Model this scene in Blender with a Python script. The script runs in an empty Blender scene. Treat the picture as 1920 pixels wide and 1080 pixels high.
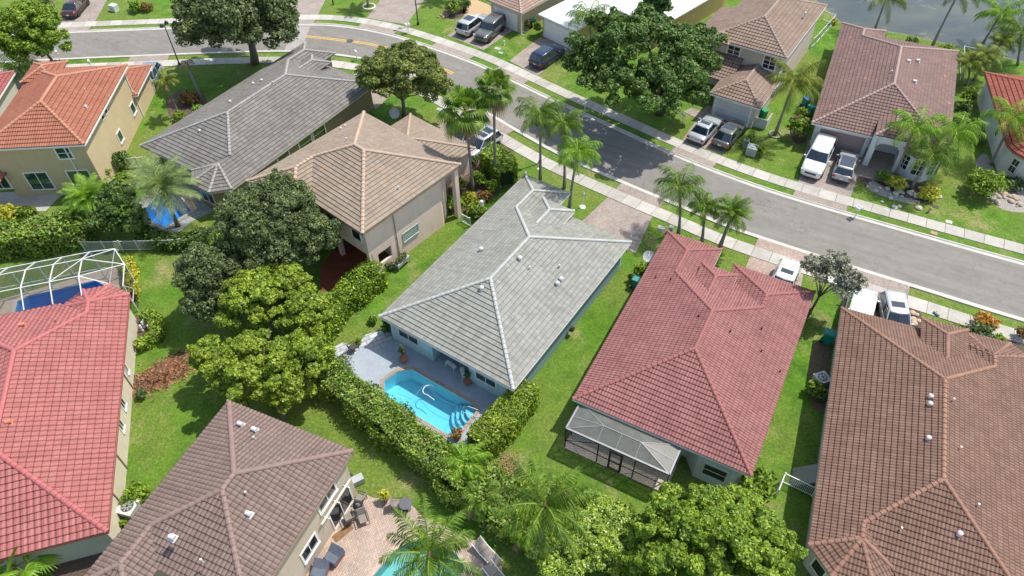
import bpy, bmesh, math, random
import numpy as np
from mathutils import Vector, Matrix
from mathutils.geometry import tessellate_polygon
PI = math.pi
SC = bpy.context.scene
COL = SC.collection
random.seed(7)
RNG = np.random.default_rng(7)

# ------------------------------------------------------------------ camera
CAM_H = 43.0
F_PX, PITCH, ROLL = 1356.93, math.radians(47.487), math.radians(-1.0926)
_fw = np.array([0, math.cos(PITCH), -math.sin(PITCH)])
_ri0 = np.array([1.0, 0, 0]); _up0 = np.cross(_ri0, _fw)
_RI = math.cos(ROLL) * _ri0 + math.sin(ROLL) * _up0
_UP = -math.sin(ROLL) * _ri0 + math.cos(ROLL) * _up0
cam_d = bpy.data.cameras.new('camera'); cam = bpy.data.objects.new('camera', cam_d); COL.objects.link(cam)
m = Matrix.Identity(4)
for i in range(3):
    m[i][0] = _RI[i]; m[i][1] = _UP[i]; m[i][2] = -_fw[i]
m[2][3] = CAM_H
cam.matrix_world = m
cam_d.sensor_width = 36.0; cam_d.lens = F_PX / 1920 * 36.0
cam_d.clip_start = 0.5; cam_d.clip_end = 2000
SC.camera = cam
# ------------------------------------------------------------------ sky, sun, exposure
SUN_EL, SUN_AZ = math.radians(61.0), math.radians(27.0)      # azimuth counter-clockwise from +X, towards the sun
world = bpy.data.worlds.new('World'); SC.world = world; world.use_nodes = True
nt = world.node_tree
sky = nt.nodes.new('ShaderNodeTexSky'); sky.sky_type = 'NISHITA'; sky.sun_disc = False
sky.sun_elevation = SUN_EL; sky.sun_rotation = PI / 2 - SUN_AZ
bg = nt.nodes['Background']; bg.inputs['Strength'].default_value = 0.15
wb = nt.nodes.new('ShaderNodeMix'); wb.data_type = 'RGBA'; wb.blend_type = 'MULTIPLY'; wb.inputs[0].default_value = 1.0; wb.inputs[7].default_value = (1.08, 1.0, 0.86, 1)
nt.links.new(sky.outputs[0], wb.inputs[6]); nt.links.new(wb.outputs[2], bg.inputs[0])
sl = bpy.data.lights.new('sun', 'SUN'); sl.energy = 3.0; sl.angle = math.radians(0.55); sl.color = (1.0, 0.945, 0.84)
so = bpy.data.objects.new('sun', sl); COL.objects.link(so)
sdir = Vector((math.cos(SUN_EL) * math.cos(SUN_AZ), math.cos(SUN_EL) * math.sin(SUN_AZ), math.sin(SUN_EL)))
so.rotation_euler = sdir.to_track_quat('Z', 'Y').to_euler(); so.location = sdir * 80
SC.view_settings.view_transform = 'Standard'; SC.view_settings.look = 'None'
SC.view_settings.exposure = 0.89; SC.view_settings.gamma = 1.0
SC.cycles.max_bounces = 7; SC.cycles.transparent_max_bounces = 10
SC.cycles.caustics_reflective = False; SC.cycles.caustics_refractive = False

# ------------------------------------------------------------------ surveying: photo point -> point at a known height
def ray(px, py):
    return _RI * (px - 960) / F_PX - _UP * (py - 540) / F_PX + _fw
def at(px, py, z=0.0):
    d = ray(px, py); t = (CAM_H - z) / -d[2]
    return Vector((d[0] * t, d[1] * t, z))
def h_at(base, top_py, top_px=None):
    """height above the ground point `base` that shows at image row top_py"""
    lo, hi = 0.0, 25.0
    for _ in range(40):
        mid = (lo + hi) / 2
        v = np.array([base[0], base[1], mid - CAM_H]); k = v @ _fw
        y = 540 - F_PX * (v @ _UP) / k
        if y > top_py: lo = mid
        else: hi = mid
    return lo

# ------------------------------------------------------------------ scene helpers
def tag(o, label=None, cat=None, group=None, kind=None):
    if label: o['label'] = label
    if cat: o['category'] = cat
    if group: o['group'] = group
    if kind: o['kind'] = kind
    return o
def empty(name, loc, rz=0.0, label=None, cat=None, group=None):
    o = bpy.data.objects.new(name, None); o.empty_display_size = 0.3
    COL.objects.link(o); o.location = loc; o.rotation_euler = (0, 0, rz)
    return tag(o, label, cat, group)
class MB:
    """collects geometry for ONE mesh object"""
    def __init__(s): s.v = []; s.f = []; s.uv = None; s.mi = []
    def add(s, vs, fs, mi=0):
        n = len(s.v); s.v += [tuple(p) for p in vs]; s.f += [tuple(n + i for i in f) for f in fs]; s.mi += [mi] * len(fs)
    def box(s, c, d, rz=0.0, mi=0, taper=1.0):
        cx, cy, cz = c; dx, dy, dz = d[0] / 2, d[1] / 2, d[2] / 2; ca, sa = math.cos(rz), math.sin(rz)
        vs = []
        for k in (-1, 1):
            tp = taper if k > 0 else 1.0
            for (a, b) in ((-1, -1), (1, -1), (1, 1), (-1, 1)):
                x, y = a * dx * tp, b * dy * tp
                vs.append((cx + x * ca - y * sa, cy + x * sa + y * ca, cz + k * dz))
        s.add(vs, [(3, 2, 1, 0), (4, 5, 6, 7), (0, 1, 5, 4), (1, 2, 6, 5), (2, 3, 7, 6), (3, 0, 4, 7)], mi)
    def bar(s, p, q, w=0.05, h=None, mi=0):
        p = Vector(p); q = Vector(q); d = (q - p); L = d.length
        if L < 1e-6: return
        d /= L; up = Vector((0, 0, 1)) if abs(d.z) < 0.95 else Vector((0, 1, 0))
        a = d.cross(up).normalized() * (w / 2); b = a.cross(d).normalized() * ((h or w) / 2)
        vs = [p + a + b, p - a + b, p - a - b, p + a - b, q + a + b, q - a + b, q - a - b, q + a - b]
        s.add(vs, [(0, 1, 2, 3), (7, 6, 5, 4), (4, 5, 1, 0), (5, 6, 2, 1), (6, 7, 3, 2), (7, 4, 0, 3)], mi)
    def tube(s, pts, rad, n=8, mi=0, cap=True):
        pts = [Vector(p) for p in pts]; rr = rad if hasattr(rad, '__len__') else [rad] * len(pts); base = len(s.v); vs = []
        for i, p in enumerate(pts):
            d = (pts[min(i + 1, len(pts) - 1)] - pts[max(i - 1, 0)]).normalized()
            up = Vector((0, 0, 1)) if abs(d.z) < 0.9 else Vector((1, 0, 0))
            a = d.cross(up).normalized(); b = d.cross(a).normalized()
            for k in range(n):
                t = 2 * PI * k / n; vs.append(p + (a * math.cos(t) + b * math.sin(t)) * rr[i])
        fs = [(i * n + k, i * n + (k + 1) % n, (i + 1) * n + (k + 1) % n, (i + 1) * n + k) for i in range(len(pts) - 1) for k in range(n)]
        if cap: fs += [tuple(range(n))[::-1], tuple((len(pts) - 1) * n + k for k in range(n))]
        s.add(vs, fs, mi)
    def lathe(s, prof, c=(0, 0, 0), n=16, mi=0):
        vs = [(c[0] + r * math.cos(2 * PI * k / n), c[1] + r * math.sin(2 * PI * k / n), c[2] + z) for r, z in prof for k in range(n)]
        fs = [(i * n + k, i * n + (k + 1) % n, (i + 1) * n + (k + 1) % n, (i + 1) * n + k) for i in range(len(prof) - 1) for k in range(n)]
        fs += [tuple(range(n))[::-1], tuple((len(prof) - 1) * n + k for k in range(n))]
        s.add(vs, fs, mi)
    def quad(s, a, b, c, d, mi=0): s.add([a, b, c, d], [(0, 1, 2, 3)], mi)
    def prism(s, poly, z0, z1, mi=0):
        """vertical prism over a plan polygon"""
        n = len(poly); a = sum(poly[i][0] * poly[(i + 1) % n][1] - poly[(i + 1) % n][0] * poly[i][1] for i in range(n))
        if a < 0: poly = poly[::-1]
        s.add([(p[0], p[1], z0) for p in poly] + [(p[0], p[1], z1) for p in poly],
              [tuple(range(n))[::-1], tuple(range(n, 2 * n))] + [(i, (i + 1) % n, n + (i + 1) % n, n + i) for i in range(n)], mi)
    def build(s, name, mats, parent=None, smooth=False, loc=None, uv=None):
        me = bpy.data.meshes.new(name); me.from_pydata(s.v, [], s.f)
        if not isinstance(mats, (list, tuple)): mats = [mats]
        for mt in mats: me.materials.append(mt)
        if len(mats) > 1: me.polygons.foreach_set('material_index', s.mi)
        if smooth: me.polygons.foreach_set('use_smooth', [True] * len(me.polygons))
        me.update()
        o = bpy.data.objects.new(name, me); COL.objects.link(o)
        if loc is not None: o.location = loc
        if parent: o.parent = parent
        return o
def np_mesh(name, V, F, mats, parent=None, smooth=False, uv=None, k=4):
    """fast mesh from arrays of k-gons"""
    me = bpy.data.meshes.new(name); V = np.asarray(V, dtype=np.float32); F = np.asarray(F, dtype=np.int32)
    me.vertices.add(len(V)); me.vertices.foreach_set('co', V.ravel())
    me.loops.add(F.size); me.loops.foreach_set('vertex_index', F.ravel())
    me.polygons.add(len(F)); me.polygons.foreach_set('loop_start', np.arange(0, F.size, k, dtype=np.int32))
    if uv is not None:
        l = me.uv_layers.new(name='UVMap'); l.data.foreach_set('uv', np.asarray(uv, dtype=np.float32)[F.ravel()].ravel())
    if not isinstance(mats, (list, tuple)): mats = [mats]
    for mt in mats: me.materials.append(mt)
    if smooth: me.polygons.foreach_set('use_smooth', np.ones(len(F), dtype=bool))
    me.update(calc_edges=True); me.validate()
    o = bpy.data.objects.new(name, me); COL.objects.link(o)
    if parent: o.parent = parent
    return o
def copy_tree(o, parent=None):
    c = o.copy(); COL.objects.link(c)
    if parent: c.parent = parent
    for ch in list(o.children): copy_tree(ch, c)
    return c

# ------------------------------------------------------------------ materials
_M = {}
def hexlin(h):
    h = h.lstrip('#'); out = []
    for i in (0, 2, 4):
        c = int(h[i:i + 2], 16) / 255; out.append(c / 12.92 if c <= 0.04045 else ((c + 0.055) / 1.055) ** 2.4)
    return tuple(out) + (1,)
def C(c): return hexlin(c) if isinstance(c, str) else (tuple(c) + (1,) if len(c) == 3 else c)
class NM:
    """small node-tree builder"""
    def __init__(s, name):
        s.m = bpy.data.materials.new(name); s.m.use_nodes = True; s.nt = s.m.node_tree; s.b = s.nt.nodes['Principled BSDF']; s.tc = None
    def n(s, t, **kw):
        nd = s.nt.nodes.new(t)
        for k, v in kw.items():
            if k in nd.inputs: nd.inputs[k].default_value = v
            else: setattr(nd, k, v)
        return nd
    def l(s, a, b): s.nt.links.new(a, b)
    def coord(s, kind='Object'):
        if s.tc is None: s.tc = s.n('ShaderNodeTexCoord')
        return s.tc.outputs[kind]
    def noise(s, scale, detail=3, rough=0.6, vec=None, stretch=None):
        nd = s.n('ShaderNodeTexNoise'); nd.inputs['Scale'].default_value = scale; nd.inputs['Detail'].default_value = detail; nd.inputs['Roughness'].default_value = rough
        v = vec or s.coord()
        if stretch:
            mp = s.n('ShaderNodeMapping'); mp.inputs['Scale'].default_value = stretch; s.l(v, mp.inputs[0]); v = mp.outputs[0]
        s.l(v, nd.inputs['Vector']); return nd.outputs['Fac']
    def ramp(s, fac, stops):
        r = s.n('ShaderNodeValToRGB'); e = r.color_ramp.elements
        while len(e) < len(stops): e.new(0.5)
        for i, (p, c) in enumerate(stops): e[i].position = p; e[i].color = C(c) if not isinstance(c, (int, float)) else (c, c, c, 1)
        s.l(fac, r.inputs[0]); return r.outputs[0]
    def mix(s, fac, a, b, mode='MIX'):
        x = s.n('ShaderNodeMix', data_type='RGBA', blend_type=mode)
        for sock, v in ((x.inputs['Factor'], fac), (x.inputs['A'], a), (x.inputs['B'], b)):
            pass
        fi, ai, bi = x.inputs[0], x.inputs[6], x.inputs[7]
        for sock, v in ((fi, fac), (ai, a), (bi, b)):
            if isinstance(v, bpy.types.NodeSocket): s.l(v, sock)
            elif isinstance(v, (int, float)): sock.default_value = v
            else: sock.default_value = C(v)
        return x.outputs[2]
    def math(s, op, a, b=None, c=None):
        x = s.n('ShaderNodeMath', operation=op)
        for i, v in enumerate((a, b, c)):
            if v is None: continue
            if isinstance(v, bpy.types.NodeSocket): s.l(v, x.inputs[i])
            else: x.inputs[i].default_value = v
        return x.outputs[0]
    def bump(s, h, strength=0.4, dist=0.02):
        b = s.n('ShaderNodeBump'); b.inputs['Strength'].default_value = strength; b.inputs['Distance'].default_value = dist
        s.l(h, b.inputs['Height']); s.l(b.outputs[0], s.b.inputs['Normal'])
    def done(s, color=None, rough=0.8, metal=0.0, spec=None):
        if color is not None:
            if isinstance(color, bpy.types.NodeSocket): s.l(color, s.b.inputs['Base Color'])
            else: s.b.inputs['Base Color'].default_value = C(color)
        if isinstance(rough, bpy.types.NodeSocket): s.l(rough, s.b.inputs['Roughness'])
        else: s.b.inputs['Roughness'].default_value = rough
        s.b.inputs['Metallic'].default_value = metal
        if spec is not None: s.b.inputs['Specular IOR Level'].default_value = spec
        return s.m
def plain(name, c, rough=0.7, metal=0.0, var=0.12, scale=3.0, spec=None, bump=0.0):
    if name in _M: return _M[name]
    a = NM(name); base = C(c); dk = tuple(x * (1 - var) for x in base[:3]); lt = tuple(min(1, x * (1 + var)) for x in base[:3])
    n = a.noise(scale, 4, 0.65); col = a.ramp(n, [(0.3, dk), (0.7, lt)])
    if bump: a.bump(a.noise(scale * 12, 3), bump, 0.01)
    _M[name] = a.done(col, rough, metal, spec); return _M[name]

def tile_mat(name, c_dark, c_mid, c_light, odd=None, odd_amt=0.0, stain=0.5, streak=None, rough=0.72, tw=0.3, th=0.36, barrel=0.0, dim=0.78, line=0.72, sat=0.74):
    """roof tiles: a tone for each tile, moss and washed-out patches; UV is metres along and up the slope"""
    a = NM(name); uvn = a.n('ShaderNodeUVMap'); uv = uvn.outputs[0]
    md = np.array(C(c_mid)[:3]); mx_ = lambda c, k: tuple((md + (np.array(C(c)[:3]) - md) * k) * dim)
    ds = lambda c: tuple(np.mean(c) + (np.array(c) - np.mean(c)) * sat)
    c_dark, c_light, c_mid = ds(mx_(c_dark, 0.4)), ds(mx_(c_light, 0.4)), ds(mx_(c_mid, 1))
    mp = a.n('ShaderNodeMapping'); mp.inputs['Scale'].default_value = (1 / tw, 1 / th, 1); a.l(uv, mp.inputs[0])
    fl = a.n('ShaderNodeVectorMath', operation='FLOOR'); a.l(mp.outputs[0], fl.inputs[0])
    wn = a.n('ShaderNodeTexWhiteNoise', noise_dimensions='2D'); a.l(fl.outputs[0], wn.inputs['Vector'])
    wn2 = a.n('ShaderNodeTexWhiteNoise', noise_dimensions='3D')
    ad = a.n('ShaderNodeVectorMath', operation='ADD'); ad.inputs[1].default_value = (3.3, 7.7, 1.2); a.l(fl.outputs[0], ad.inputs[0]); a.l(ad.outputs[0], wn2.inputs['Vector'])
    col = a.ramp(wn.outputs['Value'], [(0.0, c_dark), (0.5, c_mid), (1.0, c_light)])
    big = a.noise(0.35, 5, 0.7); fine = a.noise(9, 4, 0.7)
    dk = a.mix(a.ramp(big, [(0.42, 0.0), (0.72, 1.0)]), col, a.mix(1.0, col, (0.70, 0.68, 0.68), 'MULTIPLY'))
    col = a.mix(stain, col, dk)
    col = a.mix(0.4, col, a.mix(1.0, col, a.ramp(fine, [(0.25, 0.72), (0.75, 1.18)]), 'MULTIPLY'))
    # dirt washed down the slope
    st = a.noise(1.0, 5, 0.75, vec=uv, stretch=(3.0, 0.30, 1)); col = a.mix(a.ramp(st, [(0.45, 0.0), (0.72, 0.6)]), col, a.mix(1.0, col, (0.6, 0.58, 0.57), 'MULTIPLY'))
    if odd:
        pk = a.math('MULTIPLY', a.math('GREATER_THAN', wn2.outputs['Value'], 1 - odd_amt), a.math('GREATER_THAN', a.noise(0.55, 2), 0.5))
        col = a.mix(pk, col, odd)
    # hairline joints between neighbouring tiles, gap shade and grime painted under each course, darkened valleys
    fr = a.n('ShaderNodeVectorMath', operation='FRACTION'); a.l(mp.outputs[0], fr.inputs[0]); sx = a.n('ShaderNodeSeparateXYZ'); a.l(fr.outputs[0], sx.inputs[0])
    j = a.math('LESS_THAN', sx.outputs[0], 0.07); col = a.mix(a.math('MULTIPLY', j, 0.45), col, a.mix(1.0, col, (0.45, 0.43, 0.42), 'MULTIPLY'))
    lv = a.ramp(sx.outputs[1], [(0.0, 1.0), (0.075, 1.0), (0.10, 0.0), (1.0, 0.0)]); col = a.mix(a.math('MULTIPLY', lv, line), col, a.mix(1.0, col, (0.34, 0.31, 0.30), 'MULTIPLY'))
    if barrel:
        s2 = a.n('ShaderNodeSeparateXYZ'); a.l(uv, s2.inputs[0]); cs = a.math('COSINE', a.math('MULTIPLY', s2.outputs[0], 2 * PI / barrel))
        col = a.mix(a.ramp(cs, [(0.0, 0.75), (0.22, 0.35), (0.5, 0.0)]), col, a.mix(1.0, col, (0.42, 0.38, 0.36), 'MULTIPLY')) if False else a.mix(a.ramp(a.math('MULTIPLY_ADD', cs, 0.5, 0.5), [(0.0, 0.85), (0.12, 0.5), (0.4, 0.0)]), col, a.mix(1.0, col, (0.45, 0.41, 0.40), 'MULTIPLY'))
    a.bump(fine, 0.25, 0.01)
    return a.done(col, rough, spec=0.2)
def stucco(name, c, dirt=0.35):
    if name in _M: return _M[name]
    a = NM(name); base = C(c); n = a.noise(0.5, 5, 0.7); st = a.noise(1.0, 4, 0.65, stretch=(2.5, 2.5, 0.25))
    col = a.ramp(n, [(0.3, tuple(x * 0.9 for x in base[:3])), (0.7, tuple(min(1, x * 1.06) for x in base[:3]))])
    col = a.mix(a.ramp(st, [(0.5, 0.0), (0.85, dirt)]), col, a.mix(1.0, col, (0.62, 0.60, 0.56), 'MULTIPLY'))
    a.bump(a.noise(28, 4), 0.35, 0.01); _M[name] = a.done(col, 0.88, spec=0.25); return _M[name]
def glass_mat(name='window_glass', c='#1d2a2e'):
    if name in _M: return _M[name]
    a = NM(name); n = a.noise(1.3, 3); col = a.ramp(n, [(0.35, tuple(x * 0.6 for x in C(c)[:3])), (0.65, C(c))])
    a.b.inputs['Coat Weight'].default_value = 0.6; a.b.inputs['Coat Roughness'].default_value = 0.03
    _M[name] = a.done(col, 0.06, 0.0, 0.9); return _M[name]
def grass_mat():
    a = NM('lawn_grass'); P = a.coord()
    big = a.noise(0.11, 4, 0.6); mid = a.noise(0.7, 5, 0.7); fine = a.noise(4.5, 6, 0.85); tiny = a.noise(15, 3, 0.8)
    col = a.ramp(mid, [(0.28, (0.036, 0.100, 0.010)), (0.5, (0.072, 0.170, 0.013)), (0.74, (0.130, 0.240, 0.024))])
    col = a.mix(a.ramp(big, [(0.38, 0.0), (0.62, 0.85)]), col, a.ramp(fine, [(0.3, (0.095, 0.145, 0.020)), (0.7, (0.18, 0.215, 0.05))]))
    dry = a.noise(0.23, 6, 0.75, stretch=(1.0, 0.7, 1))
    col = a.mix(a.ramp(dry, [(0.53, 0.0), (0.68, 0.85)]), col, a.ramp(fine, [(0.3, (0.20, 0.19, 0.07)), (0.7, (0.30, 0.27, 0.13))]))
    # mown stripes and thatch
    tone = a.math('ADD', a.math('MULTIPLY', fine, 0.6), a.math('MULTIPLY', tiny, 0.55))
    col = a.mix(1.0, col, a.ramp(tone, [(0.36, 0.38), (0.56, 0.95), (0.76, 1.8)]), 'MULTIPLY')
    a.bump(a.math('ADD', fine, tiny), 0.85, 0.06)
    return a.done(col, 0.9, spec=0.2)
def asphalt_mat():
    a = NM('asphalt'); fine = a.noise(22, 5, 0.8); mid = a.noise(1.4, 6, 0.75); st = a.noise(0.35, 5, 0.7); 
    col = a.ramp(fine, [(0.25, (0.160, 0.150, 0.137)), (0.75, (0.238, 0.225, 0.207))])
    col = a.mix(1.0, col, a.ramp(mid, [(0.3, 0.86), (0.7, 1.1)]), 'MULTIPLY')
    col = a.mix(a.ramp(st, [(0.52, 0.0), (0.75, 0.5)]), col, (0.135, 0.125, 0.12))
    v = a.n('ShaderNodeTexVoronoi', feature='DISTANCE_TO_EDGE'); v.inputs['Scale'].default_value = 0.16
    wv = a.noise(0.8, 4); va = a.n('ShaderNodeVectorMath', operation='ADD'); a.l(a.coord(), va.inputs[0]); 
    sc = a.n('ShaderNodeVectorMath', operation='SCALE'); nn = a.n('ShaderNodeTexNoise'); nn.inputs['Scale'].default_value = 0.7; a.l(a.coord(), nn.inputs['Vector']); a.l(nn.outputs['Color'], sc.inputs[0]); sc.inputs['Scale'].default_value = 3.5
    a.l(sc.outputs[0], va.inputs[1]); a.l(va.outputs[0], v.inputs['Vector'])
    cr = a.ramp(v.outputs['Distance'], [(0.0, 1.0), (0.006, 0.0)]); col = a.mix(a.math('MULTIPLY', cr, 0.45), col, (0.07, 0.065, 0.06))
    mr = a.n('ShaderNodeMapping'); mr.inputs['Rotation'].default_value = (0, 0, math.radians(28)); a.l(a.coord(), mr.inputs[0]); sk = a.noise(1.0, 5, 0.75, vec=mr.outputs[0], stretch=(0.12, 1.5, 1))
    col = a.mix(1.0, col, a.ramp(sk, [(0.35, 0.86), (0.65, 1.1)]), 'MULTIPLY'); sp = a.noise(1.1, 5, 0.8); col = a.mix(a.ramp(sp, [(0.66, 0.0), (0.76, 0.45)]), col, (0.09, 0.085, 0.08))
    a.bump(fine, 0.3, 0.008); return a.done(col, 0.9, spec=0.3)
def concrete_mat(name='concrete_walk', c=(0.44, 0.42, 0.39), spots=0.35):
    if name in _M: return _M[name]
    a = NM(name); mid = a.noise(0.9, 6, 0.75); fine = a.noise(14, 4, 0.75)
    col = a.ramp(mid, [(0.3, tuple(x * 0.8 for x in c)), (0.7, tuple(x * 1.08 for x in c))])
    col = a.mix(1.0, col, a.ramp(fine, [(0.3, 0.88), (0.7, 1.08)]), 'MULTIPLY')
    col = a.mix(a.ramp(a.noise(0.3, 5), [(0.5, 0.0), (0.8, spots)]), col, tuple(x * 0.55 for x in c))
    a.bump(fine, 0.2, 0.005); _M[name] = a.done(col, 0.88, spec=0.3); return _M[name]
def paver_mat(name, c1, c2, rot, scale=3.2, mortar='#6c625c', contrast=1.0):
    a = NM(name); mp = a.n('ShaderNodeMapping'); mp.inputs['Rotation'].default_value = (0, 0, rot); a.l(a.coord(), mp.inputs[0])
    br = a.n('ShaderNodeTexBrick', offset=0.5); a.l(mp.outputs[0], br.inputs['Vector']); br.inputs['Scale'].default_value = scale
    br.inputs['Color1'].default_value = C(c1); br.inputs['Color2'].default_value = C(c2); br.inputs['Mortar'].default_value = C(mortar); br.inputs['Mortar Size'].default_value = 0.028
    br.inputs['Brick Width'].default_value = 0.62; br.inputs['Row Height'].default_value = 0.33; br.inputs['Bias'].default_value = 0.0
    col = a.mix(1.0, br.outputs['Color'], a.ramp(a.noise(0.6, 6, 0.75), [(0.3, 0.78), (0.7, 1.14)]), 'MULTIPLY')
    col = a.mix(1.0, col, a.ramp(a.noise(11, 4, 0.75), [(0.3, 0.85), (0.7, 1.12)]), 'MULTIPLY')
    a.bump(a.math('SUBTRACT', 1.0, br.outputs['Fac']), 0.4, 0.01); return a.done(col, 0.85, spec=0.3)
M_GRASS = grass_mat(); M_ASPH = asphalt_mat(); M_CONC = concrete_mat(); M_GUT = concrete_mat('concrete_gutter', (0.50, 0.48, 0.45), 0.5)
M_WHITE = plain('white_paint', (0.72, 0.72, 0.70), 0.5, var=0.05)
M_ALU = plain('white_aluminium', (0.66, 0.68, 0.68), 0.4, var=0.06)
M_GLASS = glass_mat(); M_DARK = plain('dark_recess', (0.02, 0.02, 0.022), 0.6)
M_BLACK = plain('black_metal', (0.018, 0.018, 0.02), 0.5); M_METAL = plain('galvanised_metal', (0.55, 0.56, 0.58), 0.35, 0.6, var=0.1)
M_SOIL = plain('mulch_soil', (0.085, 0.060, 0.045), 0.95, var=0.45, scale=9, bump=0.6)

# ------------------------------------------------------------------ polygons, curves
def cr_spline(pts, n=8):
    P = [Vector(p) for p in pts]; out = []
    for i in range(len(P) - 1):
        p0 = P[max(i - 1, 0)]; p1 = P[i]; p2 = P[i + 1]; p3 = P[min(i + 2, len(P) - 1)]
        for k in range(n):
            t = k / n
            out.append(0.5 * ((2 * p1) + (-p0 + p2) * t + (2 * p0 - 5 * p1 + 4 * p2 - p3) * t * t + (-p0 + 3 * p1 - 3 * p2 + p3) * t ** 3))
    out.append(P[-1]); return out
def offset_line(pts, d):
    """shift a polyline to its left by d"""
    out = []
    for i, p in enumerate(pts):
        t = (pts[min(i + 1, len(pts) - 1)] - pts[max(i - 1, 0)]); t.z = 0; t.normalize()
        out.append(p + Vector((-t.y, t.x, 0)) * d)
    return out
def sheet(name, loops, z, mat, kind='structure', parent=None, label=None, cat=None):
    """flat polygon with holes"""
    L = [[Vector((p[0], p[1], 0)) for p in lp] for lp in loops]; tr = tessellate_polygon(L); allp = [p for lp in L for p in lp]
    me = bpy.data.meshes.new(name); fs = []
    for t in tr:
        a, b, c = (allp[i] for i in t); 
        fs.append(tuple(t) if (b - a).cross(c - a).z > 0 else tuple(t)[::-1])
    me.from_pydata([(p.x, p.y, z) for p in allp], [], fs); me.materials.append(mat); me.update()
    o = bpy.data.objects.new(name, me); COL.objects.link(o)
    if parent: o.parent = parent
    tag(o, label, cat, None, kind if not parent else None); return o
def slab(name, poly, z0, z1, mat, kind='structure', label=None, cat=None):
    b = MB(); b.prism([(p[0], p[1]) for p in poly], z0, z1); o = b.build(name, mat); tag(o, label, cat, None, kind); return o
# ================================================================== SETTING: ground, road, kerbs, walks, lake
far_px = [(-420, 94), (-200, 80), (0, 68), (133, 62), (310, 55), (450, 49.5), (580, 48), (640, 51), (707, 62), (773, 80), (873, 115), (940, 144), (1033, 189), (1150, 242), (1275, 298), (1443, 361), (1680, 431), (1920, 498), (2200, 572), (2500, 648)]
near_px = [(-420, 150), (-200, 130), (0, 115.5), (133, 108.5), (310, 101), (430, 96.5), (563, 95), (682, 108), (745, 126), (825, 160), (916, 210), (972, 243), (1060, 291), (1183, 345), (1280, 385), (1374, 424), (1543, 480), (1730, 538), (1920, 596.5), (2200, 676), (2500, 756)]
FAR = cr_spline([at(*p) for p in far_px], 6); NEAR = cr_spline([at(*p) for p in near_px], 6)
def flat(poly): return [Vector((p[0], p[1], 0)) for p in poly]
# lake shore: from the photo, then a far loop
shore = [at(*p) for p in [(1400, -140), (1440, -80), (1500, -20), (1548, 20), (1570, 42), (1610, 52), (1700, 66), (1760, 80), (1830, 96), (1920, 118), (2050, 150), (2300, 210)]]
lake_loop = shore + [Vector((170, 95, 0)), Vector((190, 200, 0)), Vector((60, 210, 0)), Vector((48, 150, 0))]
lake_loop = flat(lake_loop)
# pools (plan outlines on the ground)
def frame_pts(org, hd, z0, pts):
    h = math.radians(hd); O = at(*org, z0)
    return [Vector((O.x + x * math.cos(h) + y * math.sin(h), O.y - x * math.sin(h) + y * math.cos(h), 0)) for x, y in pts]
POOL_G = frame_pts((711, 593), 34.6, 2.75, [(2.75, -1.75), (3.5, -1.02), (9.0, -1.02), (9.55, -1.35), (9.55, -3.35), (9.0, -3.95), (3.3, -3.95), (2.45, -2.9)])
POOL_LR = [at(*p) for p in [(28, 590), (33, 566), (52, 556), (180, 527), (212, 545), (215, 600), (140, 640), (25, 660)]]
POOL_GY = [at(*p) for p in [(268, 398), (300, 362), (330, 358), (358, 396), (308, 426), (286, 414)]]
POOL_BL = [at(*p) for p in [(690, 1092), (738, 1034), (764, 1018), (800, 1010), (828, 1022), (856, 1040), (872, 1062), (862, 1084), (835, 1096), (815, 1150), (720, 1180)]]
for pl in (POOL_G, POOL_LR, POOL_GY, POOL_BL):
    for p in pl: p.z = 0
big = [(-420, -60), (420, -60), (420, 620), (-420, 620)]
sheet('ground', [flat(big), lake_loop, POOL_G, POOL_LR, POOL_GY, POOL_BL], 0.0, M_GRASS)
def bank():
    n = len(lake_loop); c = Vector((110, 140, 0)); b = MB()
    inner = [p + (c - p).normalized() * 5.0 for p in lake_loop]
    b.add([tuple(p) for p in lake_loop] + [(p.x, p.y, -1.5) for p in inner], [(i, (i + 1) % n, n + (i + 1) % n, n + i) for i in range(n)])
    a = NM('lake_bank'); nz = a.noise(1.2, 6, 0.8); a.bump(nz, 0.7, 0.1)
    mt = a.done(a.ramp(nz, [(0.3, (0.05, 0.075, 0.02)), (0.6, (0.16, 0.15, 0.10)), (0.8, (0.22, 0.20, 0.15))]), 0.95)
    o = b.build('lake_bank', mt); tag(o, kind='structure')
    a = NM('lake_bed'); mt = a.done(a.ramp(a.noise(0.15, 5), [(0.3, (0.06, 0.07, 0.06)), (0.7, (0.12, 0.12, 0.10))]), 0.9)
    sheet('lake_bed', [inner], -1.5, mt)
bank()
def water_lake():
    a = NM('lake_water'); n1 = a.noise(0.10, 5, 0.65, stretch=(1, 2.2, 1)); n2 = a.noise(0.5, 6, 0.75)
    col = a.ramp(n1, [(0.3, (0.060, 0.075, 0.080)), (0.5, (0.085, 0.100, 0.095)), (0.72, (0.15, 0.155, 0.12))])
    alg = a.ramp(a.noise(0.22, 7, 0.8), [(0.56, 0.0), (0.66, 0.7)]); col = a.mix(alg, col, (0.28, 0.27, 0.17))
    a.bump(a.noise(2.2, 4, 0.7), 0.12, 0.05)
    tr = a.n('ShaderNodeBsdfTransparent'); tr.inputs[0].default_value = (0.62, 0.70, 0.62, 1); mx = a.n('ShaderNodeMixShader'); mx.inputs[0].default_value = 0.72
    out = a.nt.nodes['Material Output']; m_ = a.done(col, 0.08, spec=0.6); a.l(tr.outputs[0], mx.inputs[1]); a.l(a.b.outputs[0], mx.inputs[2]); a.l(mx.outputs[0], out.inputs[0])
    c = Vector((110, 140, 0)); grow = [p + (p - c).normalized() * 0.5 for p in lake_loop]
    sheet('lake_water', [grow], -0.28, m_)
water_lake()
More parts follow.
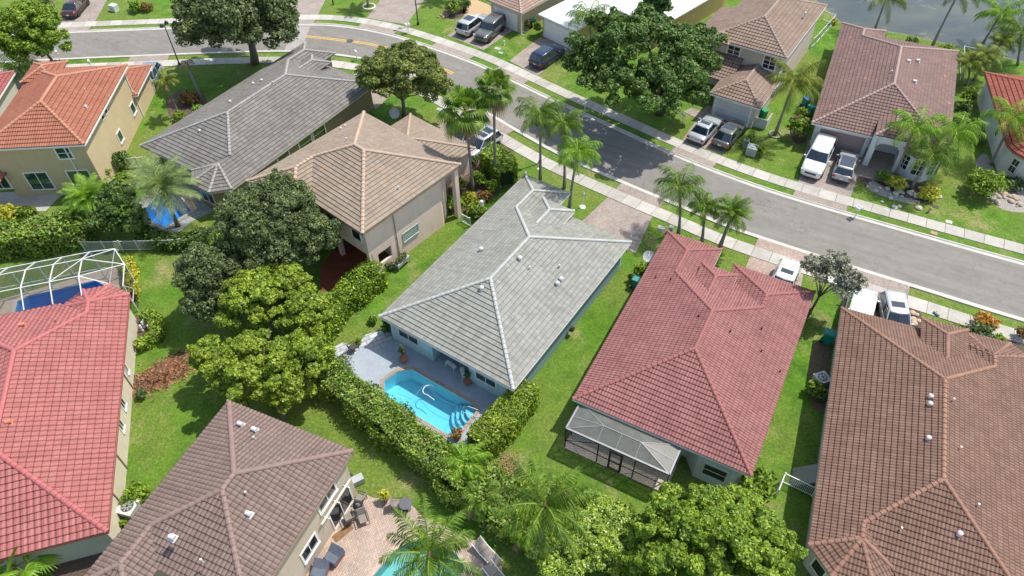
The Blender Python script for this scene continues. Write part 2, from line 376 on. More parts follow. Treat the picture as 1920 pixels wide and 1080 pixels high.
# road surface between the two gutter lines
def strip_obj(name, la, lb, z, mat, za=None, zb=None, kind='structure'):
    n = len(la); b = MB(); za = z if za is None else za; zb = z if zb is None else zb
    b.add([(p.x, p.y, za) for p in la] + [(p.x, p.y, zb) for p in lb], [(i, i + 1, n + i + 1, n + i) for i in range(n - 1)])
    # make faces look up
    o = b.build(name, mat); 
    if o.data.polygons[0].normal.z < 0: o.data.flip_normals()
    tag(o, kind=kind); return o
road_poly = NEAR + FAR[::-1]
sheet('road', [road_poly], 0.006, M_ASPH)
def kerb(line, side):
    """gutter pan and low kerb beside the asphalt (side=+1 left of the line)"""
    prof = [(0.0, 0.012), (0.30, 0.016), (0.36, 0.09), (0.48, 0.10), (0.50, 0.0)]
    rows = [[(q.x, q.y, z) for q in offset_line(line, side * d)] for d, z in prof]; n = len(line); b = MB()
    b.add([v for r in rows for v in r], [(k * n + i, k * n + i + 1, (k + 1) * n + i + 1, (k + 1) * n + i) for k in range(len(rows) - 1) for i in range(n - 1)])
    o = b.build('kerb', M_GUT)
    bm = bmesh.new(); bm.from_mesh(o.data); bmesh.ops.recalc_face_normals(bm, faces=bm.faces)
    if sum(f.normal.z for f in bm.faces) < 0: bmesh.ops.reverse_faces(bm, faces=bm.faces)
    bm.to_mesh(o.data); bm.free(); tag(o, kind='structure')
kerb(FAR, 1); kerb(NEAR, -1)
def walk(name, line, side, d0, d1):
    """pavement cut into real slabs with open joints"""
    a = offset_line(line, side * d0); c = offset_line(line, side * d1)
    # resample by arc length
    def resample(L, step):
        out = [L[0]]; acc = 0
        for i in range(len(L) - 1):
            p, q = L[i], L[i + 1]; seg = (q - p).length; t = step - acc
            while t <= seg: out.append(p + (q - p) * (t / seg)); t += step
            acc = seg - (t - step)
        return out
    A = resample(a, 1.52); b = MB()
    from bisect import bisect
    cc = resample(c, 0.1)
    cx = np.array([(p.x, p.y) for p in cc]); j = [cc[int(np.argmin(((cx - np.array([p.x, p.y])) ** 2).sum(1)))] for p in A]
    for i in range(len(A) - 1):
        g = 0.012; p, q, r, s_ = A[i].lerp(A[i + 1], g), A[i].lerp(A[i + 1], 1 - g), j[i].lerp(j[i + 1], 1 - g), j[i].lerp(j[i + 1], g)
        z = 0.055 + random.uniform(-0.004, 0.004); b.prism([p[:2], q[:2], r[:2], s_[:2]], 0.0, z)
    a_ = NM(name + '_slabs'); wn = a_.n('ShaderNodeNewGeometry'); mid = a_.noise(0.9, 6, 0.75); fine = a_.noise(14, 4, 0.75)
    col = a_.ramp(wn.outputs['Random Per Island'], [(0, (0.36, 0.34, 0.31)), (1, (0.47, 0.45, 0.42))]); col = a_.mix(1.0, col, a_.ramp(mid, [(0.3, 0.8), (0.7, 1.1)]), 'MULTIPLY')
    col = a_.mix(1.0, col, a_.ramp(fine, [(0.3, 0.88), (0.7, 1.08)]), 'MULTIPLY'); a_.bump(fine, 0.2, 0.005)
    o = b.build(name, a_.done(col, 0.88, spec=0.3)); tag(o, kind='structure')
    e = strip_obj(name + '_bed', offset_line(line, side * (d0 + 0.01)), offset_line(line, side * (d1 - 0.01)), 0.03, plain('joint_dirt', (0.12, 0.10, 0.08), 0.95))
walk('pavement', NEAR, -1, 1.50, 2.84); walk('pavement', FAR, 1, 1.40, 2.66)
# painted centre line on the bend
def centre_lines():
    cpx = [(573, 68), (640, 75.5), (700, 84), (765, 101), (810, 121), (850, 138)]
    L = cr_spline([at(*p) for p in cpx], 8); mt = plain('yellow_road_paint', (0.62, 0.36, 0.035), 0.7, var=0.3, scale=5)
    b = MB()
    for d in (-0.14, 0.14):
        o1 = offset_line(L, d - 0.065); o2 = offset_line(L, d + 0.065); n = len(L)
        b.add([(p.x, p.y, 0.011) for p in o1] + [(p.x, p.y, 0.011) for p in o2], [(i, i + 1, n + i + 1, n + i) for i in range(n - 1)])
    o = b.build('road_centre_line', mt)
    tag(o, kind='structure')
centre_lines()
def manhole(px, py, r, z=0.010):
    b = MB(); c = at(px, py); b.lathe([(r, 0.0), (r, 0.012), (r * 0.86, 0.014), (r * 0.84, 0.006), (0.02, 0.006)], (c.x, c.y, z), 20)
    return b.build('manhole_cover', plain('cast_iron', (0.07, 0.065, 0.06), 0.6))
tag(manhole(656, 77, 0.42), 'round iron manhole cover on the yellow centre line', 'manhole cover')
tag(manhole(1333.5, 480, 0.12), 'tiny dark valve cover in the asphalt near the kerb', 'valve cover')
sheet('road_patch', [[at(*p) for p in [(552, 49.5), (582, 49.5), (574, 68), (566, 94.5), (533, 94.6)]]], 0.009, concrete_mat('pale_road_patch', (0.33, 0.31, 0.30)))
# ------------------------------------------------------------------ driveways, patios, beds
DRV_ROT = math.radians(-28)
M_PAVE = paver_mat('driveway_pavers', '#a3978f', '#8e847d', DRV_ROT, 3.4, '#7d726c'); M_PAVE2 = paver_mat('blush_pavers', '#ad998d', '#96857b', DRV_ROT, 3.4, '#85776f')
M_PATIO = paver_mat('patio_pavers', '#b9a08f', '#9c918a', math.radians(-65), 2.6, '#86776c')
def near_idx(line, p):
    return min(range(len(line) - 1), key=lambda i: (line[i] - p).length + (line[i + 1] - p).length - (line[i + 1] - line[i]).length)
def on_line(line, p):
    i = near_idx(line, p); a, b = line[i], line[i + 1]; t = max(0, min(1, (p - a).dot(b - a) / (b - a).length_squared)); return a + (b - a) * t, i
def driveway(A, B, Cc, D, line, side, mat=None, inner=2.62, apron_gap=1.40, apron=True):
    mat = mat or M_PAVE; a, b, c, d = at(*A), at(*B), at(*Cc), at(*D)
    sheet('driveway', [flat([a, b, c, d])], 0.014, mat)
    if apron:
        g = side; l0 = offset_line(line, side * 0.66); l1 = offset_line(line, side * (apron_gap + 0.02))
        p0, i0 = on_line(line, a); p1, i1 = on_line(line, b)
        if i0 > i1: i0, i1, p0, p1 = i1, i0, p1, p0
        mid = [p0] + line[i0 + 1:i1 + 1] + [p1]; 
        la = offset_line(mid, side * 0.44); lb = offset_line(mid, side * (apron_gap + 0.02)); n = len(mid)
        m_ = MB(); m_.add([(p.x, p.y, 0.103) for p in la] + [(p.x, p.y, 0.058) for p in lb] , [(i, i + 1, n + i + 1, n + i) for i in range(n - 1)])
        # the kerb is dropped here: a low paver ramp covers its back edge
        o = m_.build('driveway_apron', mat)
        if o.data.polygons[0].normal.z < 0: o.data.flip_normals()
        tag(o, kind='structure')
driveway((1143, 367), (1224, 403), (1192, 475), (1080, 425), NEAR, -1, apron_gap=1.50)
driveway((1409, 474), (1507, 512), (1490, 590), (1375, 560), NEAR, -1, M_PAVE2, apron_gap=1.50)
driveway((1583, 545), (1697, 579), (1705, 655), (1570, 615), NEAR, -1, M_PAVE, apron_gap=1.50)
driveway((862, 214), (937, 262), (885, 292), (808, 245), NEAR, -1, M_PAVE, apron_gap=1.50)
driveway((676, 131), (748, 163), (705, 205), (652, 147), NEAR, -1, M_PAVE, apron_gap=1.50)
driveway((238, 120), (312, 118), (286, 168), (225, 168), NEAR, -1, M_PAVE, apron_gap=1.50)
driveway((30, 126), (88, 123), (72, 160), (20, 168), NEAR, -1, M_PAVE, apron_gap=1.50)
driveway((113, 43), (178, 41), (215, -25), (133, -25), FAR, 1)
driveway((520, 29), (596, 28), (618, -15), (545, -15), FAR, 1)
driveway((688, 34), (762, 46), (802, -8), (722, -12), FAR, 1)
driveway((838, 67), (907, 94), (975, 48), (905, 25), FAR, 1)
driveway((955, 114), (1008, 142), (1080, 85), (1012, 70), FAR, 1)
driveway((1279, 263), (1356, 291), (1405, 225), (1325, 197), FAR, 1)
driveway((1497, 342), (1594, 371), (1625, 290), (1515, 262), FAR, 1)
M_DECK = concrete_mat('grey_painted_deck', (0.31, 0.355, 0.41), 0.3)
def tiles_mat(name, c1, c2, mortar, scale, rot):
    return paver_mat(name, c1, c2, rot, scale, mortar)
G_DECK = frame_pts((711, 593), 34.6, 2.75, [(-0.5, 1.0), (0.7, 0.9), (4.0, 0.9), (4.0, 3.35), (8.0, 3.35), (8.0, 0.9), (12.2, 0.9), (12.2, -4.3), (-1.5, -4.3), (-2.6, -3.9), (-2.9, -3.2), (-2.5, -2.0), (-1.4, -1.6), (-1.5, -0.4)])
sheet('pool_deck', [G_DECK, POOL_G], 0.022, M_DECK)
sheet('marble_paving', [frame_pts((711, 593), 34.6, 2.75, [(-0.5, 1.0), (0.5, 0.9), (0.35, -1.0), (-0.9, -1.4), (-1.0, -3.0), (-1.3, -4.25), (-2.6, -3.9), (-2.9, -3.2), (-2.5, -2.0), (-1.4, -1.6), (-1.5, -0.4)])], 0.030, tiles_mat('marble_tiles', '#b9bdc2', '#9aa1a8', '#80868c', 0.8, DRV_ROT))
T_PAT = [at(*p) for p in [(600, 500), (640, 455), (722, 478), (680, 512), (640, 545), (600, 545)]]
sheet('terracotta_patio', [flat(T_PAT)], 0.018, paver_mat('terracotta_tiles', '#8d4a34', '#7b3f2e', math.radians(-41), 2.2, '#5a3a30'))
BL_PAT = [at(*p) for p in [(640, 945), (684, 926), (700, 934), (735, 935), (762, 938), (776, 951), (791, 968), (827, 982), (856, 1000), (907, 1020), (934, 1038), (945, 1080), (960, 1160), (560, 1170), (520, 1090), (600, 1010)]]
sheet('paver_patio', [flat(BL_PAT), POOL_BL], 0.018, M_PATIO)
sheet('cream_pool_deck', [flat([at(*p) for p in [(-60, 760), (-60, 575), (0, 562), (216, 500), (246, 548), (236, 620), (140, 760)]]), POOL_LR], 0.018, concrete_mat('cream_deck', (0.44, 0.38, 0.30), 0.3))
sheet('stone_pool_deck', [flat([at(*p) for p in [(250, 392), (296, 345), (345, 335), (400, 365), (412, 392), (360, 415), (334, 437), (305, 442), (286, 426), (262, 408)]]), POOL_GY], 0.018, tiles_mat('pale_stone_tiles', '#a9a9a8', '#93979b', '#7d8084', 0.9, math.radians(-33)))
sheet('rear_patio', [flat([at(*p) for p in [(-80, 366), (150, 352), (112, 369), (86, 396), (69, 396), (58, 386), (-80, 393)]])], 0.018, concrete_mat('grey_patio', (0.40, 0.38, 0.36), 0.5))
HPF = frame_pts((1522, 230), 25.5, 2.75, [(4.9, -2.6), (8.6, -2.6), (8.6, 3.2), (4.9, 3.2)])
sheet('entry_floor', [HPF], 0.018, M_PAVE2)
sheet('entry_walk', [flat([at(*p) for p in [(1281, 209), (1297, 202), (1330, 214), (1312, 224)]])], 0.016, M_PAVE)
M_ROCK = plain('river_gravel', (0.27, 0.25, 0.23), 0.9, var=0.5, scale=11, bump=0.8); M_GRAVEL2 = plain('tan_gravel', (0.42, 0.30, 0.17), 0.9, var=0.3, scale=11, bump=0.8)
def bed(pts, mat=M_SOIL, name='planting_bed', z=0.012): return sheet(name, [flat(cr_spline([at(*p) for p in pts + pts[:1]], 5)[:-1])], z, mat)
bed([(600, 330), (560, 350), (640, 300)], M_SOIL) if False else None
bed([(838, 330), (880, 290), (915, 262), (958, 275), (962, 320), (925, 372), (880, 395), (846, 382)])
bed([(1600, 332), (1640, 328), (1700, 340), (1752, 352), (1748, 372), (1715, 380), (1660, 368), (1625, 350)], M_SOIL)
bed([(1636, 338), (1660, 352), (1690, 368), (1725, 378), (1705, 382), (1660, 370), (1625, 352)], M_ROCK, 'rock_edging', 0.018)
bed([(1830, 300), (1850, 290), (1880, 345), (1925, 350), (1935, 395), (1870, 388), (1835, 330)], M_ROCK, 'rock_bed')
bed([(1500, 190), (1520, 200), (1512, 262), (1490, 268), (1482, 240)])
bed([(870, 5), (880, -5), (935, 20), (910, 30), (880, 34), (868, 24)], M_GRAVEL2, 'gravel_bed')
bed([(835, 10), (850, -10), (875, 5), (868, 30), (846, 36), (833, 26)])
bed([(70, 5), (90, -5), (103, 10), (98, 24), (75, 29), (62, 24)])
bed([(1700, 578), (1722, 583), (1733, 604), (1728, 625), (1700, 625), (1690, 600)], M_SOIL)
bed([(1790, 600), (1850, 605), (1920, 640), (1925, 680), (1840, 670), (1770, 640)], M_SOIL)
bed([(255, 590), (285, 588), (298, 615), (285, 640), (258, 642)])
bed([(1525, 645), (1556, 640), (1548, 760), (1525, 765), (1515, 715)], plain('bare_dirt', (0.13, 0.10, 0.065), 0.95, var=0.4, scale=7, bump=0.5), 'bare_strip')
bed([(310, 185), (345, 170), (385, 180), (380, 215), (340, 225), (318, 218)])
bed([(60, 1060), (80, 1020), (200, 995), (190, 1040), (170, 1100)], M_SOIL)
M_BEDG = M_SOIL
# ---- water in the pools
def pool(name, loop, depth, wall_c, water_tint, label, coping_mat=None, coping_w=0.32, rough=0.03):
    root = empty(name, (0, 0, 0), 0, label, 'swimming pool'); n = len(loop)
    a = NM(name + '_plaster'); v = a.n('ShaderNodeTexVoronoi', feature='DISTANCE_TO_EDGE'); 
    mt = a.done(a.ramp(a.noise(1.5, 5), [(0.3, tuple(x * 0.9 for x in wall_c)), (0.7, wall_c)]), 0.7)
    b = MB(); c = sum(loop, Vector()) / n; zt = 0.022
    b.add([(p.x, p.y, zt) for p in loop] + [(p.x, p.y, -depth) for p in loop], [(i, (i + 1) % n, n + (i + 1) % n, n + i) for i in range(n)])
    tr = tessellate_polygon([[Vector((p.x, p.y, 0)) for p in loop]])
    b.add([(p.x, p.y, -depth) for p in loop], [tuple(t) for t in tr]); b.build('basin', mt, root)
    a = NM(name + '_water'); w1 = a.noise(3.2, 3, 0.6); a.bump(w1, 0.35, 0.05); a.b.inputs['Base Color'].default_value = (0.9, 0.98, 1, 1)
    tr_ = a.n('ShaderNodeBsdfTransparent'); tr_.inputs[0].default_value = tuple(water_tint) + (1,)
    gl = a.n('ShaderNodeBsdfGlossy'); gl.inputs['Roughness'].default_value = rough; bp = a.n('ShaderNodeBump'); bp.inputs['Strength'].default_value = 0.5; bp.inputs['Distance'].default_value = 0.05; a.l(w1, bp.inputs['Height']); a.l(bp.outputs[0], gl.inputs['Normal'])
    fr = a.n('ShaderNodeFresnel'); fr.inputs['IOR'].default_value = 1.33; a.l(bp.outputs[0], fr.inputs['Normal']); mx = a.n('ShaderNodeMixShader')
    a.l(fr.outputs[0], mx.inputs[0]); a.l(tr_.outputs[0], mx.inputs[1]); a.l(gl.outputs[0], mx.inputs[2]); a.l(mx.outputs[0], a.nt.nodes['Material Output'].inputs[0])
    o = sheet('water', [[c + (p - c) * 0.999 for p in loop]], -0.10, a.m, parent=root)
    if coping_mat:
        out = []
        for i, p in enumerate(loop):
            e1 = (p - loop[i - 1]).normalized(); e2 = (loop[(i + 1) % n] - p).normalized(); nn = Vector((e1.y + e2.y, -e1.x - e2.x, 0)); nn.normalize()
            k = 1 / max(0.5, nn.dot(Vector((e1.y, -e1.x, 0)))); s = 1 if (p + nn * 0.1 - c).length > (p - c).length else -1; out.append(p + nn * coping_w * k * s)
        b = MB(); b.add([(p.x, p.y, 0.05) for p in loop] + [(p.x, p.y, 0.05) for p in out] + [(p.x, p.y, 0.0) for p in out] + [(p.x, p.y, 0.0) for p in loop],
                        [(i, (i + 1) % n, n + (i + 1) % n, n + i) for i in range(n)] + [(n + i, n + (i + 1) % n, 2 * n + (i + 1) % n, 2 * n + i) for i in range(n)] + [(3 * n + i, 3 * n + (i + 1) % n, (i + 1) % n, i) for i in range(n)])
        b.build('coping', coping_mat, root)
    return root
M_COP = paver_mat('brick_coping', '#ab9a8d', '#98887c', math.radians(55), 3.0, '#7c5b4b')
pg = pool('swimming_pool', POOL_G, 1.35, (0.60, 0.76, 0.80), (0.40, 0.80, 0.93), 'rectangular bright blue pool with curved steps behind the light grey roofed house', M_COP, 0.26)
pool('swimming_pool', POOL_LR, 1.6, (0.12, 0.42, 0.78), (0.62, 0.86, 0.97), 'deep blue pool under the white screen cage beside the red roof', concrete_mat('pale_coping', (0.5, 0.47, 0.42)))
pool('swimming_pool', POOL_GY, 1.5, (0.08, 0.34, 0.66), (0.40, 0.75, 0.95), 'vivid blue pool partly covered by the feathery date palm', concrete_mat('pale_coping', (0.5, 0.47, 0.42)))
pool('swimming_pool', POOL_BL, 1.0, (0.34, 0.55, 0.55), (0.60, 0.88, 0.90), 'turquoise freeform pool in the brick patio under the coconut palm', concrete_mat('pink_coping', (0.48, 0.38, 0.33)), 0.25)
# curved steps, hose and handrail of the rectangular pool
def pool_extras():
    h = math.radians(34.6); O = at(711, 593, 2.75)
    W = lambda x, y, z=0: (O.x + x * math.cos(h) + y * math.sin(h), O.y - x * math.sin(h) + y * math.cos(h), z)
    mt = plain('pool_step_plaster', (0.62, 0.74, 0.78), 0.6, var=0.04); st = plain('blue_step_tile', (0.25, 0.42, 0.58), 0.4)
    for k, (r, z) in enumerate(((1.9, -1.0), (1.55, -0.75), (1.2, -0.5), (0.85, -0.25))):
        pts = [W(9.5, -1.5)]; th0, th1 = math.radians(180), math.radians(262)
        pts += [W(9.5 + r * math.cos(th0 + (th1 - th0) * i / 16) * 1.0, -1.15 + r * math.sin(th0 + (th1 - th0) * i / 16)) for i in range(17)]
        pts = [W(9.5, -1.12)] + pts[1:]
        b = MB(); b.prism([p[:2] for p in pts], -1.35, z); s_ = b.build('step', mt, pg)
        e = MB(); e.tube([Vector((p[0], p[1], z + 0.01)) for p in pts[1:]], 0.022, 4); e.build('step_edge', st, pg)
    b = MB()
    for dx in (0, 0.55):
        b.tube([W(8.7 + dx * .2, -1.9 - dx, -0.3), W(8.8 + dx * .2, -1.85 - dx, 0.55), W(9.2 + dx * .2, -1.75 - dx, 0.85), W(9.9, -1.6 - dx, 0.8), W(10.15, -1.55 - dx, 0.0)], 0.028, 6)
    o = b.build('pool_handrail', M_METAL); tag(o, 'pair of steel grab rails over the curved pool steps', 'handrail')
    b = MB(); pts = [W(9.1, -2.9, -0.05)]
    for i in range(40):
        t = i / 39; pts.append(W(8.3 - 4.6 * t + 0.6 * math.sin(9 * t), -2.9 + 1.3 * math.sin(3.3 * t + .3) + .25 * math.sin(14 * t), -0.06))
    b.tube(pts, 0.012, 5); o = b.build('pool_hose', plain('blue_hose', (0.10, 0.25, 0.42), 0.5)); tag(o, 'thin curling blue cleaner hose floating in the rectangular pool', 'hose')
    b = MB(); b.tube([W(5.6 + .38 * math.cos(a_), -1.75 + .42 * math.sin(a_), -0.05) for a_ in np.linspace(1.2, 5.2, 18)] + [W(6.5, -2.2, -0.05)], 0.03, 6)
    o = b.build('pool_cleaner_tube', M_WHITE); tag(o, 'white hook shaped cleaner tube floating in the rectangular pool', 'pool cleaner')
pool_extras()
# ================================================================== ROOFS AND HOUSES
def clip_poly(poly, tri):
    out = poly
    for i in range(3):
        a = tri[i]; b = tri[(i + 1) % 3]; ex, ey = b[0] - a[0], b[1] - a[1]; inp = out; out = []
        if not inp: return out
        for j in range(len(inp)):
            p = inp[j]; q = inp[(j + 1) % len(inp)]
            sp = ex * (p[1] - a[1]) - ey * (p[0] - a[0]); sq = ex * (q[1] - a[1]) - ey * (q[0] - a[0])
            if sp >= 0: out.append(p)
            if (sp > 0 and sq < 0) or (sp < 0 and sq > 0):
                t = sp / (sp - sq); out.append((p[0] + (q[0] - p[0]) * t, p[1] + (q[1] - p[1]) * t))
    return out
class Roof:
    def __init__(s, pitch=0.375, barrel=0.30, course=0.36, amp=0.035, step=0.04, seg=5):
        s.t = pitch; s.barrel = barrel; s.course = course; s.amp = amp; s.step = step; s.seg = seg
        s.V = []; s.F = []; s.UV = []; s.faces = []; s.under = MB(); s.fascia = MB(); s.caps = MB(); s.nv = 0; s.k = 0
    def height(s, u, v, v0):
        ph = 2 * PI * u / s.barrel; w = 0.5 + 0.5 * math.cos(ph) if s.amp else 0
        return s.amp * (w ** 0.55 if s.amp > 0.02 else w) + s.step * (1 - (v - v0) / s.course)
    def face(s, A, B, poly, ze):
        """tiled slope rising from the eave line A-B over the plan polygon"""
        A = np.array(A, float); B = np.array(B, float); P = np.array(poly, float); e = (B - A) / np.linalg.norm(B - A); n = np.array([-e[1], e[0]])
        if ((P.mean(0) - A) @ n) < 0: n = -n
        cs = 1 / math.sqrt(1 + s.t ** 2); sn = s.t * cs
        UVp = [((p - A) @ e, ((p - A) @ n) / cs) for p in P]
        nrm = np.array([-n[0] * sn, -n[1] * sn, cs])
        def to3(u, v, h): return np.array([A[0] + e[0] * u + n[0] * v * cs, A[1] + e[1] * u + n[1] * v * cs, ze + v * sn]) + nrm * h
        pts3 = [to3(u, v, 0) for u, v in UVp]; s.faces.append(([tuple(np.round(p, 2)) for p in P], pts3, nrm))
        tri = tessellate_polygon([[Vector((u, v, 0)) for u, v in UVp]])
        s.under.add([to3(u, v, -0.05) for u, v in UVp], [tuple(t) for t in tri])
        du = s.barrel / s.seg if s.amp else s.barrel; off = s.barrel * 7 * (len(s.faces) % 9)
        for t in tri:
            T = [UVp[i] for i in t]
            ar = (T[1][0] - T[0][0]) * (T[2][1] - T[0][1]) - (T[2][0] - T[0][0]) * (T[1][1] - T[0][1])
            if abs(ar) < 1e-6: continue
            if ar < 0: T = T[::-1]
            Ta = np.array(T); v0i = math.floor(Ta[:, 1].min() / s.course); v1i = math.ceil(Ta[:, 1].max() / s.course)
            u0i = math.floor(Ta[:, 0].min() / du); u1i = math.ceil(Ta[:, 0].max() / du)
            us = np.arange(u0i, u1i + 1) * du; vs = np.arange(v0i, v1i + 1) * s.course
            U, Vv = np.meshgrid(us, vs); ins = np.ones_like(U, dtype=bool)
            for i in range(3):
                a = Ta[i]; b = Ta[(i + 1) % 3]; ins &= ((b[0] - a[0]) * (Vv - a[1]) - (b[1] - a[1]) * (U - a[0])) >= -1e-9
            allin = ins[:-1, :-1] & ins[1:, :-1] & ins[:-1, 1:] & ins[1:, 1:]
            # bbox rejection for the border cells
            for r in range(len(vs) - 1):
                v0 = vs[r]; v1 = vs[r + 1]
                # u extent of the triangle in this band
                band = clip_poly([(us[0], v0), (us[-1], v0), (us[-1], v1), (us[0], v1)], T)
                if not band: continue
                ua = min(p[0] for p in band); ub = max(p[0] for p in band)
                c0 = max(0, int((ua - us[0]) / du) - 0); c1 = min(len(us) - 1, int(math.ceil((ub - us[0]) / du)))
                for c in range(c0, c1):
                    cell = [(us[c], v0), (us[c + 1], v0), (us[c + 1], v1), (us[c], v1)]
                    if not allin[r, c]:
                        cell = clip_poly(cell, T)
                        if len(cell) < 3: continue
                    base = s.nv
                    for (u, v) in cell:
                        s.V.append(to3(u, v, s.height(u, v, v0))); s.UV.append((u + off, v))
                    s.nv += len(cell); s.F.append(list(range(base, base + len(cell))))
                    if ins[r, c] or ins[r, c + 1]:
                        x0 = max(us[c], ua); x1 = min(us[c + 1], ub)
                        if x1 - x0 > 1e-4:
                            base = s.nv
                            for (u, hh) in ((x0, -0.03), (x1, -0.03)): s.V.append(to3(u, v0, hh)); s.UV.append((u + off, v0 + 0.02))
                            for u in (x1, x0): s.V.append(to3(u, v0, s.height(u, v0, v0))); s.UV.append((u + off, v0 + 0.02))
                            s.nv += 4; s.F.append([base, base + 1, base + 2, base + 3])
    def cap(s, P, Q, r=0.115, piece=0.38, lift=0.02):
        P = Vector(P); Q = Vector(Q); d = Q - P; L = d.length
        if L < 0.2: return
        d /= L; side = d.cross(Vector((0, 0, 1))).normalized(); up = side.cross(d).normalized(); n = max(1, round(L / piece)); K = 6
        for i in range(n):
            a = P + d * (L * i / n) + up * (lift + 0.035); b = P + d * (L * (i + 1) / n + 0.03) + up * (lift + 0.005); vs = []
            for c, rr in ((a, r), (b, r * 0.86)):
                for k in range(K + 1):
                    th = PI * k / K; vs.append(c + side * math.cos(th) * rr * 1.25 + up * (math.sin(th) * rr - 0.02))
            fs = [(k, k + 1, K + 2 + k, K + 1 + k) for k in range(K)] + [tuple(range(K + 1))]
            s.caps.add(vs, fs)
    def auto_caps(s, **kw):
        E = {}
        for fi, (keys, p3, nrm) in enumerate(s.faces):
            n = len(keys)
            for i in range(n):
                k = tuple(sorted((keys[i], keys[(i + 1) % n]))); E.setdefault(k, []).append((fi, p3[i], p3[(i + 1) % n]))
        for k, L in E.items():
            if len(L) == 2 and np.linalg.norm(L[0][1] - L[1][2]) < 0.4 or len(L) == 2 and np.linalg.norm(L[0][1] - L[1][1]) < 0.4:
                f1, f2 = s.faces[L[0][0]], s.faces[L[1][0]]; c2 = np.mean(f2[1], 0)
                if (c2 - L[0][1]) @ f1[2] < -0.01:
                    a, b = L[0][1], L[0][2]
                    if a[2] > b[2]: a, b = b, a
                    s.cap(a, b, **kw)
    extra = None
    def sub(s):
        if s.extra is None: s.extra = Roof(s.t, s.barrel, s.course, s.amp, s.step, s.seg)
        return s.extra
    def build(s, parent, tile_m, cap_m, under_m, fascia_m, name='roof'):
        if s.extra: s.extra.build(parent, tile_m, cap_m, under_m, fascia_m, 'entry_roof')
        V = np.array(s.V, dtype=np.float32)
        me = bpy.data.meshes.new('roof'); tot = [len(f) for f in s.F]; flatf = np.array([i for f in s.F for i in f], dtype=np.int32)
        me.vertices.add(len(V)); me.vertices.foreach_set('co', V.ravel()); me.loops.add(len(flatf)); me.loops.foreach_set('vertex_index', flatf)
        me.polygons.add(len(s.F)); me.polygons.foreach_set('loop_start', np.concatenate([[0], np.cumsum(tot)[:-1]]).astype(np.int32))
        l = me.uv_layers.new(name='UVMap'); l.data.foreach_set('uv', np.array(s.UV, dtype=np.float32)[flatf].ravel())
        me.materials.append(tile_m); me.update(calc_edges=True); me.validate()
        o = bpy.data.objects.new(name, me); COL.objects.link(o); o.parent = parent
        s.under.build('roof_deck', under_m, o)
        if s.caps.v: s.caps.build('ridge_tiles', cap_m, o, smooth=False)
        return o
